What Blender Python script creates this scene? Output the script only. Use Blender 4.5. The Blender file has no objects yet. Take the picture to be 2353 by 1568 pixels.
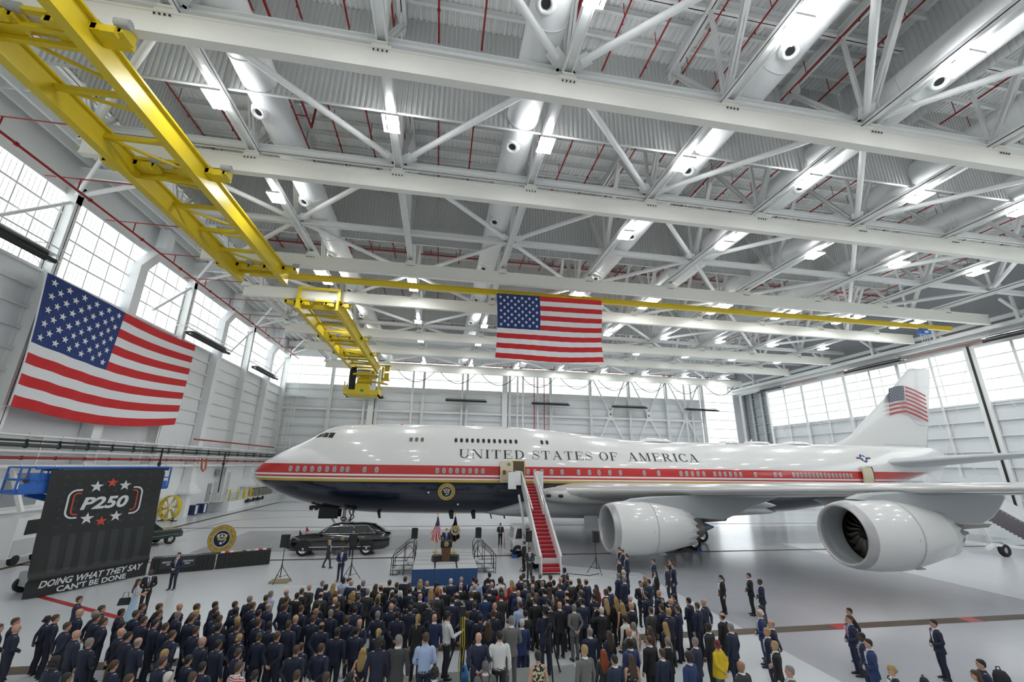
import bpy, bmesh, math, random
from mathutils import Vector, Matrix, Quaternion, kdtree
random.seed(7)
PI = math.pi
C = bpy.context.scene.collection
sc = bpy.context.scene

# ---------------------------------------------------------------- camera, world, exposure
CAM_H = 6.7
def camera_axes(yaw, pitch, roll):
    cy, sy, cp, sp, cr, sr = math.cos(yaw), math.sin(yaw), math.cos(pitch), math.sin(pitch), math.cos(roll), math.sin(roll)
    fwd = Vector((sy, cy, 0)); right = Vector((cy, -sy, 0)); up = Vector((0, 0, 1))
    f = fwd * cp + up * sp; u = -fwd * sp + up * cp
    return right * cr + u * sr, -right * sr + u * cr, f
cam_data = bpy.data.cameras.new('camera')
cam = bpy.data.objects.new('camera', cam_data); C.objects.link(cam)
r_, u_, f_ = camera_axes(0.165, 0.2891, 0.0148)
m_ = Matrix.Identity(4)
for i_ in range(3):
    m_[i_][0], m_[i_][1], m_[i_][2] = r_[i_], u_[i_], -f_[i_]
m_.translation = Vector((0, 0, CAM_H))
cam.matrix_world = m_
cam_data.sensor_fit = 'HORIZONTAL'; cam_data.sensor_width = 36.0
cam_data.lens = 36.0 * 960.9 / 2353.0
cam_data.clip_start = 0.1; cam_data.clip_end = 600
sc.camera = cam

world = bpy.data.worlds.new('overcast_sky'); sc.world = world; world.use_nodes = True
wn = world.node_tree.nodes; wl = world.node_tree.links
bg = wn['Background']
sky = wn.new('ShaderNodeTexSky'); sky.sky_type = 'HOSEK_WILKIE'; sky.turbidity = 8.0; sky.ground_albedo = 0.6
sky.sun_direction = (0.2, -0.5, 0.85)
mix = wn.new('ShaderNodeMix'); mix.data_type = 'RGBA'; mix.inputs[0].default_value = 0.85
wl.new(sky.outputs[0], mix.inputs[6]); mix.inputs[7].default_value = (0.95, 0.98, 1.0, 1)
wl.new(mix.outputs[2], bg.inputs[0]); bg.inputs[1].default_value = 0.55

sc.view_settings.view_transform = 'Standard'; sc.view_settings.look = 'None'
sc.view_settings.gamma = 1.0; sc.view_settings.exposure = 0.06; sc.view_settings.use_curve_mapping = False
cy_ = sc.cycles
cy_.use_denoising = True; cy_.max_bounces = 8; cy_.diffuse_bounces = 5; cy_.glossy_bounces = 3
cy_.transmission_bounces = 4; cy_.transparent_max_bounces = 6; cy_.caustics_reflective = False; cy_.caustics_refractive = False
cy_.sample_clamp_indirect = 4.0

# ---------------------------------------------------------------- materials
MATS = {}
def mat(name, col, rough=0.5, metal=0.0, coat=0.0, var=0.0, vscale=3.0, emit=0.0, bump=0.0, spec=0.5):
    if name in MATS: return MATS[name]
    m = bpy.data.materials.new(name); m.use_nodes = True
    n = m.node_tree.nodes; l = m.node_tree.links; b = n['Principled BSDF']
    c = tuple(col) + (1,)
    b.inputs['Base Color'].default_value = c
    b.inputs['Roughness'].default_value = rough; b.inputs['Metallic'].default_value = metal
    b.inputs['Coat Weight'].default_value = coat; b.inputs['Coat Roughness'].default_value = 0.05
    b.inputs['Specular IOR Level'].default_value = spec
    if var > 0 or bump > 0:
        tc = n.new('ShaderNodeTexCoord'); nz = n.new('ShaderNodeTexNoise'); nz.inputs['Scale'].default_value = vscale; nz.inputs['Detail'].default_value = 3
        l.new(tc.outputs['Object'], nz.inputs['Vector'])
        if var > 0:
            rp = n.new('ShaderNodeMapRange'); rp.inputs[3].default_value = 1 - var; rp.inputs[4].default_value = 1 + var
            l.new(nz.outputs['Fac'], rp.inputs[0])
            mx = n.new('ShaderNodeVectorMath'); mx.operation = 'SCALE'; mx.inputs[0].default_value = col
            l.new(rp.outputs[0], mx.inputs['Scale']); l.new(mx.outputs[0], b.inputs['Base Color'])
        if bump > 0:
            bp = n.new('ShaderNodeBump'); bp.inputs['Strength'].default_value = bump; bp.inputs['Distance'].default_value = 0.02
            l.new(nz.outputs['Fac'], bp.inputs['Height']); l.new(bp.outputs[0], b.inputs['Normal'])
    if emit > 0:
        b.inputs['Emission Color'].default_value = c; b.inputs['Emission Strength'].default_value = emit
    MATS[name] = m
    return m

M_STEEL = mat('white_painted_steel', (0.86, 0.88, 0.87), 0.45, var=0.03)
M_CREAM = mat('cream_beam_paint', (0.86, 0.86, 0.79), 0.4, var=0.03)
M_DECK = mat('roof_deck_white', (0.86, 0.88, 0.87), 0.55, var=0.03)
M_CURT = mat('corrugated_curtain', (0.66, 0.68, 0.67), 0.55, var=0.02)
M_WALL = mat('wall_panel_white', (0.86, 0.88, 0.89), 0.5, var=0.03, vscale=.6)
M_WALLG = mat('wall_panel_grey', (0.78, 0.81, 0.83), 0.5, var=0.03, vscale=.6)
M_DGREY = mat('dark_panel_grey', (0.30, 0.32, 0.34), 0.6, var=0.04)  # dark grey panels: door pocket wall, door header, indoor window
M_DUCT = mat('white_round_duct', (0.88, 0.90, 0.90), 0.4, var=0.02)
M_YEL = mat('crane_yellow', (0.68, 0.52, 0.02), 0.4, var=0.06)
M_RED = mat('sprinkler_red', (0.30, 0.012, 0.012), 0.45)
M_BLACK = mat('matte_black', (0.012, 0.013, 0.013), 0.5)
M_BLKG = mat('satin_black', (0.012, 0.013, 0.014), 0.3)
M_RUB = mat('tyre_rubber', (0.015, 0.015, 0.015), 0.75, bump=.1, vscale=40)
M_CHROME = mat('chrome', (0.75, 0.76, 0.78), 0.18, 1.0)
M_ALU = mat('brushed_aluminium', (0.60, 0.60, 0.61), 0.35, 1.0, var=.03)
M_GREYP = mat('grey_paint', (0.38, 0.40, 0.41), 0.5, var=.03)
M_LGREY = mat('light_grey_paint', (0.58, 0.60, 0.61), 0.45, var=.03)
M_BLUE = mat('lift_blue', (0.02, 0.12, 0.45), 0.45, var=.05)
M_WHITE = mat('white_gloss', (0.84, 0.85, 0.84), 0.3, coat=.3)
M_FW = mat('flag_white', (0.82, 0.83, 0.85), 0.8, var=.02)
M_FR = mat('flag_red', (0.55, 0.018, 0.022), 0.8, var=.05)
M_FB = mat('flag_blue', (0.016, 0.040, 0.17), 0.8, var=.05)
M_GOLD = mat('gold_paint', (0.55, 0.40, 0.08), 0.4, var=.06)
M_NAVY = mat('seal_navy', (0.008, 0.012, 0.03), 0.4)
M_BROWN = mat('eagle_brown', (0.16, 0.08, 0.02), 0.5)
M_PANE = mat('daylit_translucent_pane', (0.94, 0.98, 1.0), 0.4, emit=1.9)
M_TUBE = mat('lit_lamp_tube', (0.97, 0.98, 1.0), 0.3, emit=58.0)
M_TREN = mat('trench_grating', (0.10, 0.075, 0.05), 0.6, var=.25, vscale=6)
M_WOOD = mat('lectern_wood', (0.10, 0.05, 0.022), 0.4, var=.3, vscale=12)
M_CARP = mat('red_carpet', (0.42, 0.02, 0.03), 0.9, var=.08, vscale=15)
M_SKIRT = mat('stage_skirt_blue', (0.018, 0.06, 0.16), 0.8, var=.08)
M_GLASS = mat('dark_tinted_glass', (0.02, 0.025, 0.025), 0.06, spec=.8)

# ---------------------------------------------------------------- mesh building
def frame(d, up=None):
    d = Vector(d).normalized()
    up = Vector(up) if up else (Vector((0, 0, 1)) if abs(d.z) < 0.95 else Vector((0, 1, 0)))
    s = d.cross(up).normalized(); u = s.cross(d).normalized()
    return d, s, u
class MB:
    def __init__(s): s.v = []; s.f = []; s.m = []; s.sm = []
    def add(s, vs, fs, m=0, smooth=False):
        o = len(s.v); s.v += [tuple(v) for v in vs]
        for f in fs: s.f.append([o + i for i in f]); s.m.append(m); s.sm.append(smooth)
        return s
    def box(s, c, d, m=0, rz=0.0):
        x, y, z = d[0] / 2, d[1] / 2, d[2] / 2; vs = []
        ca, sa = math.cos(rz), math.sin(rz)
        for i in (-1, 1):
            for j in (-1, 1):
                for k in (-1, 1):
                    a, b = i * x, j * y
                    vs.append((c[0] + a * ca - b * sa, c[1] + a * sa + b * ca, c[2] + k * z))
        return s.add(vs, [(0, 1, 3, 2), (4, 6, 7, 5), (0, 4, 5, 1), (2, 3, 7, 6), (0, 2, 6, 4), (1, 5, 7, 3)], m)
    def b2(s, x0, x1, y0, y1, z0, z1, m=0): return s.box(((x0 + x1) / 2, (y0 + y1) / 2, (z0 + z1) / 2), (x1 - x0, y1 - y0, z1 - z0), m)
    def bar(s, p, q, w, h, m=0, up=None):
        p, q = Vector(p), Vector(q); d, a, u = frame(q - p, up)
        vs = [e + a * (i * w / 2) + u * (j * h / 2) for e in (p, q) for i, j in ((-1, -1), (1, -1), (1, 1), (-1, 1))]
        return s.add(vs, [(0, 3, 2, 1), (4, 5, 6, 7), (0, 1, 5, 4), (1, 2, 6, 5), (2, 3, 7, 6), (3, 0, 4, 7)], m)
    def ibeam(s, p, q, depth, w, m=0, t=0.04, up=None):
        p, q = Vector(p), Vector(q); d, a, u = frame(q - p, up)
        s.bar(p, q, t, depth, m, u); o = u * (depth / 2 - t / 2)
        s.bar(p + o, q + o, w, t, m, u); s.bar(p - o, q - o, w, t, m, u); return s
    def tube(s, p, q, r, n=8, m=0, r2=None, cap=True):
        return s.path([p, q], r, n, m, [r, r if r2 is None else r2], cap)
    def path(s, pts, r, n=8, m=0, rs=None, cap=True):
        pts = [Vector(p) for p in pts]; k = len(pts); rs = rs or [r] * k; vs = []; a0 = None
        for i, p in enumerate(pts):
            d = (pts[min(i + 1, k - 1)] - pts[max(i - 1, 0)]).normalized()
            if a0 is None: _, a0, _ = frame(d)
            a = (a0 - d * a0.dot(d)).normalized(); a0 = a; u = d.cross(a)
            for j in range(n):
                t = 2 * PI * j / n; vs.append(p + a * (math.cos(t) * rs[i]) + u * (math.sin(t) * rs[i]))
        fs = [(i * n + j, i * n + (j + 1) % n, (i + 1) * n + (j + 1) % n, (i + 1) * n + j) for i in range(k - 1) for j in range(n)]
        s.add(vs, fs, m, True)
        if cap: s.add(vs[:n], [tuple(reversed(range(n)))], m); s.add(vs[-n:], [tuple(range(n))], m)
        return s
    def loft(s, rings, m=0, cap=True, smooth=True, closed=True):
        n = len(rings[0]); k = len(rings); vs = [v for r in rings for v in r]
        fs = [(i * n + j, i * n + (j + 1) % n, (i + 1) * n + (j + 1) % n, (i + 1) * n + j) for i in range(k - 1) for j in range(n if closed else n - 1)]
        s.add(vs, fs, m, smooth)
        if cap: s.add(rings[0], [tuple(reversed(range(n)))], m); s.add(rings[-1], [tuple(range(n))], m)
        return s
    def lathe(s, prof, o, ax, n=24, m=0, cap=False):
        d, a, u = frame(ax); o = Vector(o)
        rings = [[o + d * x + (a * math.cos(2 * PI * j / n) + u * math.sin(2 * PI * j / n)) * r for j in range(n)] for x, r in prof]
        return s.loft(rings, m, cap)
    def prism(s, poly, fn, t0, t1, m=0):
        a = [fn(x, y, t0) for x, y in poly]; b = [fn(x, y, t1) for x, y in poly]; n = len(poly)
        return s.add(a + b, [tuple(reversed(range(n))), tuple(range(n, 2 * n))] + [(i, (i + 1) % n, n + (i + 1) % n, n + i) for i in range(n)], m)
    def sphere(s, c, r, n=12, k=8, m=0):
        r = r if isinstance(r, (tuple, list)) else (r, r, r)
        rings = [[(c[0] + r[0] * math.sin(PI * i / k) * math.cos(2 * PI * j / n), c[1] + r[1] * math.sin(PI * i / k) * math.sin(2 * PI * j / n), c[2] - r[2] * math.cos(PI * i / k)) for j in range(n)] for i in range(k + 1)]
        rings[0] = [(c[0], c[1], c[2] - r[2])] * n; rings[-1] = [(c[0], c[1], c[2] + r[2])] * n
        return s.loft(rings, m, False)
    def mesh(s, name, mats, off=(0, 0, 0)):
        me = bpy.data.meshes.new(name)
        me.from_pydata([(v[0] - off[0], v[1] - off[1], v[2] - off[2]) for v in s.v], [], s.f)
        for mm in mats: me.materials.append(mm)
        me.polygons.foreach_set('material_index', s.m); me.polygons.foreach_set('use_smooth', s.sm)
        me.update(); return me

WORLD = {}
def props(o, label=None, cat=None, group=None, kind=None):
    if label: o['label'] = label
    if cat: o['category'] = cat
    if group: o['group'] = group
    if kind: o['kind'] = kind
    return o
def thing(name, label, cat, loc=(0, 0, 0), rz=0.0, group=None, world=False, kind=None):
    o = bpy.data.objects.new(name, None); C.objects.link(o); o.empty_display_size = 0.2
    o.location = loc; o.rotation_euler = (0, 0, rz); WORLD[o.name] = Vector(loc) if world else Vector((0, 0, 0))
    return props(o, label, cat, group, kind)
def obj(name, mb, mats, parent=None, label=None, cat=None, group=None, kind=None):
    """one mesh object: a child in its root's space, or a top-level object with its origin at its base"""
    mats = mats if isinstance(mats, (list, tuple)) else [mats]
    if parent is not None:
        off = WORLD[parent.name]
    else:
        xs = [v[0] for v in mb.v]; ys = [v[1] for v in mb.v]; zs = [v[2] for v in mb.v]
        off = Vector(((min(xs) + max(xs)) / 2, (min(ys) + max(ys)) / 2, min(zs)))
    o = bpy.data.objects.new(name, mb.mesh(name, mats, off)); C.objects.link(o)
    WORLD[o.name] = off
    if parent is not None: o.parent = parent
    else: o.location = off
    return props(o, label, cat, group, kind)
def copy_tree(o, parent=None):
    c = o.copy(); C.objects.link(c); c.parent = parent; WORLD[c.name] = WORLD.get(o.name, Vector())
    for ch in list(o.children): copy_tree(ch, c)
    return c
def struct(name, mb, mats, parent=None, label=None): return obj(name, mb, mats, parent, label, None, None, None if parent else 'structure')
ORD = ['first', 'second', 'third', 'fourth', 'fifth', 'sixth', 'seventh', 'eighth', 'ninth', 'tenth', 'eleventh', 'twelfth', 'thirteenth', 'fourteenth', 'fifteenth', 'sixteenth', 'seventeenth', 'eighteenth', 'nineteenth', 'twentieth'] + ['twenty-' + w for w in ('first', 'second', 'third', 'fourth', 'fifth', 'sixth', 'seventh', 'eighth', 'ninth')] + ['thirtieth'] + ['thirty-' + w for w in ('first', 'second', 'third', 'fourth', 'fifth')]

# text: glyph outlines as flat polygons
_TXT = {}
def text2d(s, bold=0.0, shear=0.0):
    k = (s, bold, shear)
    if k not in _TXT:
        cu = bpy.data.curves.new('lettering_source', 'FONT'); cu.body = s; cu.size = 1.0; cu.offset = bold; cu.shear = shear; cu.resolution_u = 3
        o = bpy.data.objects.new('lettering_source', cu); C.objects.link(o)
        me = bpy.data.meshes.new_from_object(o.evaluated_get(bpy.context.evaluated_depsgraph_get()))
        _TXT[k] = ([(v.co.x, v.co.y) for v in me.vertices], [tuple(p.vertices) for p in me.polygons])
        bpy.data.objects.remove(o); bpy.data.curves.remove(cu); bpy.data.meshes.remove(me)
    return _TXT[k]
def put_text(mb, s, fn, x0, x1, y0, y1, m=0, bold=0.0, shear=0.0):
    """fit the text's box to x0..x1, y0..y1 and map through fn(x, y)"""
    vs, fs = text2d(s, bold, shear)
    if not vs: return
    ax, bx = min(v[0] for v in vs), max(v[0] for v in vs); ay, by = min(v[1] for v in vs), max(v[1] for v in vs)
    mb.add([fn(x0 + (x - ax) / (bx - ax) * (x1 - x0), y0 + (y - ay) / (by - ay) * (y1 - y0)) for x, y in vs], fs, m)
def star(cx, cy, r, rot=PI / 2):
    return [(cx + (r if i % 2 == 0 else r * .40) * math.cos(rot + i * PI / 5), cy + (r if i % 2 == 0 else r * .40) * math.sin(rot + i * PI / 5)) for i in range(10)]

def us_flag(mb, P, nu=60, nsub=3, star_off=0.012, r=0.0165 * 1.9, mw=0, mr=1, mb_=2, canton=0.4):
    """P(u, v, off): u from hoist 0..1, v from top 0..1; stripes, canton and stars as faces"""
    nv = 13 * nsub; vs = [P(i / nu, j / nv, 0) for j in range(nv + 1) for i in range(nu + 1)]
    o = len(mb.v); mb.v += [tuple(v) for v in vs]; ic = round(nu * canton)
    for j in range(nv):
        st = j // nsub
        for i in range(nu):
            mb.f.append([o + j * (nu + 1) + i, o + (j + 1) * (nu + 1) + i, o + (j + 1) * (nu + 1) + i + 1, o + j * (nu + 1) + i + 1])
            mb.m.append(mb_ if (st < 7 and i < ic) else (mr if st % 2 == 0 else mw)); mb.sm.append(True)
    asp = 1.9
    for row in range(9):
        n = 6 if row % 2 == 0 else 5
        for c in range(n):
            cu = canton * ((c + .5 if n == 6 else c + 1) / 6); cv = 7 / 13 * (row + 1) / 10
            pts = star(0, 0, 0.031)
            mb.add([P(cu + x / asp, cv - y, star_off) for x, y in pts] + [P(cu, cv, star_off)], [(10, i, (i + 1) % 10) for i in range(10)], mw)

def seal(parent, O, R_, U_, rad, th=0.02):
    """round presidential-style seal: gold ring with lettering, dark field, eagle with shield"""
    O, R_, U_ = Vector(O), Vector(R_).normalized(), Vector(U_).normalized(); N = R_.cross(U_)
    fn = lambda x, y, z=0.0: O + R_ * (x * rad) + U_ * (y * rad) + N * z
    def disc(mb, r0, r1, z, m, n=48):
        for i in range(n):
            a, b = 2 * PI * i / n, 2 * PI * (i + 1) / n
            mb.add([fn(r0 * math.cos(a), r0 * math.sin(a), z), fn(r1 * math.cos(a), r1 * math.sin(a), z), fn(r1 * math.cos(b), r1 * math.sin(b), z), fn(r0 * math.cos(b), r0 * math.sin(b), z)], [(0, 1, 2, 3)], m)
    k = max(.004, rad * .008)
    mb = MB(); n = 48
    mb.prism([(math.cos(2 * PI * i / n), math.sin(2 * PI * i / n)) for i in range(n)], lambda x, y, z: fn(x, y, z), -th, k, 0)
    disc(mb, 0.0, .66, 2 * k, 1); disc(mb, .58, .63, 3 * k, 2); disc(mb, .97, 1.0, 2 * k, 3)
    s_ = obj('seal', mb, [M_GOLD, M_NAVY, M_FW, M_BROWN], parent)
    mb = MB(); txt = 'SEAL OF THE PRESIDENT OF THE UNITED STATES'; tot = len(txt) + 1
    for i, ch in enumerate(txt):
        if ch == ' ': continue
        a = -PI / 2 - 2 * PI * (i + 1) / tot
        vs, fs = text2d(ch, .02); w = max(v[0] for v in vs)
        mb.add([fn(math.cos(a) * (.73 + v[1] * .19) + math.sin(a) * (v[0] - w / 2) * .15, math.sin(a) * (.73 + v[1] * .19) - math.cos(a) * (v[0] - w / 2) * .15, 3 * k) for v in vs], fs, 0)
    obj('lettering', mb, [M_BROWN], s_)
    mb = MB()
    def poly(p, m, z=4): mb.add([fn(x, y, z * k) for x, y in p], [tuple(range(len(p)))], m)
    for sg in (-1, 1):
        w = [(.04, .10), (.16, .22), (.30, .34), (.40, .30), (.34, .10), (.24, -.08), (.12, -.12), (.05, -.05)]
        poly([(sg * x, y) for x, y in (w if sg > 0 else w[::-1])], 0)
    arc = [(.34 * math.cos(t), .12 + .28 * math.sin(t)) for t in [PI * i / 10 for i in range(11)]]
    poly(arc + [(.28 * math.cos(t), .12 + .22 * math.sin(t)) for t in [PI * (10 - i) / 10 for i in range(11)]], 2, 4.5)
    poly([(-.06, .12), (-.07, .24), (0, .29), (.07, .24), (.06, .12)], 2, 5)
    poly([(-.12, .12), (.12, .12), (.12, -.08), (0, -.24), (-.12, -.08)], 3, 5)
    for i in range(3): poly([(-.09 + i * .08, .03), (-.05 + i * .08, .03), (-.05 + i * .08, -.12), (-.09 + i * .08, -.12)], 2, 6)
    poly([(-.05, -.22), (.05, -.22), (.10, -.36), (0, -.40), (-.10, -.36)], 2, 5)
    poly([(.12, -.28), (.16, -.32), (.36, -.05), (.32, -.02)], 2, 4.5)
    poly([(-.12, -.30), (-.18, -.30), (-.34, -.06), (-.28, -.04)], 4, 4.5)
    obj('eagle', mb, [M_GOLD, M_NAVY, M_FW, M_FB, mat('olive_green', (.06, .12, .02), .6)], s_)
    return s_
# ---------------------------------------------------------------- hangar shell
XL, XR, YB, Y0 = -31.5, 69.6, 88.6, -6.0
ZR = 33.9                                            # roof deck underside
TX = [-12.85 + 9.05 * i for i in range(-1, 9)]       # roof truss lines
NY = [7.3 + 8.7 * i for i in range(10)]              # panel points along each truss
RB = [15.8, 24.65, 38.0, 46.6, 59.9, 68.9, 82.0]     # crane runway beams

def floor_material():
    m = bpy.data.materials.new('white_epoxy_floor'); m.use_nodes = True
    n = m.node_tree.nodes; l = m.node_tree.links; b = n['Principled BSDF']
    tc = n.new('ShaderNodeTexCoord'); nz = n.new('ShaderNodeTexNoise'); nz.inputs['Scale'].default_value = 0.12; nz.inputs['Detail'].default_value = 4
    l.new(tc.outputs['Object'], nz.inputs[0])
    rp = n.new('ShaderNodeValToRGB'); rp.color_ramp.elements[0].position = .3; rp.color_ramp.elements[0].color = (.66, .70, .73, 1)
    rp.color_ramp.elements[1].position = .75; rp.color_ramp.elements[1].color = (.74, .77, .79, 1)
    l.new(nz.outputs['Fac'], rp.inputs[0]); l.new(rp.outputs[0], b.inputs['Base Color'])
    b.inputs['Roughness'].default_value = .22; b.inputs['Specular IOR Level'].default_value = .6
    n2 = n.new('ShaderNodeTexNoise'); n2.inputs['Scale'].default_value = 1.5; l.new(tc.outputs['Object'], n2.inputs[0])
    bp = n.new('ShaderNodeBump'); bp.inputs['Strength'].default_value = .05; bp.inputs['Distance'].default_value = .02
    l.new(n2.outputs['Fac'], bp.inputs['Height']); l.new(bp.outputs[0], b.inputs['Normal'])
    return m
M_FLOOR = floor_material()
M_FGREY = mat('grey_epoxy_zone', (0.44, 0.45, 0.48), 0.2, var=.07, vscale=.5, spec=.6)
mb = MB(); mb.b2(XL - 1, XR + 3, Y0, YB + 1, -0.4, 0)
struct('floor', mb, M_FLOOR)
mb = MB()
mb.b2(-18.1, 60, 38.4, 49.4, 0, 0.004)
mb.add([(8.6, 38.4, .004), (9.2, 31.6, .004), (13.6, 29.0, .004), (13.6, Y0, .004), (32.3, Y0, .004), (32.3, 38.4, .004)], [(0, 1, 2, 3, 4, 5)])
mb.add([(8.6, 49.4, .004), (13.6, 58.0, .004), (13.6, YB - 6, .004), (32.3, YB - 6, .004), (32.3, 49.4, .004)], [(4, 3, 2, 1, 0)])
struct('trim_1', mb, M_FGREY, label='grey painted airplane parking zone on the white floor')
def strip(name, pts, w, m, label, z=.006):
    mb = MB()
    for p, q in zip(pts[:-1], pts[1:]):
        d = Vector((q[0] - p[0], q[1] - p[1], 0)).normalized(); a = Vector((-d.y, d.x, 0)) * (w / 2)
        mb.add([(p[0] + a.x, p[1] + a.y, z), (p[0] - a.x, p[1] - a.y, z), (q[0] - a.x, q[1] - a.y, z), (q[0] + a.x, q[1] + a.y, z)], [(0, 1, 2, 3)])
    return struct(name, mb, m, label=label)
M_LINE = mat('floor_joint_brown', (.10, .06, .045), .6)
strip('trim_2', [(-26.6, Y0), (-26.6, 83)], .55, M_TREN, 'brown drain grating along the left wall')
strip('trim_3', [(-31, 18.75), (66, 18.75)], .62, M_TREN, 'brown drain grating across the front of the floor')
strip('trim_4', [(-26.6, 35.3), (66, 35.3)], .40, M_TREN, 'brown drain grating under the parked airplane')
strip('trim_5', [(-26.6, 51.8), (66, 51.8)], .32, M_LINE, 'thin brown floor joint behind the airplane')
strip('trim_6', [(-26.6, 68.7), (66, 68.7)], .32, M_LINE, 'second thin brown floor joint behind the airplane')
strip('trim_7', [(-26.6, 83), (66, 83)], .32, M_LINE, 'thin brown floor joint near the back wall')
strip('trim_8', [(-19.4, 27.6), (-13.0, 23.5), (-9, 20.9)], .28, mat('red_floor_paint', (.45, .03, .03), .4), 'red line painted on the floor by the banner', .008)
strip('trim_9', [(-24.5, 41.5), (-23.3, 57.9), (-19.2, 60.7), (-5, 63)], .12, mat('faded_red_paint', (.35, .12, .12), .5), 'thin red line painted on the floor by the left wall', .008)
strip('trim_10', [(-8, 28.1), (13.0, 28.1)], .07, mat('white_floor_tape', (.85, .86, .86), .4), 'thin white tape line in front of the stage', .008)
mb = MB()
for x in (17.8, 24.9): mb.b2(x, x + .8, 18.44, 19.06, .006, .012)
struct('trim_11', mb, mat('red_floor_paint', (.45, .03, .03), .4), label='red squares on the floor grating')

# left wall ----------------------------------------------------------------
def win_wall(idx, fn, u0, u1, z0, z1, rows, cols, label, fr=.12):
    """translucent window band on a plane: fn(u, z, out)"""
    mb = MB(); mb.add([fn(u0, z0, 0), fn(u1, z0, 0), fn(u1, z1, 0), fn(u0, z1, 0)], [(0, 1, 2, 3)])
    pane = struct('window_%d' % idx, mb, M_PANE, label=label)
    mb = MB()
    for i in range(rows + 1):
        z = z0 + (z1 - z0) * i / rows; w = fr * (1.6 if i in (0, rows) else 1.2)
        mb.bar(fn(u0, z, .08), fn(u1, z, .08), .16, w)
    for j in range(cols + 1):
        u = u0 + (u1 - u0) * j / cols; w = .055
        mb.bar(fn(u, z0, .06), fn(u, z1, .06), w, .1)
    f = obj('window_frame', mb, M_STEEL, pane)
    mb = MB(); nn = cols * 5
    for j in range(nn + 1): u = u0 + (u1 - u0) * j / nn; mb.bar(fn(u, z0, .02), fn(u, z1, .02), .018, .03)
    for i in range(rows * 4 + 1): z = z0 + (z1 - z0) * i / rows / 4; mb.bar(fn(u0, z, .02), fn(u1, z, .02), .03, .018)
    obj('glazing_bars', mb, M_LGREY, pane)
    return pane
fl = lambda u, z, o: (XL + o, u, z)
fb = lambda u, z, o: (u, YB - o, z)
fr_ = lambda u, z, o: (69.2 - o, u, z)
LCOL = [0.3, 17.9, 35.5, 53.1, 70.7, 88.0]; LDUC = [44.3, 61.9, 79.5]
mb = MB()
mb.b2(XL - .5, XL, Y0, YB, 0, 20.8); mb.b2(XL - .5, XL, Y0, YB, 27.6, 31.5)
for z in [2.4 * i for i in range(1, 5)]: mb.bar((XL + .01, Y0, z), (XL + .01, YB, z), .03, .05)
struct('wall_left', mb, M_WALL)
for i, (a, b) in enumerate(zip([Y0] + LCOL[1:-1], LCOL[1:])):
    win_wall(i + 1, fl, a, b, 20.8, 27.6, 4, 9 if i else 12, 'daylit left wall window bay %s from the camera' % ORD[i])
mb = MB()
for z in [11.3 + 1.62 * i for i in range(6)]:
    mb.bar((XL + .12, Y0, z), (XL + .12, YB, z), .24, .07); mb.bar((XL + .22, Y0, z - .1), (XL + .22, YB, z - .1), .04, .2)
mb.bar((XL + .15, Y0, 20.7), (XL + .15, YB, 20.7), .3, .16)
mb.bar((XL + .25, Y0, 7.0), (XL + .25, YB, 7.0), .3, .3)
struct('trim_12', mb, M_STEEL, label='horizontal girts on the left wall')
for i, y in enumerate(LCOL):
    mb = MB(); mb.ibeam((XL + .5, y, 0), (XL + .5, y, 28.4), 1.0, .55, 0, .06, (1, 0, 0))
    mb.b2(XL, XL + 1.0, y - .3, y + .3, 26.8, 28.6)
    mb.tube((XL + .6, y, 27.4), (XL + 4.5, y - 3.2, 30.6), .16); mb.tube((XL + .6, y, 27.0), (XL + .6, y - 5.5, 22.0), .14)
    mb.tube((XL + .6, y, 27.6), (-22.2, y, 31.0), .2)
    struct('wall_column', mb, M_STEEL, label='tall white steel column on the left wall, %s from the camera' % ORD[i])
for i, y in enumerate(LDUC):
    mb = MB(); x = XL + .55
    sec = lambda cx, cy, z, w, d: [(cx - d, cy - w, z), (cx + d, cy - w, z), (cx + d, cy + w, z), (cx - d, cy + w, z)]
    mb.loft([sec(x + .6, y + 1.7, 30.5, .55, .5), sec(x + .6, y + 1.7, 28.3, .55, .5), sec(x, y, 25.4, .55, .5), sec(x, y, 3.6, .55, .5)], 0, True, False)
    mb.loft([sec(x, y, 4.0, .55, .5), sec(x + .2, y, 3.0, 1.25, .8), sec(x + .2, y, 2.7, 1.25, .8)], 0, True, False)
    mb.b2(x - .5, x + .5, y - .5, y + .5, 0, 2.7)
    for z in [5.5 + 2.1 * k for k in range(10)]: mb.b2(x - .53, x + .53, y - .58, y + .58, z, z + .05)
    struct('air_duct', mb, M_WALL, label='square white air duct down the left wall, %s from the camera' % ORD[i])
# lower roof over the left aisle, joists along the wall
mb = MB(); mb.b2(XL - .5, -22.0, Y0, YB, 31.5, 31.8)
struct('ceiling_left', mb, M_DECK)
mb = MB()
for k in range(8):
    x = XL + 1.0 + k * 1.15; mb.ibeam((x, Y0, 30.9), (x, YB, 30.9), 1.0, .18, 0, .03)
for y in LCOL + [9.0, 26.7] + LDUC:
    mb.bar((XL + .3, y + 1, 31.0), (-22.2, y + 1, 31.0), .06, .7)
for y in LCOL: mb.ibeam((XL + .3, y, 29.8), (-21.9, y, 29.8), 1.0, .4, 0, .05)
struct('ceiling_joists', mb, M_STEEL, label='white joists of the low ceiling along the left wall')
mb = MB(); mb.ibeam((-22.3, Y0, 29.6), (-22.3, YB, 29.6), 3.4, .6, 0, .06)
for k in range(44): mb.bar((-22.0, Y0 + 2.2 * k, 28.1), (-22.0, Y0 + 2.2 * k, 31.1), .25, .05, 0, (0, 1, 0))
struct('plate_girder', mb, M_CREAM, label='deep cream plate girder along the left aisle')

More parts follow.
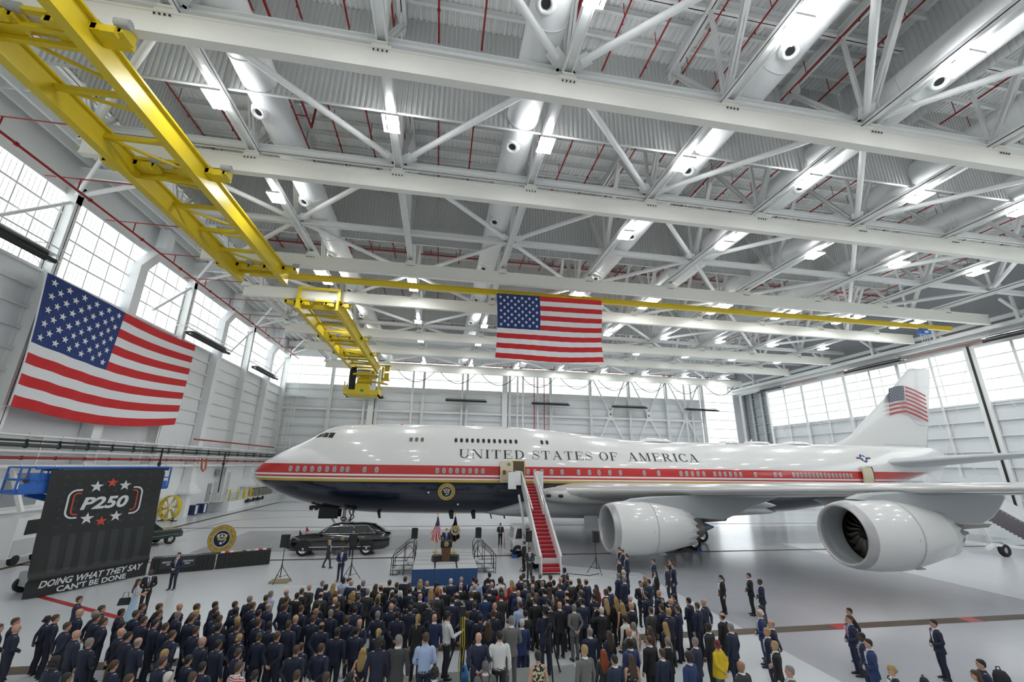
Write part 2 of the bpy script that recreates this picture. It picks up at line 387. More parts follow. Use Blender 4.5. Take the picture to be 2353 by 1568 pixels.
# back wall ----------------------------------------------------------------
mb = MB(); mb.b2(XL, 59.0, YB, YB + .5, 0, 21.8); mb.b2(XL, 59.0, YB, YB + .5, 27.5, ZR); mb.b2(68, XR, YB, YB + .5, 0, ZR); mb.b2(59.0, 68, YB, YB + .5, 27.5, ZR)
mb.b2(59, 68, YB, YB + .5, 0, 1.2)
struct('wall_back', mb, M_WALLG)
win_wall(10, fb, XL, 59.0, 21.8, 27.5, 3, 46, 'long daylit window band across the back wall')
win_wall(11, fb, 59.2, 67.8, 1.2, 27.5, 13, 5, 'tall daylit glass bay at the back right corner')
mb = MB()
for z in [1.8 * k + 1.2 for k in range(12)]:
    mb.bar((XL, YB - .14, z), (59, YB - .14, z), .07, .28, 0, (0, 1, 0)); mb.bar((XL, YB - .26, z - .1), (59, YB - .26, z - .1), .2, .04, 0, (0, 1, 0))
mb.bar((XL, YB - .4, 16.9), (59, YB - .4, 16.9), .5, .4)
for i in range(6, 9):
    xa, xb = TX[i] - .0, TX[i] + 9.05
    for p, q in (((xa, 27), (xb, 8.5)), ((xb, 27), (xa, 8.5))): mb.bar((p[0], YB - .5, p[1]), (q[0], YB - .5, q[1]), .3, .22, 0, (0, 1, 0))
    mb.box(((xa + xb) / 2, YB - .5, 17.6), (1.0, .2, 2.2))
struct('trim_13', mb, M_STEEL, label='horizontal girts and cross braces on the back wall')
for i, x in enumerate(TX):
    mb = MB(); mb.ibeam((x, YB - .5, 0), (x, YB - .5, 28), .8, .5, 0, .05, (0, 1, 0))
    if i in (1, 4): mb.b2(x - 1.6, x - .5, YB - 1.1, YB - .1, 0, 28)
    struct('wall_column', mb, M_STEEL, label='white steel column on the back wall, %s from the left corner' % ORD[i])
for i, x in enumerate([-15.3, -6.0, 4.2, 16.0, 17.2, 20.4, 55.0, 56.6]):
    mb = MB(); mb.tube((x, YB - .7, 0), (x, YB - .7, 26), .22, 10)
    for z in (6, 12, 18, 24): mb.tube((x, YB - .7, z), (x, YB - .7, z + .15), .28, 10)
    obj('downpipe', mb, M_WHITE, None, 'white vertical downpipe on the back wall, %s from left' % ORD[i], 'pipe', 'white pipes on the back wall')
for i, x in enumerate([19.6, 21.8]):
    mb = MB(); mb.tube((x, YB - 1.0, 0), (x, YB - 1.0, 27), .09, 8)
    obj('standpipe', mb, M_RED, None, '%s red standpipe up the back wall above the fuselage' % ('left' if i == 0 else 'right'), 'pipe', 'red standpipes')
# caged ladder in the back left corner
mb = MB()
for x in (-28.6, -27.9): mb.tube((x, YB - 1.2, 0), (x, YB - 1.2, 26), .05, 6)
for k in range(80): mb.tube((-28.6, YB - 1.2, .3 + k * .32), (-27.9, YB - 1.2, .3 + k * .32), .02, 5)
for z in (9.3, 19.0):
    mb.b2(-30, -26.2, YB - 2.2, YB - .6, z, z + .12)
    for x in (-30, -28.7, -27.5, -26.2): mb.tube((x, YB - 2.2, z), (x, YB - 2.2, z + 1.1), .03, 5)
    for h in (.55, 1.1): mb.tube((-30, YB - 2.2, z + h), (-26.2, YB - 2.2, z + h), .03, 5)
for k in range(12):
    z = 10.6 + k * .72; mb.path([(-29.9, YB - .9, z), (-29.9, YB - 1.9, z), (-29.1, YB - 1.9, z), (-29.1, YB - .9, z)], .03, 5)
for x in (-29.9, -29.1): mb.tube((x, YB - 1.9, 10), (x, YB - 1.9, 19.5), .04, 5)
obj('caged_ladder', mb, M_WHITE, None, 'white caged ladder with platforms in the back left corner', 'ladder')

# right wall: sliding hangar doors ----------------------------------------
mb = MB(); mb.b2(69.25, 69.7, Y0, 79.2, 0, 15.3); mb.b2(69.25, 69.7, Y0, 79.2, 22.5, 23.2)
struct('wall_right', mb, M_WALLG)
seg = [(Y0, 10.5), (10.5, 42.6), (43.0, 79.1)]
for i, (a, b) in enumerate(seg):
    win_wall(20 + i, fr_, a, b, 15.3, 22.5, 5, max(2, round((b - a) / 4.1)), 'daylit glazing of the sliding hangar door leaf, %s from the camera' % ORD[i])
for i, (a, b) in enumerate(seg):
    mb = MB(); n = max(1, round((b - a) / 8.1))
    for k in range(n + 1):
        y = a + .15 + (b - a - .3) * k / n; mb.bar((68.95, y, 0), (68.95, y, 22.7), .34, .5)
        if k < n:
            ym = y + (b - a) / n / 2; mb.bar((69.05, ym, 0), (69.05, ym, 22.6), .2, .3)
            for p, q in (((y, 1), (y + (b - a) / n, 21)), ((y, 21), (y + (b - a) / n, 1))):
                mb.tube((68.8, p[0], p[1]), (68.8, q[0], q[1]), .035, 5)
    for z in [1.9 * k + 1.6 for k in range(8)]: mb.bar((69.0, a, z), (69.0, b, z), .4, .09)
    struct('door_%d' % (i + 1), mb, M_STEEL, label='framing of the sliding hangar door leaf, %s from the camera' % ORD[i])
mb = MB()
for y in (10.5, 42.8): mb.b2(68.7, 69.2, y - .12, y + .12, 0, 22.8)
struct('trim_14', mb, M_BLACK, label='dark gaps between the sliding door leaves')
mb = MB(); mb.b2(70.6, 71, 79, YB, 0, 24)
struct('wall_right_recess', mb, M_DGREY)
mb = MB()
for y in (79.6, 82.6, 85.6, 88.2): mb.bar((70.3, y, 0), (70.3, y, 23.4), .3, .5)
for z in [1.9 * k + 1.0 for k in range(12)]: mb.bar((70.4, 79, z), (70.4, YB, z), .3, .1)
struct('trim_15', mb, M_GREYP, label='grey framing of the recessed door pocket')
mb = MB()
for k, (x, z) in enumerate([(69.0, 23.3), (67.6, 23.5), (66.4, 23.9), (68.4, 24.3), (66.9, 24.9)]):
    mb.ibeam((x, Y0, z), (x, YB, z), .5, .35, 0, .05)
for k in range(11):
    y = 1 + 8.7 * k; mb.bar((69, y, 23.6), (64.5, y, 26.5), .25, .25); mb.bar((66.4, y, 24), (66.4, y, 27), .25, .3)
struct('trim_16', mb, M_STEEL, label='white door track beams along the top of the right wall')
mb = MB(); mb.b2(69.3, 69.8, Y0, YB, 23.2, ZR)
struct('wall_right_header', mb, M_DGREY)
mb = MB(); mb.tube((68.6, 20, 23.05), (68.6, 62, 23.05), .06); mb.tube((68.6, 66, 23.05), (68.6, 74, 23.05), .06)
obj('crane_power_rail', mb, mat('orange_rail', (.55, .13, .03), .5), None, 'thin orange power rail along the top of the right wall', 'rail')

# roof deck (corrugated), purlins, trusses ----------------------------------
def corrugated(mb, fn, u0, u1, t0, t1, pitch=.36, dep=.09, m=0):
    n = int((u1 - u0) / pitch); pr = []
    for i in range(n): pr += [(u0 + i * pitch, 0), (u0 + i * pitch + pitch * .4, 0), (u0 + i * pitch + pitch * .5, dep), (u0 + i * pitch + pitch * .9, dep)]
    k = len(pr); mb.add([fn(u, d, t0) for u, d in pr] + [fn(u, d, t1) for u, d in pr], [(i, i + 1, k + i + 1, k + i) for i in range(k - 1)], m)
mb = MB(); corrugated(mb, lambda u, d, t: (u, t, ZR + d), -22.3, XR + .2, Y0, YB)
mb.b2(-22.5, XR + .3, Y0, YB + .4, ZR + .25, ZR + .5)
struct('ceiling', mb, M_DECK)
mb = MB()
for k in range(61):
    y = Y0 + .4 + 1.55 * k; mb.ibeam((-22.2, y, ZR - .22), (XR, y, ZR - .22), .42, .2, 0, .035)
struct('ceiling_purlins', mb, M_DECK, label='white purlins under the roof deck')
def gusset(mb, x, y, z, w=.9, h=.5): mb.box((x, y, z), (w, .9, .05)); mb.box((x, y, z + h / 2), (.05, 1.6, h + .5))
for i, x in enumerate(TX):
    mb = MB()
    mb.ibeam((x, Y0, 25.9), (x, YB - .4, 25.9), .5, .46, 0, .06, (1, 0, 0)); mb.ibeam((x, Y0, 33.0), (x, YB - .4, 33.0), .6, .5, 0, .06)
    for k, y in enumerate(NY):
        if y > YB: continue
        y2 = y + 4.35
        mb.ibeam((x, y, 25.9), (x, y2, 33.0), .3, .34, 0, .05); 
        if y2 + 4.35 < YB + 3: mb.ibeam((x, y2, 33.0), (x, min(y + 8.7, YB - .4), 25.9), .3, .34, 0, .05)
        mb.bar((x, y, 26), (x, y, 33), .2, .2)
        mb.box((x, y, 26.35), (.08, 1.7, 1.0)); mb.box((x, y2, 32.5), (.08, 2.0, 1.0))
    struct('roof_truss', mb, M_STEEL, label='white roof truss running away from the camera, %s from left' % ORD[i])
for k, y in enumerate(NY):
    if y > YB: continue
    mb = MB(); yy = y + .15
    mb.ibeam((-22, yy, 26.15), (68.5, yy, 26.15), .45, .42, 0, .05); mb.ibeam((-22, yy, 33.0), (68.5, yy, 33.0), .4, .4, 0, .05)
    for i, x in enumerate(TX[:-1]):
        if i < 5 or k < 5: continue
        mb.tube((x, yy + .3, 26.2), (x + 4.5, yy + .3, 32.8), .11, 6) if (i + k) % 2 else mb.tube((x + 4.5, yy + .3, 32.8), (x + 9.05, yy + .3, 26.2), .11, 6)
    struct('cross_beam', mb, M_STEEL, label='white cross beam between the roof trusses, %s from the camera' % ORD[k])
# plan bracing: round pipes between truss nodes, with gusset plates
nb = 0
for k in range(len(NY) - 1):
    for i in range(len(TX) - 1):
        if NY[k + 1] > YB: continue
        a_here = i % 2 == k % 2
        p, q = ((TX[i], NY[k]), (TX[i + 1], NY[k + 1])) if a_here else ((TX[i + 1], NY[k]), (TX[i], NY[k + 1]))
        mb = MB(); d = Vector((q[0] - p[0], q[1] - p[1], 0)).normalized() * .9
        mb.tube((p[0] + d.x, p[1] + d.y, 26.2), (q[0] - d.x, q[1] - d.y, 26.2), .19, 10)
        for e, sg in ((p, 1), (q, -1)): mb.bar((e[0] + sg * d.x * .25, e[1] + sg * d.y * .25, 26.2), (e[0] + sg * d.x * 1.5, e[1] + sg * d.y * 1.5, 26.2), .75, .05)
        nb += 1
        struct('brace_pipe', mb, M_STEEL, label='white round brace pipe in panel %s from left, %s row from the camera' % (ORD[i], ORD[k]))
# corrugated draft curtains hanging from the roof
for k, (y, zb) in enumerate([(20.6, 26.45), (37.0, 27.0), (51.0, 28.2), (64.0, 28.4), (77.0, 28.4)]):
    mb = MB(); corrugated(mb, lambda u, d, t: (u, y - d, t), -22.0, 50, zb, ZR, .30, .07); mb.b2(-22, 50, y - .09, y + .05, zb - .08, zb)
    struct('draft_curtain', mb, M_CURT, label='grey corrugated draft curtain hanging from the roof, %s from the camera' % ORD[k])
for k, (x, ya, yb) in enumerate([(-21.6, Y0, YB), (28.0, Y0, 20.5)]):
    mb = MB(); corrugated(mb, lambda u, d, t: (x + d, u, t), ya, yb, 27.6, ZR, .30, .07)
    struct('draft_curtain', mb, M_CURT, label='grey corrugated draft curtain running along the hangar, %s from left' % ORD[k])

# crane runway beams ---------------------------------------------------------
M_YMARK = mat('yellow_mark', (.7, .5, .02), .5)
for i, y in enumerate(RB):
    t = thing('runway_beam', 'long cream crane runway beam under the roof, %s from the camera' % ORD[i], 'beam', (21.75, y, 24.0), 0, 'crane runway beams', True)
    mb = MB(); mb.b2(-22, 65.5, y - .17, y + .17, 24.08, 25.2); mb.b2(-22, 65.5, y - .22, y + .22, 24.0, 24.08); mb.b2(-22, 65.5, y - .24, y + .24, 25.16, 25.26)
    mb.bar((-22, y - .172, 24.10), (65.5, y - .172, 24.10), .01, .03, 1)
    obj('beam', mb, [M_CREAM, M_LGREY], t)
    for x in TX:
        if x > 66: continue
        mb = MB(); mb.box((x, y - .1, 25.25), (.9, .06, .55)); mb.box((x, y, 25.55), (.6, .5, .1)); mb.box((x, y + .1, 25.7), (.35, .35, .3), 1)
        for dx in (-.3, -.1, .1, .3): mb.box((x + dx, y - .215, 25.06), (.07, .05, .07), 2)
        for q in range(6): mb.box((x + .14 * math.cos(q * PI / 3), y - .02, 24.55 + .14 * math.sin(q * PI / 3)), (.05, .06, .05), 2)
        for sx in (-.36, .36): mb.box((x + sx, y - .02, 24.55), (.05, .06, .12), 3)
        obj('hanger', mb, [M_CREAM, M_ALU, M_BLACK, M_YMARK], t)

# ducts, sprinkler pipes, lamps ----------------------------------------------
for i, (x, ya, yb) in enumerate([(-11.2, 10.5, 86), (3.9, Y0, 86), (16.2, Y0, 86), (25.0, Y0, 60), (33.6, Y0, 60), (42.4, 8, 60)]):
    t = thing('ventilation_duct', 'large round white ventilation duct under the roof, %s from left' % ORD[i], 'duct', (x, (ya + yb) / 2, 27.1), 0, 'round roof ducts', True)
    mb = MB(); rr = .98 if i < 3 else 1.15; z = 27.4
    pr = []
    mb.tube((x, ya, z), (x, yb, z), rr, 28)
    y = ya + 2
    while y < yb: mb.lathe([(0, rr), (0, rr + .035), (.08, rr + .035), (.08, rr)], (x, y, z), (0, 1, 0), 28); y += 6.1
    obj('duct_tube', mb, M_DUCT, t)
    for y in [13.2 + 8.85 * k for k in range(6)]:
        if ya < y < yb:
            mb = MB(); o = Vector((x - .35, y, z - rr * .8)); mb.lathe([(0, .5), (.18, .5), (.18, .42), (.4, .4), (.4, .26), (.2, .22), (.2, 0)], o, (-.25, -.35, -1), 20)
            mb.lathe([(.30, .2), (.31, 0)], o, (-.25, -.35, -1), 16, 1)
            obj('nozzle', mb, [M_DUCT, M_BLACK], t)
xs = [-20.6 + 2.72 * k for k in range(33)]
for i, x in enumerate(xs):
    mb = MB(); mb.tube((x, Y0, 32.35), (x, 80 if i % 3 else 83, 32.35), .06, 6)
    for k in range(16):
        y = 3 + 5.1 * k + (i % 4) * .9; yh = y if min(abs(y - q - .15) for q in NY) > .5 else y + 1.1; mb.tube((x, yh, 32.35), (x, yh, 33.46), .025, 5); mb.tube((x, y + 1.4, 32.35), (x, y + 1.4, 32.1), .04, 5)
        mb.tube((x, y + 2.6, 32.35), (x, y + 2.75, 32.35), .09, 6)
    obj('sprinkler_pipe', mb, M_RED, None, 'thin red sprinkler pipe under the roof deck, %s from left' % ORD[i], 'pipe', 'sprinkler pipes under the roof')
mb = MB(); mb.path([(-28.6, Y0, 26.5), (-28.6, 87, 26.5)], .1, 8)
for y in [8 + 6.2 * k for k in range(13)]:
    mb.tube((-28.6, y, 26.5), (-28.6, y, 27.5), .05, 6); mb.path([(-31, y, 27.5), (-22.8, y, 27.5)], .05, 6)
    mb.tube((-28.6, y + 1.2, 26.5), (-28.6, y + 1.35, 26.5), .16, 8)
obj('sprinkler_main', mb, M_RED, None, 'red sprinkler main with short branches high on the left wall', 'pipe')
for k, (ya, xa, xb) in enumerate([(47.6, -21, 66), (84.5, -20, 66), (8.0, 8.5, 8.6)]):
    if k == 2: continue
    mb = MB(); z = 31.5 if k == 0 else 26.4
    mb.tube((xa, ya, z), (xb, ya, z), .09, 8)
    for j in range(28): mb.tube((xa + 3.1 * j, ya, z), (xa + 3.1 * j, ya, z + .8), .04, 5)
    obj('sprinkler_main', mb, M_RED, None, 'red sprinkler cross main %s' % ('above the far runway beams' if k == 0 else 'along the last runway beam'), 'pipe')
for i, (x, ya, yb) in enumerate([(5.7, Y0, 22), (17.9, Y0, 23), (27.0, Y0, 24), (-10.2, 12, 26)]):
    mb = MB(); mb.path([(x, ya, 29.3), (x, yb, 29.3), (x, yb + .3, 32.5)], .08, 8)
    for j in range(5): mb.tube((x, yb - 1 - 4.2 * j, 29.3), (x - .8, yb - 1 - 4.2 * j, 29.3), .03, 5)
    obj('sprinkler_riser', mb, M_RED, None, 'thicker red sprinkler pipe beside a round duct, %s from left' % ORD[i], 'pipe', 'red risers beside the ducts')
LY = [2.7, 11.5, 20.2, 28.9, 41.2, 43.8, 55.1, 64.5, 79.6]
FIX = thing('ceiling_lamp', None, 'lamp', (0, 0, 0))
mb = MB(); mb.b2(-.46, .46, -.1, .1, .05, .14); mb.b2(-.46, .46, -.66, -.62, -.02, .12); mb.b2(-.46, .46, .62, .66, -.02, .12); mb.b2(-.12, .12, -.3, .3, .1, .4)
obj('housing', mb, M_WHITE, FIX)
for k in range(4):
    mb = MB(); mb.bar((-.36 + .24 * k, -.62, .0), (-.36 + .24 * k, .62, .0), .15, .09); obj('lamp_tube', mb, M_TUBE, FIX)
first = True; cnt = 0
for k, y in enumerate(LY):
    row = 0
    for i, x in enumerate(TX[1:]):
        if (k == 3 and i in (1, 2)) or (k in (4, 5) and i == 2): continue
        o = FIX if first else copy_tree(FIX); first = False
        o.location = (x, y, 25.22 if k not in (4,) else 25.0); 
        o['label'] = 'bright ceiling lamp, %s from left in the %s lamp row from the camera' % (ORD[row], ORD[k]); o['category'] = 'lamp'; o['group'] = 'ceiling lamps'; row += 1
# infrared heaters
def heater(p, q, label):
    t = thing('tube_heater', label, 'heater', ((p[0] + q[0]) / 2, (p[1] + q[1]) / 2, p[2]), 0, 'tube heaters on the walls', True)
    p, q = Vector(p), Vector(q); d = (q - p).normalized(); a = Vector((-d.y, d.x, 0)); 
    for sg, dz in ((-.36, -.1), (.36, .1)):
        mb = MB(); mb.tube(p + a * sg + Vector((0, 0, dz)), q + a * sg + Vector((0, 0, dz)), .16, 10); obj('heater_tube', mb, M_BLACK, t)
    mb = MB(); mb.bar(p + Vector((0, 0, .32)), q + Vector((0, 0, .32)), 1.1, .04); mb.bar(p + Vector((0, 0, .02)), q + Vector((0, 0, .02)), .14, .03)
    mb.path([q + a * .36, q + a * .3 + d * .4, q - a * .3 + d * .4, q - a * .36], .05, 6)
    obj('reflector', mb, M_CHROME, t)
    mb = MB()
    for e in (p + d * .6, q - d * .6): mb.tube(e + Vector((0, 0, .3)), e + Vector((0, 0, 1.1)), .03, 5)
    mb.tube(p + d * -1.2 + Vector((0, 0, 1.1)), q + d * 1.5 + Vector((0, 0, 1.1)), .05, 6)
    for e in (p + d * .6, q - d * .6): w = Vector((e.x, YB - .1, e.z + 1.1)) if abs(d.x) > .5 else Vector((XL + .05 if e.x < 0 else 69.2, e.y, e.z + 1.1)); mb.tube(e + Vector((0, 0, 1.1)), w, .05, 6)
    obj('bracket', mb, M_WHITE, t)
for i, (a, b) in enumerate([(22.5, 33.6), (52.1, 61.2), (70.4, 79.4)]): heater((-29.4, a, 20.9), (-29.4, b, 20.9), 'black twin tube heater high on the left wall, %s from the camera' % ORD[i])
for i, (a, b) in enumerate([(-18.5, -11.5), (.8, 9.2), (18.9, 27.0), (36.9, 44.8), (54.3, 62.2)]): heater((a, YB - 2.0, 19.3), (b, YB - 2.0, 19.3), 'black twin tube heater on the back wall, %s from left' % ORD[i])
for i, (a, b) in enumerate([(73, 79.5), (50, 59), (30, 40)]): heater((67.4, b, 22.6), (67.4, a, 22.6), 'black twin tube heater above the hangar doors, %s from the back' % ORD[i])
# cable festoon on the last runway beam
for i in range(9):
    xa = -8.6 + 8.1 * i; pts = [(xa + 6.9 * t / 12, 81.6, 23.99 - 2.1 * (1 - ((t - 6) / 6) ** 2)) for t in range(13)]
    mb = MB(); mb.path(pts, .07, 6)
    obj('festoon_cable', mb, M_BLACK, None, 'sagging black cable loop under the last runway beam, %s from left' % ORD[i], 'cable', 'festoon cables')
# pipe rack on the left wall
for nm, z, r, m, lb in [('rail_pipe', 8.35, .12, M_WHITE, 'white top rail of the pipe rack on the left wall'), ('service_pipe', 7.95, .08, M_BLACK, 'thin black service pipe on the left wall rack'), ('service_pipe', 7.62, .14, mat('dark_green_pipe', (.03, .05, .045), .4), 'thick dark green service pipe on the left wall rack'), ('service_pipe', 7.2, .1, M_WHITE, 'white service pipe under the dark pipes of the rack'), ('fire_pipe', 6.72, .10, M_RED, 'long red fire pipe along the left wall'), ('rail_pipe', 6.1, .15, M_WHITE, 'white lower rail of the left wall pipe rack')]:
    mb = MB(); mb.tube((-30.2, Y0, z), (-30.2, YB - 1, z), r, 8)
    y = Y0
    while y < YB - 2: mb.tube((-30.2, y, z), (-30.2, y + .12, z), r * 1.5, 8); y += 2.9
    obj(nm, mb, m, None, lb, 'pipe', 'pipes along the left wall')
for k in range(14):
    y = 4 + 5.8 * k; mb = MB(); mb.bar((-30.2, y, 5.9), (-30.2, y, 8.6), .1, .08); mb.bar((-31.4, y, 6.1), (-30.0, y, 6.1), .1, .1); mb.bar((-31.4, y, 8.2), (-30.1, y, 8.2), .1, .1)
    obj('pipe_bracket', mb, M_WHITE, None, 'white bracket of the left wall pipe rack, %s from the camera' % ORD[k], 'bracket', 'pipe rack brackets')
mb = MB(); mb.tube((-30.4, 60, 9.3), (-30.4, 87, 9.3), .09, 8); obj('fire_pipe', mb, M_RED, None, 'short upper red fire pipe near the back left corner', 'pipe')

# yellow cranes ---------------------------------------------------------------
def crane(name, label, x0, x1, ya, yb, beams, side):
    t = thing('bridge_crane', label, 'crane', ((x0 + x1) / 2, (ya + yb) / 2, 22.7), 0, None, True)
    for x in (x0, x1):
        mb = MB(); mb.b2(x - .13, x + .13, ya, yb, 22.75, 23.9); mb.b2(x - .28, x + .2, ya, yb, 22.7, 22.76); mb.b2(x - .3, x + .32, ya, yb, 23.84, 23.95)
        obj('girder', mb, M_YEL, t)
    for y in beams:
        mb = MB()
        for dz in (23.85, 23.3): mb.bar((x0, y + .5, dz), (x1, y + .5, dz), .22, .22)
        mb.bar((x0, y - .45, 23.85), (x1, y - .45, 23.85), .22, .2)
        obj('end_carriage', mb, M_YEL, t)
        for x in (x0 - .9, x0 + .7, x1 - .9, x1 + .7):
            mb = MB(); mb.box((x, y, 23.6), (1.1, .9, .32)); mb.box((x + .5, y - .1, 23.72), (.3, .7, .5)); mb.box((x - .5, y - .1, 23.72), (.3, .7, .5)); mb.box((x + .2, y - .42, 23.45), (.5, .3, .35))
            for sx in (-.35, .35):
                for sy in (-.25, .25): mb.tube((x + sx, y + sy - .05, 23.86), (x + sx, y + sy + .05, 23.86), .12, 10, 1)
            mb.tube((x + .9, y - .5, 23.85), (x + .35, y - .5, 23.85), .2, 10, 1)
            obj('bogie', mb, [M_YEL, M_GREYP], t)
    n = int((yb - ya) / 3.0)
    for k in range(n):
        y = ya + 1.5 + k * (yb - ya) / n
        mb = MB(); mb.bar((x0, y, 23.5), (x1, y, 23.5), .2, .26); mb.bar((x0, y, 23.5), (x1, y + (yb - ya) / n * (.95 if k % 2 == 0 else -.0) + (1.2 if k % 2 else 0), 23.5), .13, .13)
        obj('cross_strut', mb, M_YEL, t)
    return t
crane('bridge_crane', 'nearer yellow double girder crane at upper left', -19.0, -15.15, 8, 39.4, [15.8, 24.65, 38.0], 0)
cr = crane('bridge_crane', 'farther yellow double girder crane carrying the work platform', -16.1, -11.95, 45.6, 80, [46.6, 59.9, 68.9], 0)
mb = MB(); mb.bar((-16.3, 46.0, 25.2), (-11.8, 46.0, 25.2), .3, .25); mb.bar((-16.1, 46, 23.5), (-16.1, 46, 25.2), .3, .25); mb.bar((-11.95, 46, 23.5), (-11.95, 46, 25.2), .3, .25)
obj('guard_rail', mb, M_YEL, cr)
mb = MB()
t = thing('monorail_beam', 'long thin yellow monorail beam crossing above the flag', 'beam', (24, 40.1, 23.6), 0, None, True)
mb.ibeam((-18.7, 40.1, 23.95), (62.9, 40.1, 23.95), .55, .35, 0, .06); obj('beam', mb, M_YEL, t)
t = thing('trolley_hoist', 'small blue hoist on the far right end of the yellow monorail', 'hoist', (58.4, 40.1, 22.9), 0, None, True)
mb = MB(); mb.box((58.4, 40.1, 23.2), (1.5, .5, .5)); mb.box((58.4, 39.83, 23.2), (.5, .1, .25), 1); mb.box((58.4, 40.1, 23.55), (1.0, .3, .3)); obj('body', mb, [M_BLUE, M_WHITE], t)
for i in range(4):
    mb = MB(); mb.tube((57.8 + .4 * i, 40.1, 23.0), (57.8 + .4 * i, 40.1, 21.6), .04, 5); obj('hanging_cable', mb, M_LGREY, t)
# work platform hanging from the far crane
t = thing('work_platform', 'yellow hanging work platform at the end of the far crane', 'platform', (-14.0, 77.5, 17.7), 0, None, True)
mb = MB(); mb.b2(-16.8, -11.0, 75.4, 79.6, 18.1, 18.35); mb.b2(-16.8, -11.0, 75.3, 75.5, 18.1, 18.9); mb.b2(-16.8, -16.6, 75.4, 79.6, 18.1, 19.4); mb.b2(-11.2, -11.0, 75.4, 79.6, 18.1, 19.4); mb.b2(-14.9, -12.5, 75.2, 75.6, 18.3, 20.0)
for x in (-16.7, -11.1):
    for y in (75.5, 77.5, 79.5): mb.bar((x, y, 18.2), (x, y, 20.3), .15, .15)
obj('basket', mb, M_YEL, t)
mb = MB(); mb.box((-13.7, 75.15, 18.75), (.5, .06, .4)); obj('sign', mb, mat('green_sign', (.02, .25, .08), .5), t)
mb = MB(); mb.lathe([(0, 1.0), (.4, 1.2), (.8, .9), (.8, 1.3), (1.7, 1.3), (1.7, .8), (2.2, .8), (2.2, 2.3), (2.5, 2.3), (2.5, 1.6), (3.2, 1.6), (3.2, 0)], (-13.8, 77.3, 19.4), (0, 0, 1), 24); obj('slewing_mast', mb, M_YEL, t)
mb = MB(); mb.tube((-14.9, 75.9, 22.1), (-12.6, 75.9, 22.1), .55, 16); obj('cable_drum', mb, M_ALU, t)
mb = MB()
for k in range(5): mb.path([(-16.1 + .22 * k, 76.1, 23), (-16.15 + .24 * k, 76.1, 20.8), (-16.0 + .2 * k, 76.1, 18.6)], .12, 6)
obj('cable_bundle', mb, M_BLACK, t)
mb = MB(); mb.b2(-10.9, -9.6, 76.6, 78.6, 21.2, 21.4); mb.b2(-10.9, -10.6, 76.6, 78.6, 20.5, 23.4); mb.b2(-10.4, -9.6, 76.5, 76.7, 21.4, 22.3); mb.b2(-10.4, -9.6, 76.5, 76.7, 22.6, 23.6); mb.bar((-11.5, 76.6, 23.6), (-9.4, 76.6, 23.6), .2, .2); mb.bar((-12.5, 76.4, 20.6), (-9.6, 76.4, 20.2), 1.2, .15)
obj('control_cabin', mb, M_YEL, t)
# ---------------------------------------------------------------- the airplane
AY = 42.0
def livery():
    m = bpy.data.materials.new('airplane_livery'); m.use_nodes = True
    n = m.node_tree.nodes; l = m.node_tree.links; b = n['Principled BSDF']
    g = n.new('ShaderNodeTexCoord'); sx = n.new('ShaderNodeSeparateXYZ'); l.new(g.outputs['Object'], sx.inputs[0])
    mr = n.new('ShaderNodeMapRange'); mr.inputs[1].default_value = 4.0; mr.inputs[2].default_value = 8.0
    ad = n.new('ShaderNodeMath'); ad.operation = 'ADD'; ad.inputs[1].default_value = 2.36   # object origin sits at the belly height
    l.new(sx.outputs['Z'], ad.inputs[0]); l.new(ad.outputs[0], mr.inputs[0])
    r = n.new('ShaderNodeValToRGB'); r.color_ramp.interpolation = 'CONSTANT'; e = r.color_ramp.elements
    W = (.83, .84, .82, 1); R = (.50, .012, .012, 1); G = (.50, .34, .03, 1); N = (.006, .011, .026, 1)
    stops = [(0, N), ((5.20 - 4) / 4, G), ((5.40 - 4) / 4, W), ((5.53 - 4) / 4, R), ((5.66 - 4) / 4, W), ((5.82 - 4) / 4, R), ((6.58 - 4) / 4, W)]
    e[0].position, e[0].color = stops[0]; e[1].position, e[1].color = stops[-1]
    for p, c in stops[1:-1]: x = e.new(p); x.color = c
    l.new(mr.outputs[0], r.inputs[0]); l.new(r.outputs[0], b.inputs['Base Color'])
    b.inputs['Roughness'].default_value = .22; b.inputs['Coat Weight'].default_value = .6; b.inputs['Coat Roughness'].default_value = .03
    return m
M_LIV = livery()
M_PW = mat('airplane_white', (.83, .84, .82), .22, coat=.6)
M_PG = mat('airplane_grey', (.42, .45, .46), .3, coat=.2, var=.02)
M_LE = mat('leading_edge_metal', (.70, .70, .68), .25, .3, coat=.2)
M_NAC = mat('engine_white', (.82, .83, .81), .22, coat=.5)
M_LIP = mat('inlet_lip_grey', (.52, .52, .53), .3, .4)
M_HOT = mat('exhaust_metal', (.22, .20, .18), .4, .6, var=.15)
M_CONE = mat('exhaust_cone_blue', (.12, .17, .24), .35, .7)
M_IVORY = mat('cabin_ivory', (.66, .60, .42), .5)
M_CABIN = mat('cabin_dark', (.09, .07, .03), .7)
M_INK = mat('black_lettering', (.012, .012, .014), .35)

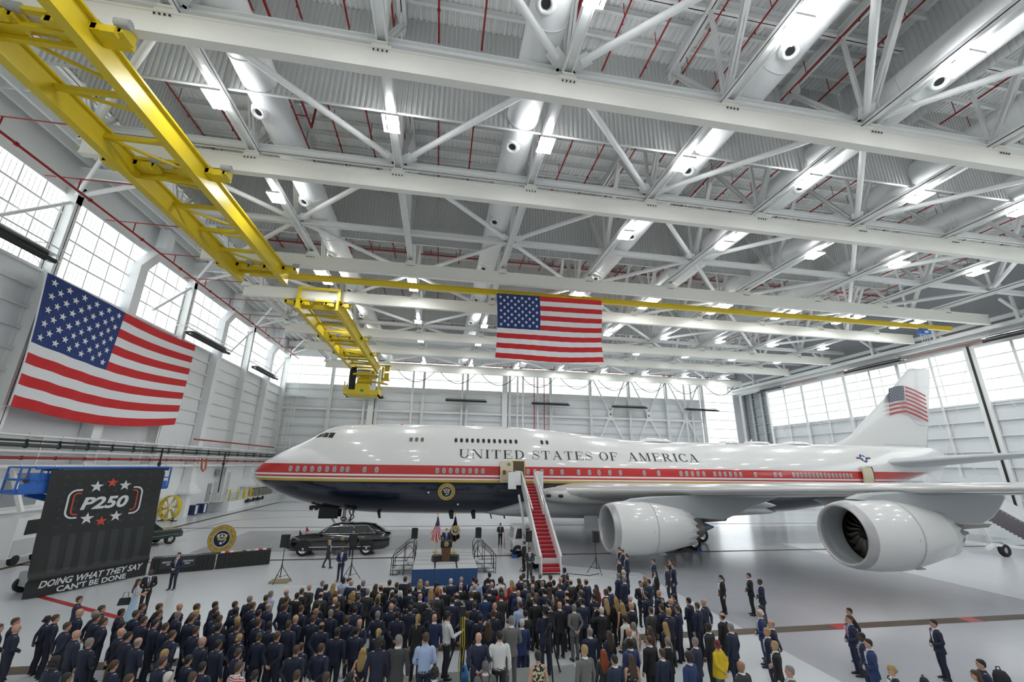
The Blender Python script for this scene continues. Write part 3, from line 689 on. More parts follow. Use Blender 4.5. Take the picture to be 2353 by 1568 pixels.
def lerp_tab(tab, x):
    if x <= tab[0][0]: return tab[0][1]
    for (a, va), (b, vb) in zip(tab[:-1], tab[1:]):
        if x <= b:
            t = (x - a) / (b - a); return va + (vb - va) * t
    return tab[-1][1]
TOP = [(-15.8, 5.72), (-15.72, 6.1), (-15.3, 6.58), (-14.57, 7.14), (-13.74, 7.63), (-12.64, 8.21), (-11.52, 8.76), (-10.78, 9.28), (-10.17, 9.68), (-9.5, 9.95), (-8.5, 10.13), (-6.4, 10.25), (-2, 10.32), (3, 10.34), (8.5, 10.32), (10.2, 10.19), (13.8, 9.87), (16.4, 9.58), (19.7, 9.32), (26, 9.3), (35, 9.38), (46, 9.44), (55, 9.46), (57.6, 9.40), (58.4, 9.15), (58.9, 8.7), (59.1, 8.2)]
BOT = [(-15.8, 5.58), (-15.72, 5.32), (-15.33, 5.04), (-14.31, 4.42), (-13.08, 3.9), (-11.34, 3.33), (-9.39, 2.92), (-7.2, 2.6), (-5, 2.45), (-.5, 2.37), (5, 2.36), (34, 2.36), (37, 2.5), (41, 3.0), (46, 4.1), (50, 5.05), (54.7, 6.22), (57, 6.8), (58.6, 7.3), (59.1, 7.9)]
WID = [(-15.8, .08), (-15.72, .42), (-15.4, .82), (-14.6, 1.38), (-13.7, 1.80), (-12.6, 2.18), (-11.4, 2.5), (-10, 2.8), (-8.4, 3.02), (-6.4, 3.17), (-4, 3.25), (36, 3.25), (40, 3.2), (44, 2.98), (48, 2.55), (52, 1.95), (55, 1.45), (57.6, .9), (58.6, .6), (59.1, .25)]
MID = [(-15.8, 5.65), (-13, 5.5), (-8, 5.35), (-4, 5.3), (10, 5.3), (20, 5.55), (36, 5.6), (46, 6.4), (54, 7.5), (59.1, 8.05)]
def smooth_tab(tab, x, h=.45):
    if x < -14.6 or x > 58: return lerp_tab(tab, x)
    return sum(lerp_tab(tab, x + d * h) * w for d, w in ((-2, .1), (-1, .2), (0, .4), (1, .2), (2, .1)))
def fus_ring(x, n=72):
    t, b, w, m = (smooth_tab(q, x) for q in (TOP, BOT, WID, MID)); out = []
    for j in range(n):
        a = 2 * PI * j / n; c, s = math.cos(a), math.sin(a)
        e = 1.0
        out.append((x, AY + w * c, m + (t - m) * s if s > 0 else m + (m - b) * s))
    return out
def fus_y(x, z, out=0.02):
    t, b, w, m = (smooth_tab(q, x) for q in (TOP, BOT, WID, MID))
    s = (z - m) / (t - m) if z > m else (z - m) / (m - b)
    return AY - w * math.sqrt(max(0, 1 - s * s)) - out
def on_fus(x, z, out=.02): return Vector((x, fus_y(x, z, out), z))

plane = thing('airplane', 'huge white, red and navy four-engine jet airliner parked across the hangar', 'airplane', (21, AY, 0), 0, None, True)
st = [-15.8, -15.78, -15.72, -15.6, -15.45, -15.3, -15.1, -14.9, -14.6] + [-14.2 + .5 * i for i in range(146)] + [58.6, 58.8, 59.0, 59.1]
mb = MB(); mb.loft([fus_ring(x) for x in st])
fus = obj('fuselage', mb, M_LIV, plane)
fus.data.transform(Matrix.Translation((0, 0, -2.36))); fus.location = (0, 0, 2.36); WORLD[fus.name] = WORLD[plane.name] + Vector((0, 0, 2.36))

# wings, stabilisers, fin ------------------------------------------------------
def airfoil(th, n=14):
    up = []; lo = []
    for i in range(n + 1):
        c = .5 * (1 - math.cos(PI * i / n)); y = 5 * th * (.2969 * math.sqrt(c) - .126 * c - .3516 * c * c + .2843 * c ** 3 - .1036 * c ** 4)
        up.append((c, y)); lo.append((c, -y * .8))
    return up + lo[-2:0:-1]
def wing(nm, secs, m, sgn=1, label=None):
    rings = []
    for (y, xle, z, ch, th, tw) in secs:
        yy = AY - sgn * (AY - y); r = []
        for c, t in airfoil(th): r.append((xle + c * ch, yy, z + t * ch - c * ch * math.sin(tw)))
        rings.append(r)
    if sgn < 0: rings = [r[::-1] for r in rings]
    mb = MB(); mb.loft(rings)
    return obj(nm, mb, m, plane, label)
WS = [(41.5, 8.0, 4.1, 18.5, .12, .03), (38.4, 10.3, 4.45, 15.8, .125, .03), (34.5, 13.7, 4.80, 13.0, .115, .025), (30.3, 17.35, 5.10, 10.4, .105, .02), (25, 21.9, 5.45, 8.9, .10, .015), (20, 26.0, 5.78, 7.6, .095, .01), (14, 31.0, 6.2, 6.0, .09, .0), (9.5, 35.0, 6.55, 4.4, .085, 0), (7.8, 37.2, 6.75, 2.2, .08, 0), (7.2, 38.6, 6.8, .9, .08, 0)]
for sg in (1, -1):
    w_ = wing('wing', WS, [M_PW], sg)
    mb = MB()
    for (y, xle, z, ch, th, tw) in WS:
        pass
    # bare metal leading edge and grey under-surface panel follow the same sections
    rings = [[(xle + c * ch - (.015 if c < .05 else 0), AY - sg * (AY - y), z + t * ch * 1.02 - c * ch * math.sin(tw)) for c, t in ([(k, v) for k, v in airfoil(th)][:4][::-1] + [(k, v) for k, v in airfoil(th)][-4:][::-1])] for (y, xle, z, ch, th, tw) in WS[1:-1]]
    mb = MB(); mb.loft(rings, 0, False, True, False); obj('leading_edge', mb, M_LE, w_)
    rings = []
    for (y, xle, z, ch, th, tw) in WS[1:-1]:
        lo = [(c, t) for c, t in airfoil(th) if t < 0 and .05 < c < .95]
        rings.append([(xle + c * ch, AY - sg * (AY - y), z + t * ch - c * ch * math.sin(tw) - .02) for c, t in lo])
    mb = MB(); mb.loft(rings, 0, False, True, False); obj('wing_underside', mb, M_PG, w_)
SS = [(41.0, 47.0, 7.4, 10.2, .11, 0), (39.0, 48.6, 7.65, 9.3, .11, 0), (35, 52.4, 8.15, 6.6, .10, 0), (31.2, 56.0, 8.62, 3.0, .09, 0), (30.9, 56.6, 8.65, 1.8, .09, 0)]
for sg in (1, -1): wing('stabilizer', SS, [M_LGREY], sg)
mb = MB(); rings = []
for (z, xl, xt, th) in [(9.1, 41.5, 56.6, .35), (9.45, 43.4, 56.9, .5), (9.8, 45.0, 57.1, .62), (10.4, 46.4, 57.3, .68), (11.3, 47.6, 57.7, .66), (12.7, 49.35, 58.2, .6), (15, 52.4, 59.0, .5), (17.3, 55.1, 59.9, .42), (18.6, 56.7, 60.3, .36), (18.95, 57.1, 60.4, .25), (19.05, 57.6, 60.2, .08)]:
    rings.append([(xl + c * (xt - xl), AY + t * th * 10, z) for c, t in airfoil(.05)])
mb.loft(rings); fin = obj('fin', mb, M_PW, plane)
# waving flag painted on the fin
def fin_pt(x, z, off=.02):
    k = max(0, min(1, (z - 12) / 7)); return Vector((x, AY - .30 + .1 * k - off - .04, z))
def FP(u, v, off=0):
    x = 52.9 + 5.2 * u - .75 * v + .1 * v * u; z = 16.2 + .45 * math.sin(u * 3.3) - 3.25 * v - (.95 * u if u > .48 else 0) + (.42 if u > .48 else 0)
    return Vector((x, AY - .46 - off, z))
mb = MB(); nu = 40
for s_ in range(13):
    if s_ % 2: continue
    for i in range(nu):
        u0, u1 = i / nu, (i + 1) / nu
        if s_ < 7 and u0 < .46: continue
        mb.add([FP(u0, s_ / 13), FP(u0, (s_ + 1) / 13), FP(u1 - 1e-3, (s_ + 1) / 13), FP(u1 - 1e-3, s_ / 13)], [(0, 1, 2, 3)], 0)
for i in range(18): 
    u0, u1 = i / 40, (i + 1) / 40
    mb.add([FP(u0, 0), FP(u0, 7 / 13), FP(u1, 7 / 13), FP(u1, 0)], [(0, 1, 2, 3)], 1)
for r_i in range(9):
    n = 6 if r_i % 2 == 0 else 5
    for c in range(n):
        u = .45 * ((c + .5 if n == 6 else c + 1) / 6); v = 7 / 13 * (r_i + 1) / 10
        mb.add([FP(u + x / 1.6, v - y, .02) for x, y in star(0, 0, .026)] + [FP(u, v, .02)], [(10, i, (i + 1) % 10) for i in range(10)], 2)
obj('flag_marking', mb, [mat('marking_red', (.36, .02, .03), .35), mat('marking_navy', (.02, .03, .06), .35), M_FW], fin)
mb = MB(); mb.bar((55.9, AY - .40, 12.0), (57.2, AY - .36, 11.9), .02, .06); mb.bar((50.5, AY - .55, 9.62), (56.6, AY - .42, 9.55), .02, .05); mb.bar((54.9, AY - .5, 12.9), (55.9, AY - .40, 12.0), .02, .04)
obj('rudder_gap', mb, M_GREYP, fin)
# belly fairing and wing root
mb = MB(); rings = []
for x, w, zb, zt in [(3.8, .6, 2.5, 2.7), (6, 2.4, 2.25, 3.2), (9, 3.4, 2.1, 4.4), (13, 3.75, 2.02, 4.9), (18, 3.8, 2.0, 4.9), (24, 3.7, 2.02, 4.7), (29, 3.2, 2.15, 4.0), (33, 2.2, 2.3, 3.0), (35, .6, 2.4, 2.5)]:
    zc = (zb + zt) / 2; rings.append([(x, AY + w * abs(math.cos(a)) ** .7 * (1 if math.cos(a) > 0 else -1), zc + (zt - zb) / 2 * abs(math.sin(a)) ** .7 * (1 if math.sin(a) > 0 else -1)) for a in [2 * PI * j / 32 for j in range(32)]])
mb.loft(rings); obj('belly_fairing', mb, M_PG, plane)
mb = MB(); rings = []
for x, yo, r in [(8.6, 38.9, .12), (9.2, 38.6, .42), (10.2, 38.2, .62), (12, 37.6, .72), (15, 37.2, .7), (19, 37.4, .5), (22, 38, .2)]: rings.append([(x, yo + r * .9 * math.cos(a), 4.28 + r * math.sin(a)) for a in [2 * PI * j / 20 for j in range(20)]])
mb.loft(rings); rf = obj('wing_root_fairing', mb, M_LE, plane)
mb = MB()
for x, y, z in ((9.75, 37.82, 4.2), (10.75, 37.42, 4.2)): mb.sphere((x, y, z), (.26, .10, .15), 14, 8)
obj('air_inlet', mb, M_BLACK, rf)

# engines ------------------------------------------------------------------------
def engine(x0, y, z, sgn=1):
    e = thing('engine', None, None, (x0, y, z)); e.parent = plane; e.location = Vector((x0, y, z)) - WORLD[plane.name]
    WORLD[e.name] = Vector((0, 0, 0))
    mb = MB(); mb.lathe([(.42, 1.66), (.8, 1.72), (1.6, 1.79), (2.6, 1.80), (3.6, 1.70), (4.6, 1.52), (5.5, 1.33)], (0, 0, 0), (1, 0, 0), 56)
    n = 56; ring = []
    for j in range(n):
        a = 2 * PI * j / n; ch = abs(((j * 18 / n) % 1) - .5) * 2
        ring.append((a, 6.0 + .42 * ch, 1.23 - .05 * ch))
    d, s_, u_ = frame((1, 0, 0))
    f = lambda a, x, r: d * x + s_ * (math.cos(a) * r) + u_ * (math.sin(a) * r)
    mb.loft([[f(a, 5.5, 1.33) for a, x, r in ring], [f(a, x, r) for a, x, r in ring], [f(a, x - .02, r - .06) for a, x, r in ring], [f(a, 5.2, 1.25) for a, x, r in ring]], 0, False)
    o = obj('nacelle', mb, M_NAC, e)
    mb = MB(); mb.b2(2.7, 2.74, -1.82, -1.70, -.1, .0); mb.box((3.8, -.5, -1.62), (.5, .3, .08)); mb.lathe([(3.05, 1.775), (3.05, 1.79), (3.09, 1.787), (3.09, 1.77)], (0, 0, 0), (1, 0, 0), 56)
    obj('panel_seam', mb, M_LGREY, e)
    mb = MB(); mb.lathe([(.44, 1.665), (.2, 1.6), (.06, 1.53), (0, 1.46), (.05, 1.40), (.2, 1.36), (.45, 1.335)], (0, 0, 0), (1, 0, 0), 56); obj('inlet_lip', mb, M_LIP, e)
    mb = MB(); mb.lathe([(.45, 1.335), (.9, 1.32), (1.5, 1.33), (1.5, 1.33)], (0, 0, 0), (1, 0, 0), 48); mb.lathe([(1.5, 1.36), (2.2, 1.36)], (0, 0, 0), (1, 0, 0), 48, 1); mb.lathe([(2.2, 1.36), (2.2, 0)], (0, 0, 0), (1, 0, 0), 48, 1)
    obj('inlet_duct', mb, [M_GREYP, M_BLACK], e)
    mb = MB()
    for b_ in range(18):
        a = 2 * PI * b_ / 18; rings = []
        for r in [.36 + .095 * k for k in range(11)]:
            t = (r - .36) / .95; aa = a + .35 * math.sin(t * 2.2) - .1 * t; tw = .5 + .5 * t; w = .17 + .12 * t
            c = f(aa, 1.75 - .12 * math.sin(t * 3), r); tan = -s_ * math.sin(aa) + u_ * math.cos(aa); dv = (d * math.cos(tw) + tan * math.sin(tw))
            nn = (d * -math.sin(tw) + tan * math.cos(tw)) * .012
            rings.append([c - dv * w, c + nn, c + dv * w, c - nn])
        mb.loft(rings)
    fan = obj('fan', mb, mat('fan_blade_dark', (.07, .07, .06), .3, .5), e)
    mb = MB(); mb.lathe([(1.0, .0), (1.1, .1), (1.45, .27), (1.9, .40)], (0, 0, 0), (1, 0, 0), 24); obj('spinner', mb, M_BLACK, fan)
    mb = MB(); mb.lathe([(5.2, 1.0), (6.2, .92), (6.9, .74), (7.15, .66), (7.1, .6), (6.2, .6)], (0, 0, 0), (1, 0, 0), 32); mb.lathe([(5.3, 1.25), (5.3, .9)], (0, 0, 0), (1, 0, 0), 32); obj('core_cowl', mb, M_HOT, e)
    mb = MB(); mb.lathe([(6.6, .56), (7.2, .46), (7.8, .22), (8.15, .09), (8.25, .08), (8.25, 0)], (0, 0, 0), (1, 0, 0), 24); obj('exhaust_cone', mb, M_CONE, e)
    return e
ENG = [(11.95, 30.3, 2.58, [(13.3, 4.3), (14.0, 4.52), (15.5, 4.66), (17.3, 4.72), (19.0, 4.9), (27.0, 5.0), (25.6, 4.6), (24.5, 4.3), (23.3, 3.95), (21.8, 3.38), (20.9, 3.05), (18.4, 3.2), (17.4, 3.6)]),
       (21.45, 21.0, 3.42, [(22.3, 5.2), (23.2, 5.46), (25.0, 5.58), (26.0, 5.66), (32.6, 5.66), (32.7, 5.3), (32.1, 4.75), (31.4, 4.25), (30.4, 3.86), (28.4, 3.9), (27.6, 4.35)])]
for (x0, y, z, py) in ENG:
    for sg in (1, -1):
        yy = AY - sg * (AY - y); engine(x0, yy, z, sg)
        mb = MB(); n = len(py)
        cx, cz = sum(p[0] for p in py) / n, sum(p[1] for p in py) / n; rings = []
        for dy, sc_ in ((-.42, .93), (-.34, .98), (-.2, 1), (.2, 1), (.34, .98), (.42, .93)): rings.append([(cx + (px - cx) * sc_, yy + dy, cz + (pz - cz) * sc_) for px, pz in py])
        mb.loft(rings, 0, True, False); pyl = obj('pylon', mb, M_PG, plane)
        mb = MB(); h0 = py[-2]; mb.loft([[(h0[0] - .6, yy - .3, h0[1] + .35), (h0[0] - .6, yy + .3, h0[1] + .35), (h0[0] - .6, yy, h0[1] - .1)], [(h0[0] + .8, yy - .36, h0[1] + .05), (h0[0] + .8, yy + .36, h0[1] + .05), (h0[0] + .8, yy, h0[1] - .32)], [(h0[0] + 2.9, yy - .2, h0[1] - .02), (h0[0] + 2.9, yy + .2, h0[1] - .02), (h0[0] + 2.9, yy, h0[1] - .22)]], 0, True, False)
        obj('heat_shield', mb, M_HOT, pyl)
for (y, x, z, L) in [(33.6, 22.5, 4.1, 6.0), (26.6, 25.5, 4.75, 5.6), (16.5, 33.5, 5.7, 4.5)]:
    for sg in (1, -1):
        yy = AY - sg * (AY - y); mb = MB(); mb.loft([[(x + L * t, yy + .38 * r * math.cos(a), z + .45 * r * math.sin(a) - .35 * t) for a in [2 * PI * j / 14 for j in range(14)]] for t, r in ((0, .05), (.1, .5), (.3, .95), (.5, 1), (.75, .75), (.93, .3), (1, .03))])
        obj('flap_fairing', mb, M_PG, plane)
# cabin windows ------------------------------------------------------------------
M_WIN = mat('window_pane_grey', (.30, .33, .34), .1, spec=.7); M_WRIM = mat('window_rim', (.62, .63, .63), .3, .5)
WINX = [-12.3 + .62 * i for i in range(8)] + [-7.5, -6.1, -5.1] + [.02 + .57 * i for i in range(8)] + [8.1, 8.75, 9.4, 10.3, 11.3, 12.87, 13.92, 14.85, 15.9, 16.94, 19.34, 20.8] + [23.1 + .6 * i for i in range(5)] + [26.67 + .56 * i for i in range(6)] + [31.1, 33.3] + [33.9 + .5 * i for i in range(0, 1)] + [35.4 + .46 * i for i in range(16)]
wm = None
def window(x, z, w, h, m):
    mb = MB(); n = 14; O_ = on_fus(x, z, 0)
    def P(a, k, out): return on_fus(x + k * w * abs(math.cos(a)) ** .75 * (1 if math.cos(a) > 0 else -1), z + k * h * abs(math.sin(a)) ** .75 * (1 if math.sin(a) > 0 else -1), out)
    A = [2 * PI * j / n for j in range(n)]
    r0 = [P(a, 1.25, .004) for a in A]; r1 = [P(a, 1.22, .022) for a in A]; r2 = [P(a, 1.0, .018) for a in A]
    mb.loft([r0, r1, r2], 1, False); mb.add(r2 + [on_fus(x, z, .014)], [(n, j, (j + 1) % n) for j in range(n)], 0)
    return obj('window', mb, [m, M_WRIM], plane)
for i, x in enumerate(WINX): window(x, 6.17, .125, .185, M_WIN)
for x in [-2.49, -2.0, -1.5]: window(x, 8.82, .14, .19, mat('window_shade_brown', (.16, .15, .11), .4))
for x in [1.53 + .509 * i for i in range(12)] + [9.63, 10.14]: window(x, 8.84, .13, .19, M_GLASS)
# cockpit glass
for sg in (1, -1):
    for k, q in enumerate([[(-10.62, 9.16), (-10.22, 9.28), (-10.42, 8.92), (-10.98, 8.82)], [(-10.16, 9.28), (-9.76, 9.30), (-9.80, 8.86), (-10.34, 8.90)], [(-9.68, 9.30), (-9.18, 9.28), (-9.32, 8.80), (-9.72, 8.84)]]):
        mb = MB(); pts = []
        q2 = q
        for a, b in zip(q2, q2[1:] + q2[:1]):
            for t in (0, .25, .5, .75): p = on_fus(a[0] + (b[0] - a[0]) * t, a[1] + (b[1] - a[1]) * t, .02); pts.append((p.x, AY - sg * (AY - p.y), p.z))
        cq = on_fus(sum(p[0] for p in q2) / 4, sum(p[1] for p in q2) / 4, .03); n = len(pts)
        mb.add(pts + [(cq.x, AY - sg * (AY - cq.y), cq.z)], [(n, j, (j + 1) % n) for j in range(n)]); obj('cockpit_window', mb, M_GLASS, plane)
# lettering in a wide serif face --------------------------------------------------
TK, TN, SF, SH = .17, .045, .12, .045
def serif_glyph(ch):
    S = []                                           # strips: list of (left points, right points)
    def strip_(L, R): S.append((L, R))
    def V(x, w, y0=0., y1=1., s0=True, s1=True):
        strip_([(x - w / 2, y0), (x - w / 2, y1)], [(x + w / 2, y0), (x + w / 2, y1)])
        if s0: H(y0, x - w / 2 - SF, x + w / 2 + SF)
        if s1: H(y1 - SH, x - w / 2 - SF, x + w / 2 + SF)
    def H(y, x0, x1, h=SH): strip_([(x0, y), (x0, y + h)], [(x1, y), (x1, y + h)])
    def D(x0, y0, x1, y1, w): strip_([(x0 - w / 2, y0), (x1 - w / 2, y1)], [(x0 + w / 2, y0), (x1 + w / 2, y1)])
    def A(cx, cy, rx, ry, a0, a1, tx, ty, n=20):
        L, R = [], []
        for i in range(n + 1):
            a = math.radians(a0 + (a1 - a0) * i / n); c, s = math.cos(a), math.sin(a); w = ty + (tx - ty) * abs(c) ** 1.3
            L.append((cx + rx * c, cy + ry * s)); R.append((cx + (rx - w) * c, cy + (ry - w) * s))
        strip_(L, R)
    if ch == 'U': V(.2, TK, .32, 1, False); V(.88, TN, .32, 1, False); A(.517, .34, .40, .34, 180, 360, .12, .07)
    elif ch == 'N': V(.12, TN); V(.92, TN, 0, 1, False); D(.13, 1, .92, 0, TK)
    elif ch == 'I': V(.25, TK)
    elif ch == 'T': V(.5, TK, 0, 1, True, False); H(1 - SH, .05, .95); V(.07, TN, .70, 1, False, False); V(.93, TN, .70, 1, False, False)
    elif ch in 'EF':
        V(.2, TK); H(1 - SH, .1, .85); V(.84, TN, .70, 1, False, False); H(.5, .2, .62); V(.62, TN, .38, .66, False, False)
        if ch == 'E': H(0, .1, .9); V(.89, TN, 0, .30, False, False)
    elif ch == 'D': V(.2, TK); H(1 - SH, .1, .5); H(0, .1, .5); A(.45, .5, .50, .5, -90, 90, TK, SH)
    elif ch == 'O': A(.5, .5, .5, .51, 0, 360, TK, .035, 36)
    elif ch == 'C': A(.52, .5, .52, .51, 48, 312, TK, .04, 30); V(.88, TN, .68, .96, False, False); V(.88, TN, .06, .26, False, False)
    elif ch == 'S':
        L, R = [], []
        for i in range(31):
            t = i / 30; a = math.radians(40 + 230 * t * 1.0) if t < .5 else None
            if t <= .5: an = math.radians(35 + 235 * (t / .5)); x, y, rx, ry = .45, .745, .33, .255
            else: an = math.radians(90 - 235 * ((t - .5) / .5)); x, y, rx, ry = .45, .265, .37, .265
            w = .035 + .10 * math.exp(-((t - .5) / .17) ** 2)
            if t <= .5: L.append((x + rx * math.cos(an), y + ry * math.sin(an))); R.append((x + (rx - w) * math.cos(an), y + (ry - w) * math.sin(an)))
            else: L.append((x + (rx - w) * math.cos(an), y + (ry - w) * math.sin(an))); R.append((x + rx * math.cos(an), y + ry * math.sin(an)))
        strip_(L, R); V(.76, TN, .66, .97, False, False); V(.10, TN, .04, .36, False, False)
    elif ch == 'A': D(.12, 0, .52, 1, TN); D(.88, 0, .50, 1, TK); H(.33, .26, .72); H(0, -.02, .26); H(0, .68, 1.08)
    elif ch == 'M': V(.12, TN); D(.15, 1, .58, 0, TK); D(1.0, 1, .58, 0, TN); V(1.05, TK)
    elif ch == 'R': V(.2, TK); H(1 - SH, .1, .5); H(.47, .2, .5); A(.48, .74, .34, .26, -90, 90, TK * .9, SH); D(.55, .47, .88, 0, TK); H(0, .78, 1.05)
    return S
def glyph_bounds(S): X = [p[0] for L, R in S for p in L + R]; return min(X), max(X)
for word, xa, xb in (('UNITED', 1.84, 7.78), ('STATES', 8.58, 14.36), ('OF', 15.1, 16.92), ('AMERICA', 17.98, 25.36)):
    G = [(serif_glyph(c),) for c in word]; ws = [glyph_bounds(g[0]) for g in G]; gap = .24
    tot = sum(b - a for a, b in ws) + gap * (len(word) - 1); k = (xb - xa) / tot; cur = xa
    for (g,), (a, b), c in zip(G, ws, word):
        mb = MB()
        for L, R in g:
            n = len(L)
            def sub(P): 
                out = []
                for p, q in zip(P[:-1], P[1:]):
                    kk = 4 if n == 2 else 1
                    out += [(p[0] + (q[0] - p[0]) * t / kk, p[1] + (q[1] - p[1]) * t / kk) for t in range(kk)]
                return out + [P[-1]]
            L2, R2 = sub(L), sub(R); m_n = len(L2)
            mb.add([on_fus(cur + (x - a) * k, 7.27 + y * .76, .03) for x, y in L2 + R2], [(i, i + 1, m_n + i + 1, m_n + i) for i in range(m_n - 1)])
        obj('letter', mb, M_INK, plane); cur += (b - a + gap) * k
def plate(nm, x, z, w, h, m, out=.03, par=None):
    mb = MB(); n = 8; mb.add([on_fus(x + w * i / n, z + h * j / n, out) for j in range(n + 1) for i in range(n + 1)], [(j * (n + 1) + i, j * (n + 1) + i + 1, (j + 1) * (n + 1) + i + 1, (j + 1) * (n + 1) + i) for j in range(n) for i in range(n)])
    return obj(nm, mb, m, par or plane)
# forward boarding door: opening, tan frame and door leaf swung forward
plate('door_opening', 6.62, 5.28, 1.14, 1.80, M_CABIN, .03)
mb = MB()
for z0, z1, x0, x1 in ((7.05, 7.12, 6.6, 7.82), (5.24, 7.12, 7.74, 7.83)):
    for i in range(8):
        t0, t1 = i / 8, (i + 1) / 8
        if x1 - x0 > z1 - z0: mb.add([on_fus(x0 + (x1 - x0) * t0, z0, .07), on_fus(x0 + (x1 - x0) * t1, z0, .07), on_fus(x0 + (x1 - x0) * t1, z1, .07), on_fus(x0 + (x1 - x0) * t0, z1, .07)], [(0, 1, 2, 3)])
        else: mb.add([on_fus(x0, z0 + (z1 - z0) * t0, .07), on_fus(x1, z0 + (z1 - z0) * t0, .07), on_fus(x1, z0 + (z1 - z0) * t1, .07), on_fus(x0, z0 + (z1 - z0) * t1, .07)], [(0, 1, 2, 3)])
obj('door_frame', mb, M_GOLD, plane)
def door_leaf(x0, x1, z0, z1, off):
    mb = MB(); n = 10; rings = []
    for j in range(n + 1):
        z = z0 + (z1 - z0) * j / n; r = .12 if 0 < j < n else .0; y = fus_y((x0 + x1) / 2, z, off)
        rings.append([(x0 + .1 - r * .8, y, z), (x1 - .1 + r * .8, y, z), (x1, y + .16, z), (x0, y + .16, z)])
    mb.loft(rings, 0, True, False); return obj('door', mb, M_IVORY, plane)
dl = door_leaf(5.5, 6.66, 5.24, 7.06, .55)
yd = fus_y(6.0, 6.6, .55)
seal(dl, (6.28, fus_y(6.28, 6.78, .56), 6.78), (1, 0, 0), (0, .25, 1), .16)
mb = MB(); mb.box((5.85, fus_y(5.85, 6.1, .60), 6.1), (.26, .12, .36)); mb.box((6.3, fus_y(6.3, 6.15, .60), 6.15), (.3, .12, .08)); obj('door_handle', mb, M_BROWN, dl)
mb = MB(); mb.b2(5.6, 6.5, fus_y(6, 5.6, .60), fus_y(6, 5.6, .50), 5.35, 5.9); obj('door_lining', mb, mat('darker_ivory', (.5, .46, .33), .5), dl)  # lining in a darker ivory than the door leaf
plate('door_opening', 44.5, 5.5, .95, 1.6, M_CABIN, .03)
door_leaf(43.6, 44.75, 5.3, 7.05, .40)
# crest on the nose, star roundel, beacons, antennas
sx, sz = .92, 4.42
tang = (on_fus(sx, sz + .6) - on_fus(sx, sz - .6)).normalized()
seal(plane, on_fus(sx, sz, .05), (1, 0, 0), tang, .76, .03)
RX, RZ = 44.95, 7.95
rs = obj('star_roundel', MB().add([on_fus(RX + .42 * math.cos(a), RZ + .42 * math.sin(a), .03) for a in [2 * PI * i / 24 for i in range(24)]], [tuple(range(24))], 0).add([on_fus(RX + x, RZ + y, .045) for x, y in star(0, 0, .42)] + [on_fus(RX, RZ, .045)], [(10, i, (i + 1) % 10) for i in range(10)], 1).add([on_fus(RX + x, RZ + y, .035) for x, y in ((-.95, -.05), (-.4, -.05), (-.4, .12), (-.95, .12), (.4, -.05), (.95, -.05), (.95, .12), (.4, .12), (-.95, -.0), (-.4, 0), (-.4, .06), (-.95, .06), (.4, 0), (.95, 0), (.95, .06), (.4, .06))], [(0, 1, 2, 3), (4, 5, 6, 7)], 2).add([on_fus(RX + x, RZ + y, .04) for x, y in ((-.95, 0), (-.4, 0), (-.4, .06), (-.95, .06), (.4, 0), (.95, 0), (.95, .06), (.4, .06))], [(0, 1, 2, 3), (4, 5, 6, 7)], 3), [M_FB, M_FW, M_FB, M_FR], plane)
def dome(x, L, w, h, m=M_PW, nm='antenna_dome'):
    z = smooth_tab(TOP, x); mb = MB(); mb.loft([[(x + L * t, AY + w * r * math.cos(a), z - .08 + h * r * max(0, math.sin(a))) for a in [2 * PI * j / 20 for j in range(20)]] for t, r in ((-.5, .05), (-.46, .55), (-.38, .85), (-.2, 1), (.2, 1), (.38, .85), (.46, .5), (.5, .05))]); obj(nm, mb, m, plane)
dome(22.4, 3.4, .9, .42); dome(30.9, 2.0, .8, .30); dome(34.5, 2.6, .8, .32); dome(39.2, 3.0, .9, .36); dome(-3.6, .35, .12, .16, mat('red_beacon', (.6, .02, .02), .3), 'beacon'); dome(3.8, 1.2, .3, .12); dome(6.0, .8, .3, .10)
for x in (33.0, 33.6, 43.2): 
    mb = MB(); z = smooth_tab(TOP, x); mb.loft([[(x - .2, AY - .03, z - .05), (x + .2, AY - .03, z - .05), (x + .2, AY + .03, z - .05), (x - .2, AY + .03, z - .05)], [(x + .15, AY - .01, z + .45), (x + .28, AY - .01, z + .45), (x + .28, AY + .01, z + .45), (x + .15, AY + .01, z + .45)]], 0, True, False); obj('blade_antenna', mb, M_PW, plane)
for x, l_ in ((-5.0, .3), (1.2, .5), (3.2, .45), (4.9, .15), (6.1, .2)):
    mb = MB(); z = smooth_tab(BOT, x); mb.loft([[(x, AY - 1.2, z + .3), (x + l_, AY - 1.2, z + .3), (x + l_, AY - 1.14, z + .3), (x, AY - 1.14, z + .3)], [(x + .2, AY - 1.2, z - .35), (x + .2 + l_ * .6, AY - 1.2, z - .35), (x + .2 + l_ * .6, AY - 1.15, z - .35), (x + .2, AY - 1.15, z - .35)]], 0, True, False); obj('blade_antenna', mb, M_BLACK, plane)
mb = MB()
for x, z in ((-.62, 4.35), (1.98, 3.35)): mb.sphere(on_fus(x, z, 0), .09, 10, 6)
obj('pressure_port', mb, M_WHITE, plane)
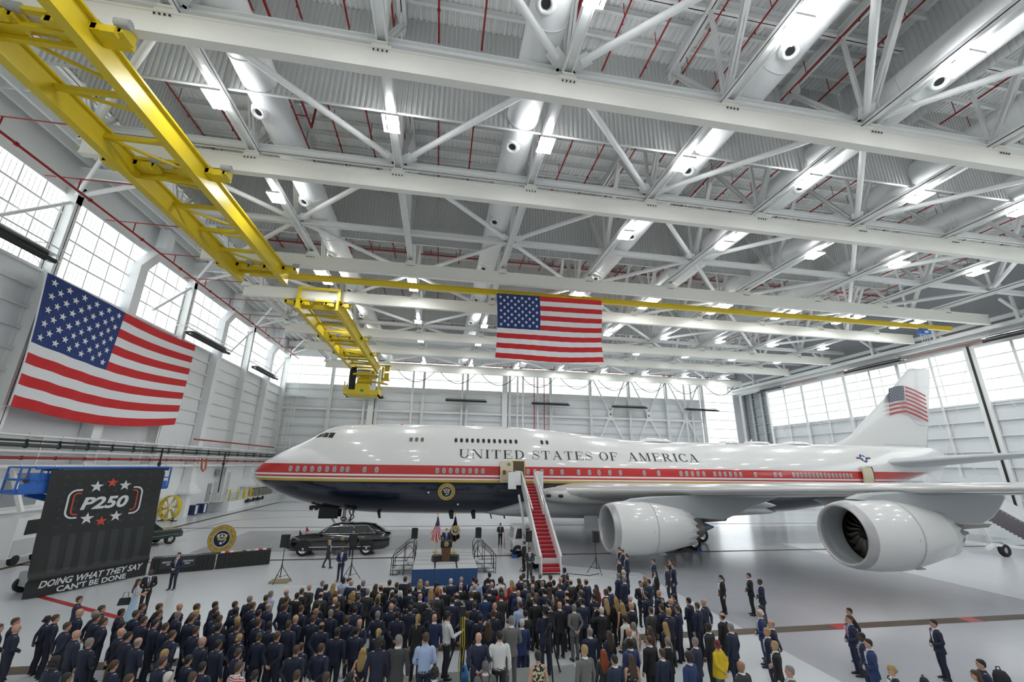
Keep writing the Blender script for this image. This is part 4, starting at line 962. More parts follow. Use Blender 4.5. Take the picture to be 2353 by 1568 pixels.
# landing gear ---------------------------------------------------------------------
def wheel(mb, c, r, w, m0=0, m1=1):
    for sg in (-1, 1): pass
    mb.lathe([(-w / 2, r * .55), (-w / 2, r * .86), (-w * .36, r * .97), (0, r), (w * .36, r * .97), (w / 2, r * .86), (w / 2, r * .55)], c, (0, 1, 0), 26, m0)
    mb.lathe([(-w * .42, r * .56), (-w * .30, r * .45), (-w * .34, r * .2), (-w * .45, 0)], c, (0, 1, 0), 20, m1); mb.lathe([(w * .42, r * .56), (w * .30, r * .45), (w * .34, r * .2), (w * .45, 0)], c, (0, 1, 0), 20, m1)
def gear(x, y, twin, zt, main):
    g = thing('landing_gear', None, None, (x, y, 0)); g.parent = plane; g.location = Vector((x, y, 0)) - WORLD[plane.name]; WORLD[g.name] = Vector((0, 0, 0))
    mb = MB(); mb.tube((0, 0, .6), (0, 0, zt), .19 if main else .15, 12); mb.tube((-.0, 0, .62), (-1.6, 0, zt - .1), .08, 8); mb.tube((.0, 0, 1.1), (.9, 0, zt - .2), .06, 8); mb.box((.1, 0, 1.5), (.5, .5, .5)); mb.sphere((0, 0, 1.95), (.32, .32, .2))
    if main: mb.tube((-.75, 0, .62), (.75, 0, .62), .13, 10)
    obj('strut', mb, M_ALU, g)
    for wx in ((-.75, .75) if main else (0,)):
        for wy in (-.56, .56):
            mb = MB(); wheel(mb, (wx, wy * (1 if main else .8), .62), .62, .44); obj('wheel', mb, [M_RUB, M_ALU], g)
    return g
gear(-7.9, AY, True, 2.9, False); gear(21.2, AY - 5.5, True, 4.2, True); gear(21.2, AY + 5.5, True, 4.2, True); gear(24.3, AY - 1.9, True, 2.8, True); gear(24.3, AY + 1.9, True, 2.8, True)
mb = MB(); mb.b2(-9.9, -8.3, AY - .75, AY - .70, 2.05, 3.0); mb.b2(-9.9, -8.3, AY + .7, AY + .75, 2.05, 3.0); mb.b2(-10.8, -8.4, AY - .5, AY + .5, 2.85, 3.05)
for k in range(5): mb.box((-10.6 + .42 * k, AY - .5, 2.85), (.25, .3, .25))
obj('nose_gear_door', mb, M_BLACK, plane)
mb = MB(); mb.path([(-7.5, AY - .3, 2.7), (-7.2, AY - .5, 2.2), (-7.35, AY - .4, 1.6), (-7.2, AY - .3, .9)], .05, 6); mb.path([(-7.2, AY - .2, 2.7), (-7.0, AY - .5, 2.1), (-7.4, AY - .3, 1.7)], .05, 6); obj('hydraulic_hose', mb, M_BLACK, plane)
for q in ((12.78, 14.0, 37.35, 37.45, 1.6, 2.6), (18.8, 20.4, 34.5, 34.6, 1.7, 3.6)): mb = MB(); mb.b2(*q); obj('main_gear_door', mb, M_PG, plane)
# ---------------------------------------------------------------- big flags
t = thing('national_flag', 'huge red, white and blue flag draped along the left wall', 'flag', (-29.6, 44.5, 10), 0, 'large hanging flags', True)
def P1(u, v, off=0):
    y = 34.0 + 20.4 * u + .5 * v * (1 - u) - .9 * v * u; sag = 1.0 * math.sin(PI * u) * (.25 + .45 * v)
    z = 20.05 - 9.85 * v - sag + .35 * u * v
    x = -29.65 + .09 * math.sin(u * 46 + v * 3.0) * (1 - u) * (.3 + .7 * v) + .22 * math.sin(u * 6 + v * 2.2) + off
    return Vector((x, y, z))
mb = MB(); us_flag(mb, P1, 90, 3, .03); obj('flag_cloth', mb, [M_FW, M_FR, M_FB], t)
mb = MB(); mb.path([P1(0, v / 10, .02) + Vector((0, -.06, 0)) for v in range(11)], .05, 6); obj('hoist_rope', mb, M_FW, t)
mb = MB(); mb.tube(P1(0, 0), P1(0, 0) + Vector((-.8, -.8, 1.2)), .02, 5); mb.tube(P1(0, 1), P1(0, 1) + Vector((-.8, -.9, -.5)), .02, 5); obj('tie_cord', mb, M_FW, t)
t = thing('national_flag', 'large red, white and blue flag hanging from the yellow monorail', 'flag', (10.7, 39.75, 17), 0, 'large hanging flags', True)
def P2(u, v, off=0):
    x = 5.0 + 11.2 * u + (.25 * math.sin(v * 3.0) - .1) * (1 - u) * .7 + .12 * math.sin(v * 5 + 1) * u
    z = 23.72 + .12 * u - 6.85 * v - .18 * math.sin(PI * u) * v + .0 * u
    y = 39.72 + .05 * math.sin(u * 60 + v * 4) * (.2 + v * .5) + .14 * math.sin(u * 8 + v * 3) * v - off
    return Vector((x, y, z))
mb = MB(); us_flag(mb, P2, 80, 3, .03); obj('flag_cloth', mb, [M_FW, M_FR, M_FB], t)
mb = MB()
for u in (0, .33, .66, 1): mb.tube(P2(u, 0), P2(u, 0) + Vector((0, .2, .35)), .02, 5)
obj('tie_cord', mb, M_FW, t)

# ---------------------------------------------------------------- banner on two blue lifts
def banner_pt(u, v, off=0):
    a, b = Vector((-19.86, 26.54, 6.14)), Vector((-17.11, 31.15, 6.19)); c, d = Vector((-19.65, 26.9, .05)), Vector((-16.93, 31.45, .05))
    p = a.lerp(b, u).lerp(c.lerp(d, u), v)
    fold = .09 * math.sin(u * 24 + v * 5) * v * max(0, 1 - u * 1.5) + .05 * math.sin(v * 9 + u * 2) + (.22 * math.exp(-((v - .855) / .02) ** 2) * (1 - u * .4))
    return p + Vector((.858, -.513, 0)) * (.05 + fold * .8 + off)
t = thing('banner', 'tall black banner with P250 and star lettering hanging from blue lifts', 'banner', (-18.4, 29, 0), 0, None, True)
def banner_mat():
    m = bpy.data.materials.new('banner_cloth_black'); m.use_nodes = True; b = m.node_tree.nodes['Principled BSDF']
    n = m.node_tree.nodes.new('ShaderNodeTexNoise'); n.inputs['Scale'].default_value = 1.2; r = m.node_tree.nodes.new('ShaderNodeValToRGB')
    r.color_ramp.elements[0].color = (.010, .012, .012, 1); r.color_ramp.elements[1].color = (.019, .021, .021, 1)
    m.node_tree.links.new(n.outputs['Fac'], r.inputs[0]); m.node_tree.links.new(r.outputs[0], b.inputs['Base Color']); b.inputs['Roughness'].default_value = .6
    return m
mb = MB(); nu, nv = 48, 60; mb.add([banner_pt(i / nu, j / nv) for j in range(nv + 1) for i in range(nu + 1)], [(j * (nu + 1) + i, (j + 1) * (nu + 1) + i, (j + 1) * (nu + 1) + i + 1, j * (nu + 1) + i + 1) for j in range(nv) for i in range(nu)], 0, True)
HW = 1.15                     # height over width of the cloth
for k in range(7):
    u0 = .12 + .118 * k
    for j in range(12):
        v0, v1 = .54 + .29 * j / 12, .54 + .29 * (j + 1) / 12
        mb.add([banner_pt(u0, v0, .012), banner_pt(u0, v1, .012), banner_pt(u0 + .06, v1, .012), banner_pt(u0 + .06, v0, .012)], [(0, 1, 2, 3)], 3)
for r_i in range(7):
    for c_i in range(8): mb.add([banner_pt(.13 + .105 * c_i + x * HW, .06 + .068 * r_i - y, .012) for x, y in star(0, 0, .024)], [tuple(range(10))], 3)
def BT(x, y, off=.025): return banner_pt(x, y, off)
for cx, cy, r_, m_i in [(.381, .152, .053, 1), (.509, .122, .046, 2), (.629, .150, .050, 1), (.359, .424, .053, 1), (.481, .457, .046, 2), (.603, .423, .050, 1)]:
    mb.add([BT(cx + x * HW, cy - y) for x, y in star(0, 0, r_)] + [BT(cx, cy)], [(10, (i + 1) % 10, i) for i in range(10)], m_i)
def band(pts, w, m):
    L, R = [], []
    for i, p in enumerate(pts):
        a = pts[max(0, i - 1)]; b = pts[min(len(pts) - 1, i + 1)]; dx, dy = (b[0] - a[0]) / HW, b[1] - a[1]; k = math.hypot(dx, dy) or 1
        nx, ny = -dy / k * w / 2, dx / k * w / 2; L.append(BT(p[0] + nx * HW, p[1] + ny)); R.append(BT(p[0] - nx * HW, p[1] - ny))
    n = len(pts); mb.add(L + R, [(i, i + 1, n + i + 1, n + i) for i in range(n - 1)], m)
def bracket(x0, x1, y0, y1, r, w, m, sg):
    pts = [(x1, y0)] + [(x0 + sg * r * HW - sg * r * HW * math.sin(PI / 2 * t / 6), y0 + r - r * math.cos(PI / 2 * t / 6)) for t in range(7)] + [(x0 + sg * r * HW - sg * r * HW * math.cos(PI / 2 * t / 6), y1 - r + r * math.sin(PI / 2 * t / 6)) for t in range(7)] + [(x1, y1)]
    band(pts, w, m)
bracket(.172, .27, .176, .408, .055, .014, 1, 1); bracket(.212, .27, .204, .38, .028, .011, 2, 1)
bracket(.808, .715, .170, .408, .055, .014, 1, -1); bracket(.766, .715, .198, .376, .028, .011, 2, -1)
put_text(mb, 'P250', lambda x, y: BT(x, y), .282, .690, .348, .240, 1, .035, .18)
put_text(mb, 'DOING WHAT THEY SAY', lambda x, y: BT(x, y), .088, .950, .935, .880, 1, .03, .2)
put_text(mb, 'CAN\u2019T BE DONE', lambda x, y: BT(x, y), .233, .803, .992, .946, 1, .03, .0)
obj('banner_cloth', mb, [banner_mat(), mat('banner_white', (.66, .68, .69), .7), mat('banner_red', (.55, .07, .035), .7), mat('banner_dark_grey', (.030, .034, .034), .6)], t)
mb = MB(); mb.tube((-20.2, 26.1, 6.22), (-17.0, 31.45, 6.25), .07, 8); obj('top_bar', mb, M_BLUE, t)
def boom_lift(label, y0, y1, yc):
    t = thing('boom_lift', label, 'lift', (-19.65, 26.9, 0), math.atan2(-.513, .858), 'blue lifts behind the banner')
    mb = MB(); x0, x1, z0, z1 = -1.4, -.15, 5.0, 6.25
    for z in (z0 + .1, z0 + .65, z1): mb.path([(x0, y0, z), (x1, y0, z), (x1, y1, z), (x0, y1, z), (x0, y0, z)], .045, 6)
    for x in (x0, x1):
        for y in (y0, (y0 + y1) / 2, y1): mb.tube((x, y, z0), (x, y, z1), .045, 6)
    mb.b2(x0, x1, y0, y1, z0 - .05, z0 + .06); mb.b2(x1 - .02, x1 + .04, y0 + .1, y1 - .1, z0, z0 + .45); mb.b2(x1 - .35, x1, y0 + .4, y1 - .3, z0 + .3, z0 + .95)
    obj('basket', mb, M_BLUE, t)
    mb = MB(); mb.box((x1 - .2, y1 - .35, z1 - .1), (.3, .5, .15)); mb.box((x1 + .02, y0 + .3, z0 + .6), (.12, .2, .15)); obj('control_box', mb, M_BLACK, t)
    mb = MB(); mb.bar((-.9, (y0 + y1) / 2, 4.95), (-1.2, yc, 4.3), .25, .3); mb.bar((-1.2, yc, 4.4), (-1.3, yc + .3, 1.2), .3, .35); mb.bar((-1.3, yc + .3, 1.3), (-1.3, yc - .3, .8), .3, .3)
    obj('boom', mb, M_BLUE, t)
    mb = MB(); mb.b2(-2.1, -.7, yc - .8, yc + .8, .35, 1.0); obj('chassis', mb, M_GREYP, t)
    for dx in (-2.05, -.75):
        for dy in (-.55, .55): mb = MB(); mb.tube((dx - .12, yc + dy, .38), (dx + .12, yc + dy, .38), .38, 16); obj('wheel', mb, M_RUB, t)
boom_lift('blue boom lift basket at the upper left corner of the banner', -1.45, .1, 1.3); boom_lift('blue boom lift basket at the upper right corner of the banner', 4.2, 5.45, 3.9)

# ---------------------------------------------------------------- stage
t = thing('stage', 'low grey stage with pleated blue skirt', 'stage', (.83, 29.9, 0), 0, None, True)
mb = MB(); mb.b2(-1.04, 2.7, 27.3, 32.55, .84, .9); obj('deck', mb, M_LGREY, t)
mb = MB()
for x in (.22, 1.5): mb.b2(x - .04, x + .04, 27.32, 32.5, .9, .906)
for y in (28.5, 29.7, 30.9, 31.8): mb.b2(-1.02, 2.68, y - .015, y + .015, .9, .905)
obj('deck_seam', mb, M_BLKG, t)
mb = MB(); pts = []
def edge(): 
    path = [(-1.06, 32.5), (-1.06, 27.28), (2.72, 27.28), (2.72, 32.5)]; out = []
    for a, b in zip(path[:-1], path[1:]):
        L = math.hypot(b[0] - a[0], b[1] - a[1]); n = int(L / .06); nx, ny = (b[1] - a[1]) / L, -(b[0] - a[0]) / L
        for i in range(n): tt = i / n; k = .035 * math.sin(i * 1.9) + .02 * math.sin(i * .7); out.append((a[0] + (b[0] - a[0]) * tt, a[1] + (b[1] - a[1]) * tt, nx, ny, k))
    return out
E_ = edge(); r0 = [(x, y, .88) for x, y, nx, ny, k in E_]; r1 = [(x - nx * (-.02 - k * .6) * -1, y - ny * (-.02 - k * .6) * -1, .5) for x, y, nx, ny, k in E_]; r2 = [(x - nx * (.06 + k), y - ny * (.06 + k), .015) for x, y, nx, ny, k in E_]
r1 = [(x - nx * (.03 + k * .6), y - ny * (.03 + k * .6), .5) for x, y, nx, ny, k in E_]
mb.loft([r0, r1, r2], 0, False, True, False); obj('skirt', mb, M_SKIRT, t)
def stage_steps(x, sg, label):
    t = thing('stage_steps', label, 'steps', (x, 30.6, 0), 0, 'steps at the stage ends', True)
    for k in range(4):
        mb = MB(); mb.b2(x - .15 - .13 + sg * (.33 * k - .4), x + .15 - .13 + .26 + sg * (.33 * k - .4) - .13, 30.0, 31.2, .70 - .2 * k, .74 - .2 * k); obj('tread', mb, M_LGREY, t)
    for y in (29.95, 31.25):
        mb = MB(); a = lambda dx, z: (x + sg * dx, y, z)
        mb.path([a(-.55, 1.0), a(-.6, 1.6), a(-.45, 1.95), a(-.15, 1.9), a(.75, 1.15), a(.85, 1.0), a(.85, 0)], .022, 6); mb.path([a(-.55, 1.0), a(-.5, 1.45), a(-.2, 1.7), a(.65, 1.02), a(.72, .85), a(.72, .0)], .02, 6)
        mb.tube(a(.1, 0), a(.1, 1.75), .02, 6); mb.tube(a(-.45, .3), a(.85, .3), .02, 6); mb.tube(a(-.45, .58), a(.85, .58), .02, 6); mb.path([a(-.55, 0), a(-.55, 1.0)], .022, 6)
        obj('handrail', mb, M_BLACK, t)
stage_steps(-1.62, -1, 'black railed steps at the left end of the stage'); stage_steps(3.28, 1, 'black railed steps at the right end of the stage')
# lectern
t = thing('lectern', 'dark wooden lectern with black top and round gold seal', 'lectern', (.86, 29.3, .9), 0, None, True)
sec = lambda w, d, z: [(.86 - w, 29.3 - d, z), (.86 + w, 29.3 - d, z), (.86 + w, 29.3 + d, z), (.86 - w, 29.3 + d, z)]
mb = MB(); mb.loft([sec(.24, .2, .9), sec(.26, .21, .96), sec(.24, .2, .97), sec(.30, .24, 1.72)], 0, True, False); obj('column', mb, M_WOOD, t)
mb = MB(); mb.loft([sec(.32, .26, 1.70), sec(.36, .29, 1.74), sec(.36, .30, 2.05), sec(.31, .26, 2.13)], 0, True, False); obj('top', mb, M_BLKG, t)
seal(t, (.86, 28.985, 1.92), (1, 0, 0), (0, 0, 1), .145, .01)
for dx in (-.07, .07):
    mb = MB(); mb.path([(.86 + dx, 29.35, 2.1), (.86 + dx, 29.25, 2.3), (.86 + dx * .5, 29.32, 2.42)], .008, 5); mb.sphere((.86 + dx * .5, 29.33, 2.43), .022, 8, 6); obj('microphone', mb, M_BLACK, t)
for i, (x, rz, lb) in enumerate([(.30, .35, 'left'), (1.40, -.35, 'right')]):
    t = thing('monitor_speaker', 'black wedge monitor speaker on the stage, %s of the lectern' % lb, 'speaker', (x, 29.25, .9), rz, 'stage monitor speakers')
    mb = MB(); mb.prism([(-.2, 0), (.2, 0), (.22, .2), (.02, .4), (-.2, .34)], lambda a, z, w: Vector((w, a, z)), -.26, .26); obj('cabinet', mb, M_BLKG, t)
    mb = MB(); mb.add([(-.22, .215, .19), (.22, .215, .19), (.22, .03, .375), (-.22, .03, .375)], [(0, 1, 2, 3)]); obj('grille', mb, M_BLACK, t)
def stage_flag(x, national, label):
    t = thing('flag_stand', label, 'flag', (x, 32.0, .9), 0, 'flags on the stage', True)
    mb = MB(); mb.lathe([(0, .0), (0, .22), (.04, .22), (.07, .08), (.16, .05)], (x, 32.0, .9), (0, 0, 1), 18); mb.tube((x, 32.0, .95), (x, 32.0, 3.28), .018, 8); obj('pole', mb, M_GOLD, t)
    mb = MB(); mb.sphere((x, 32, 3.3), .035, 8, 6); mb.loft([[(x + sx * .12, 31.99, 3.4), (x + sx * .02, 31.98, 3.33), (x, 32.02, 3.38), (x + sx * .05, 32.0, 3.42)] for sx in (-1, -.1, .1, 1)], 0, True, False); mb.sphere((x, 32, 3.4), (.03, .03, .06), 8, 6); obj('eagle_finial', mb, M_GOLD, t)
    def FPt(u, v, off=0):       # hanging folds: hoist at the pole, fly drooping down
        k = u; d = .05 + .40 * math.sin(min(1, v * 1.15 + .02) * PI * .5) * (.15 + .85 * v)
        xx = x + (k - .52) * 2 * d * (.95 if k < .5 else .9) + .02 * math.sin(v * 7); zz = 3.12 - 1.30 * v - .55 * (abs(k - .55) < .5) * (1 - abs(k - .55) / .55) * (v * .55) + .1 * k
        yy = 31.93 - .07 * math.sin(k * 22) * (.25 + v) - off - .05 * v
        return Vector((xx, yy, zz))
    mb = MB()
    if national:
        n = 40; m_ = 33
        for j in range(m_):
            for i in range(n):
                u0, u1, v0, v1 = i / n, (i + 1) / n, j / m_, (j + 1) / m_
                k = 2 if v1 < .42 else (1 if int((u0 * 13 + (v0 * 3.2 if u0 < .5 else -v0 * 3.2) + 20)) % 2 == 0 else 0)
                mb.add([FPt(u0, v0), FPt(u0, v1), FPt(u1, v1), FPt(u1, v0)], [(0, 1, 2, 3)], k)
        for j in range(7):
            for i in range(7):
                u, v = .12 + .12 * i + (.06 if j % 2 else 0), .06 + .05 * j
                if u < .95: mb.add([FPt(u + xx * .5, v - yy, .02) for xx, yy in star(0, 0, .028)], [tuple(range(10))], 0)
    else:
        n = 30
        for j in range(n):
            for i in range(n):
                u0, u1, v0, v1 = i / n, (i + 1) / n, j / n, (j + 1) / n; mb.add([FPt(u0, v0), FPt(u0, v1), FPt(u1, v1), FPt(u1, v0)], [(0, 1, 2, 3)], 3)
    for i in range(30):
        u0, u1 = i / 30, (i + 1) / 30; mb.add([FPt(u0, 1), FPt(u0, 1) + Vector((0, 0, -.06)), FPt(u1, 1) + Vector((0, 0, -.06)), FPt(u1, 1)], [(0, 1, 2, 3)], 4)
    cl = obj('flag_cloth', mb, [M_FW, M_FR, M_FB, M_NAVY, M_GOLD], t)
    if not national: seal(cl, (x + .04, 31.72, 2.32), (1, 0, 0), (0, .03, 1), .32, .01)
stage_flag(.25, True, 'national flag with gold fringe hanging behind the lectern, left side'); stage_flag(1.46, False, 'dark blue flag with round eagle seal hanging behind the lectern')
# loudspeakers on tripods
def pa_speaker(x, y, label, rz=0, h=2.55):
    t = thing('loudspeaker', 'black loudspeaker on a tall tripod ' + label, 'speaker', (x, y, 0), rz, 'loudspeakers on tripods')
    mb = MB(); mb.loft([[(-.22, -.17, z), (.22, -.17, z), (.15, .17, z), (-.15, .17, z)] for z in (h - .68, h)], 0, True, False); obj('cabinet', mb, M_BLKG, t)
    mb = MB(); mb.b2(-.20, .20, -.185, -.17, h - .66, h - .02); obj('grille', mb, M_BLACK, t)
    mb = MB(); mb.tube((0, 0, .25), (0, 0, h - .66), .02, 8); mb.tube((0, 0, .3), (0, 0, 1.2), .028, 8); mb.tube((0, 0, .85), (0, 0, .95), .045, 8); obj('pole', mb, M_BLACK, t)
    for k in range(3):
        a = .5 + 2 * PI * k / 3; mb = MB(); mb.tube((0, 0, .88), (.62 * math.cos(a), .62 * math.sin(a), .02), .018, 6); mb.tube((0, 0, .3), (.38 * math.cos(a), .38 * math.sin(a), .36), .012, 5); obj('leg', mb, M_BLACK, t)
for x, y, lb, rz in [(-8.6, 29.05, 'left of the limousine', -.25), (-4.7, 29.0, 'in front of the limousine', 0), (-1.3, 33.3, 'beside the left stage steps', 0), (3.25, 33.3, 'beside the right stage steps', 0), (6.25, 29.75, 'at the foot of the boarding stairs', 0), (10.67, 29.1, 'in front of the near inner engine', .25)]: pa_speaker(x, y, lb, rz, 2.28 if 'steps' in lb else 2.55)
mb = MB(); mb.box((-8.6, 29.1, .06), (1.0, .7, .12)); obj('sandbag', mb, mat('khaki_bag', (.30, .27, .17), .9), None, 'khaki sandbag under the leftmost loudspeaker tripod', 'sandbag')
mb = MB(); mb.path([(10.8, 29.0, .02), (10.0, 28.6, .02), (8.9, 29.2, .02), (8.4, 29.3, .02)], .02, 5); obj('floor_cable', mb, M_BLACK, None, 'black cable on the floor between stairs and loudspeaker', 'cable')

# ---------------------------------------------------------------- limousine
def limousine():
    t = thing('limousine', 'long black armoured limousine with small fender flags under the airplane nose', 'car', (-6.8, 37.4, 0), 0, None, True)
    yc = 37.4; xn, xt = -10.72, -3.3
    M_CAR = mat('car_black', (.006, .006, .006), .12, coat=1.0)
    top = [(xn, 1.05), (xn + .12, 1.22), (xn + .6, 1.36), (-8.75, 1.46), (-8.3, 1.48), (-4.2, 1.52), (-3.55, 1.52), (xt + .05, 1.42), (xt, 1.1)]
    bot = [(xn, .42), (xn + .5, .34), (-9, .38), (-4.2, .38), (-3.7, .42), (xt, .62)]
    wid = [(xn, .62), (xn + .15, .85), (xn + .7, .98), (-9, 1.03), (-4, 1.03), (xt + .35, .96), (xt, .78)]
    rings = []
    for i in range(41):
        x = xn + (xt - xn) * i / 40; a, b, w = lerp_tab(top, x), lerp_tab(bot, x), lerp_tab(wid, x)
        rings.append([(x, yc - w * .94, b), (x, yc - w, b + .25), (x, yc - w, (a + b) / 2 + .1), (x, yc - w * .95, a - .08), (x, yc - w * .82, a), (x, yc + w * .82, a), (x, yc + w * .95, a - .08), (x, yc + w, (a + b) / 2 + .1), (x, yc + w, b + .25), (x, yc + w * .94, b)])
    mb = MB(); mb.loft(rings); body = obj('body', mb, M_CAR, t)
    ct = [(-8.75, 1.46), (-8.3, 1.78), (-7.75, 2.08), (-7.0, 2.17), (-5.4, 2.18), (-4.75, 2.10), (-4.2, 1.84), (-3.7, 1.55)]
    rings = []
    for i in range(31):
        x = -8.75 + 5.05 * i / 30; a = lerp_tab(ct, x); k = max(0, (a - 1.44) / .74); w = .95; wt = .95 - .24 * k
        rings.append([(x, yc - w, 1.42), (x, yc - wt - .02, a - .06 * k), (x, yc - wt * .86, a), (x, yc + wt * .86, a), (x, yc + wt + .02, a - .06 * k), (x, yc + w, 1.42)])
    mb = MB(); mb.loft(rings); obj('cabin', mb, M_CAR, t)
    def side(x, z, out=.012): a = lerp_tab(ct, x); k = max(0, (a - 1.44) / .74); f = (z - 1.42) / max(.05, a - .06 * k - 1.42); return Vector((x, yc - (.95 + (.95 - .24 * k + .02 - .95) * f) - out, z))
    for q in ([(-8.35, 1.53), (-7.85, 1.96), (-7.25, 2.03), (-7.25, 1.53)], [(-7.15, 1.53), (-7.15, 2.03), (-6.1, 2.05), (-6.1, 1.53)], [(-6.0, 1.53), (-6.0, 2.05), (-5.1, 2.03), (-5.0, 1.53)], [(-4.92, 1.53), (-5.02, 2.0), (-4.8, 1.96), (-4.45, 1.55)]):
        mb = MB(); mb.add([side(x, z) for x, z in q], [(0, 1, 2, 3)]); obj('window', mb, M_GLASS, t)
    mb = MB(); mb.add([(-8.62, yc - .85, 1.55), (-7.95, yc - .72, 1.98), (-7.95, yc + .72, 1.98), (-8.62, yc + .85, 1.55)], [(0, 1, 2, 3)]); 
    mb.v = [(x - .03, y, z + .05) for x, y, z in mb.v]; obj('windscreen', mb, M_GLASS, t)
    mb = MB()
    for a, b in (((-8.4, 1.51), (-4.4, 1.53)), ((-7.86, 1.99), (-5.05, 2.08)), ((-8.38, 1.52), (-7.86, 1.99)), ((-5.05, 2.07), (-4.42, 1.54))):
        n = 8; mb.path([side(a[0] + (b[0] - a[0]) * i / n, a[1] + (b[1] - a[1]) * i / n, .02) for i in range(n + 1)], .018, 5)
    mb.bar((-9.1, yc - 1.035, .62), (-4.6, yc - 1.035, .62), .03, .05); mb.bar((-4.1, yc - 1.0, .68), (-3.5, yc - .95, .72), .03, .05)
    for x in (-7.6, -6.4, -5.4): mb.bar((x, yc - 1.04, 1.28), (x + .25, yc - 1.04, 1.28), .03, .05)
    mb.bar((xn + .02, yc - .7, .95), (xn + .3, yc - .9, 1.22), .05, .08); mb.bar((xn + .05, yc - .88, .55), (xn + .05, yc - .7, .55), .08, .1)
    obj('chrome_trim', mb, M_CHROME, t)
    mb = MB(); mb.b2(xt - .32, xt - .1, yc - .95, yc - .7, 1.05, 1.32); mb.b2(xt - .32, xt - .1, yc + .7, yc + .95, 1.05, 1.32); obj('tail_light', mb, mat('tail_light_red', (.5, .01, .01), .2, emit=.4), t)
    mb = MB(); mb.b2(xn - .02, xn + .1, yc - .55, yc + .55, .6, 1.0); obj('grille', mb, M_CHROME, t)
    for x in (-9.5, -4.95):
        for sg in (-1, 1):
            mb = MB(); mb.lathe([(-.14, .30), (-.14, .42), (-.1, .50), (.1, .50), (.14, .42), (.14, .30)], (x, yc + sg * .92, .50), (0, 1, 0), 26, 0)
            mb.lathe([(sg * .13, .31), (sg * .09, .27), (sg * .11, .12), (sg * .15, .0)], (x, yc + sg * .92, .50), (0, 1, 0), 20, 1)
            for k in range(8): a = 2 * PI * k / 8; mb.box((x + .2 * math.cos(a), yc + sg * 1.03, .5 + .2 * math.sin(a)), (.06, .02, .06), 0)
            obj('wheel', mb, [M_RUB, M_CHROME], t)
    for xw in (-9.5, -4.95):
        mb = MB(); mb.prism([(xw - .58, .38)] + [(xw + .62 * math.cos(PI - PI * i / 10), .5 + .62 * math.sin(PI * i / 10)) for i in range(11)] + [(xw + .58, .38)], lambda a, z, w: Vector((a, w, z)), yc - 1.045, yc - .8); obj('wheel_arch', mb, M_BLACK, t)
    for sg, cols in ((-1, (M_NAVY, M_GOLD)), (1, (M_FR, M_FB))):
        mb = MB(); mb.tube((-9.95, yc + sg * .88, 1.3), (-9.95, yc + sg * .88, 1.85), .012, 5, 1); mb.add([(-9.95, yc + sg * .88, 1.82), (-9.72, yc + sg * .92, 1.5), (-9.92, yc + sg * .9, 1.38), (-9.95, yc + sg * .88, 1.42)], [(0, 1, 2, 3)], 0); obj('fender_flag', mb, list(cols), t)
    seal(t, (-6.75, yc - 1.04, 1.18), (1, 0, 0), (0, 0, 1), .13, .008)
    mb = MB(); mb.box((-8.35, yc - 1.05, 1.56), (.2, .2, .16)); obj('side_mirror', mb, M_CAR, t)
limousine()

# ---------------------------------------------------------------- boarding stairs truck
t = thing('boarding_stairs', 'tall white boarding stairs with red carpet leading to the airplane door', 'stairs', (7.6, 33.5, 0), 0, None, True)
def step_x(y): k = (y - 29) / 8.8; return 7.05 + .32 * k, 8.2 + .28 * k
NS = 24; pts = []
for i in range(NS + 1): pts.append((29.05 + 8.6 * i / NS, .12 + 5.1 * i / NS))
mb = MB(); mr_ = MB()
for i in range(NS):
    (y0, z0), (y1, z1) = pts[i], pts[i + 1]; wi = .13 if i > 13 else 0
    xa, xb = step_x(y0); xa += wi * .4; xb -= wi
    mb.add([(xa, y0, z0), (xb, y0, z0), (xb, y0, z1 - .03), (xa, y0, z1 - .03)], [(0, 1, 2, 3)]); mb.add([(xa, y0 - .02, z1), (xb, y0 - .02, z1), (xb, y1, z1), (xa, y1, z1)], [(0, 1, 2, 3)])
    mb.add([(xa, y0 - .03, z1 - .06), (xb, y0 - .03, z1 - .06), (xb, y0 - .02, z1), (xa, y0 - .02, z1)], [(0, 1, 2, 3)])
    mr_.b2(xa - .03, xb + .03, y0 - .01, y0 + .02, z0 + .005, z0 + .035)
obj('carpet', mb, M_CARP, t); obj('tread_edge', mr_, M_LGREY, t)
def slab(mb, xs_, y0, z0, y1, z1, lo, hi, th=.06, m=0):
    p = [(y0, z0 + lo), (y1, z1 + lo), (y1, z1 + hi), (y0, z0 + hi)]; x0, x1 = xs_
    mb.add([(x0 - th / 2, p[0][0], p[0][1]), (x1 - th / 2, p[1][0], p[1][1]), (x1 - th / 2, p[2][0], p[2][1]), (x0 - th / 2, p[3][0], p[3][1]), (x0 + th / 2, p[0][0], p[0][1]), (x1 + th / 2, p[1][0], p[1][1]), (x1 + th / 2, p[2][0], p[2][1]), (x0 + th / 2, p[3][0], p[3][1])], [(0, 1, 2, 3), (4, 7, 6, 5), (0, 4, 5, 1), (1, 5, 6, 2), (2, 6, 7, 3), (3, 7, 4, 0)], m)
(ya, za), (yb_, zb_) = pts[0], pts[-1]
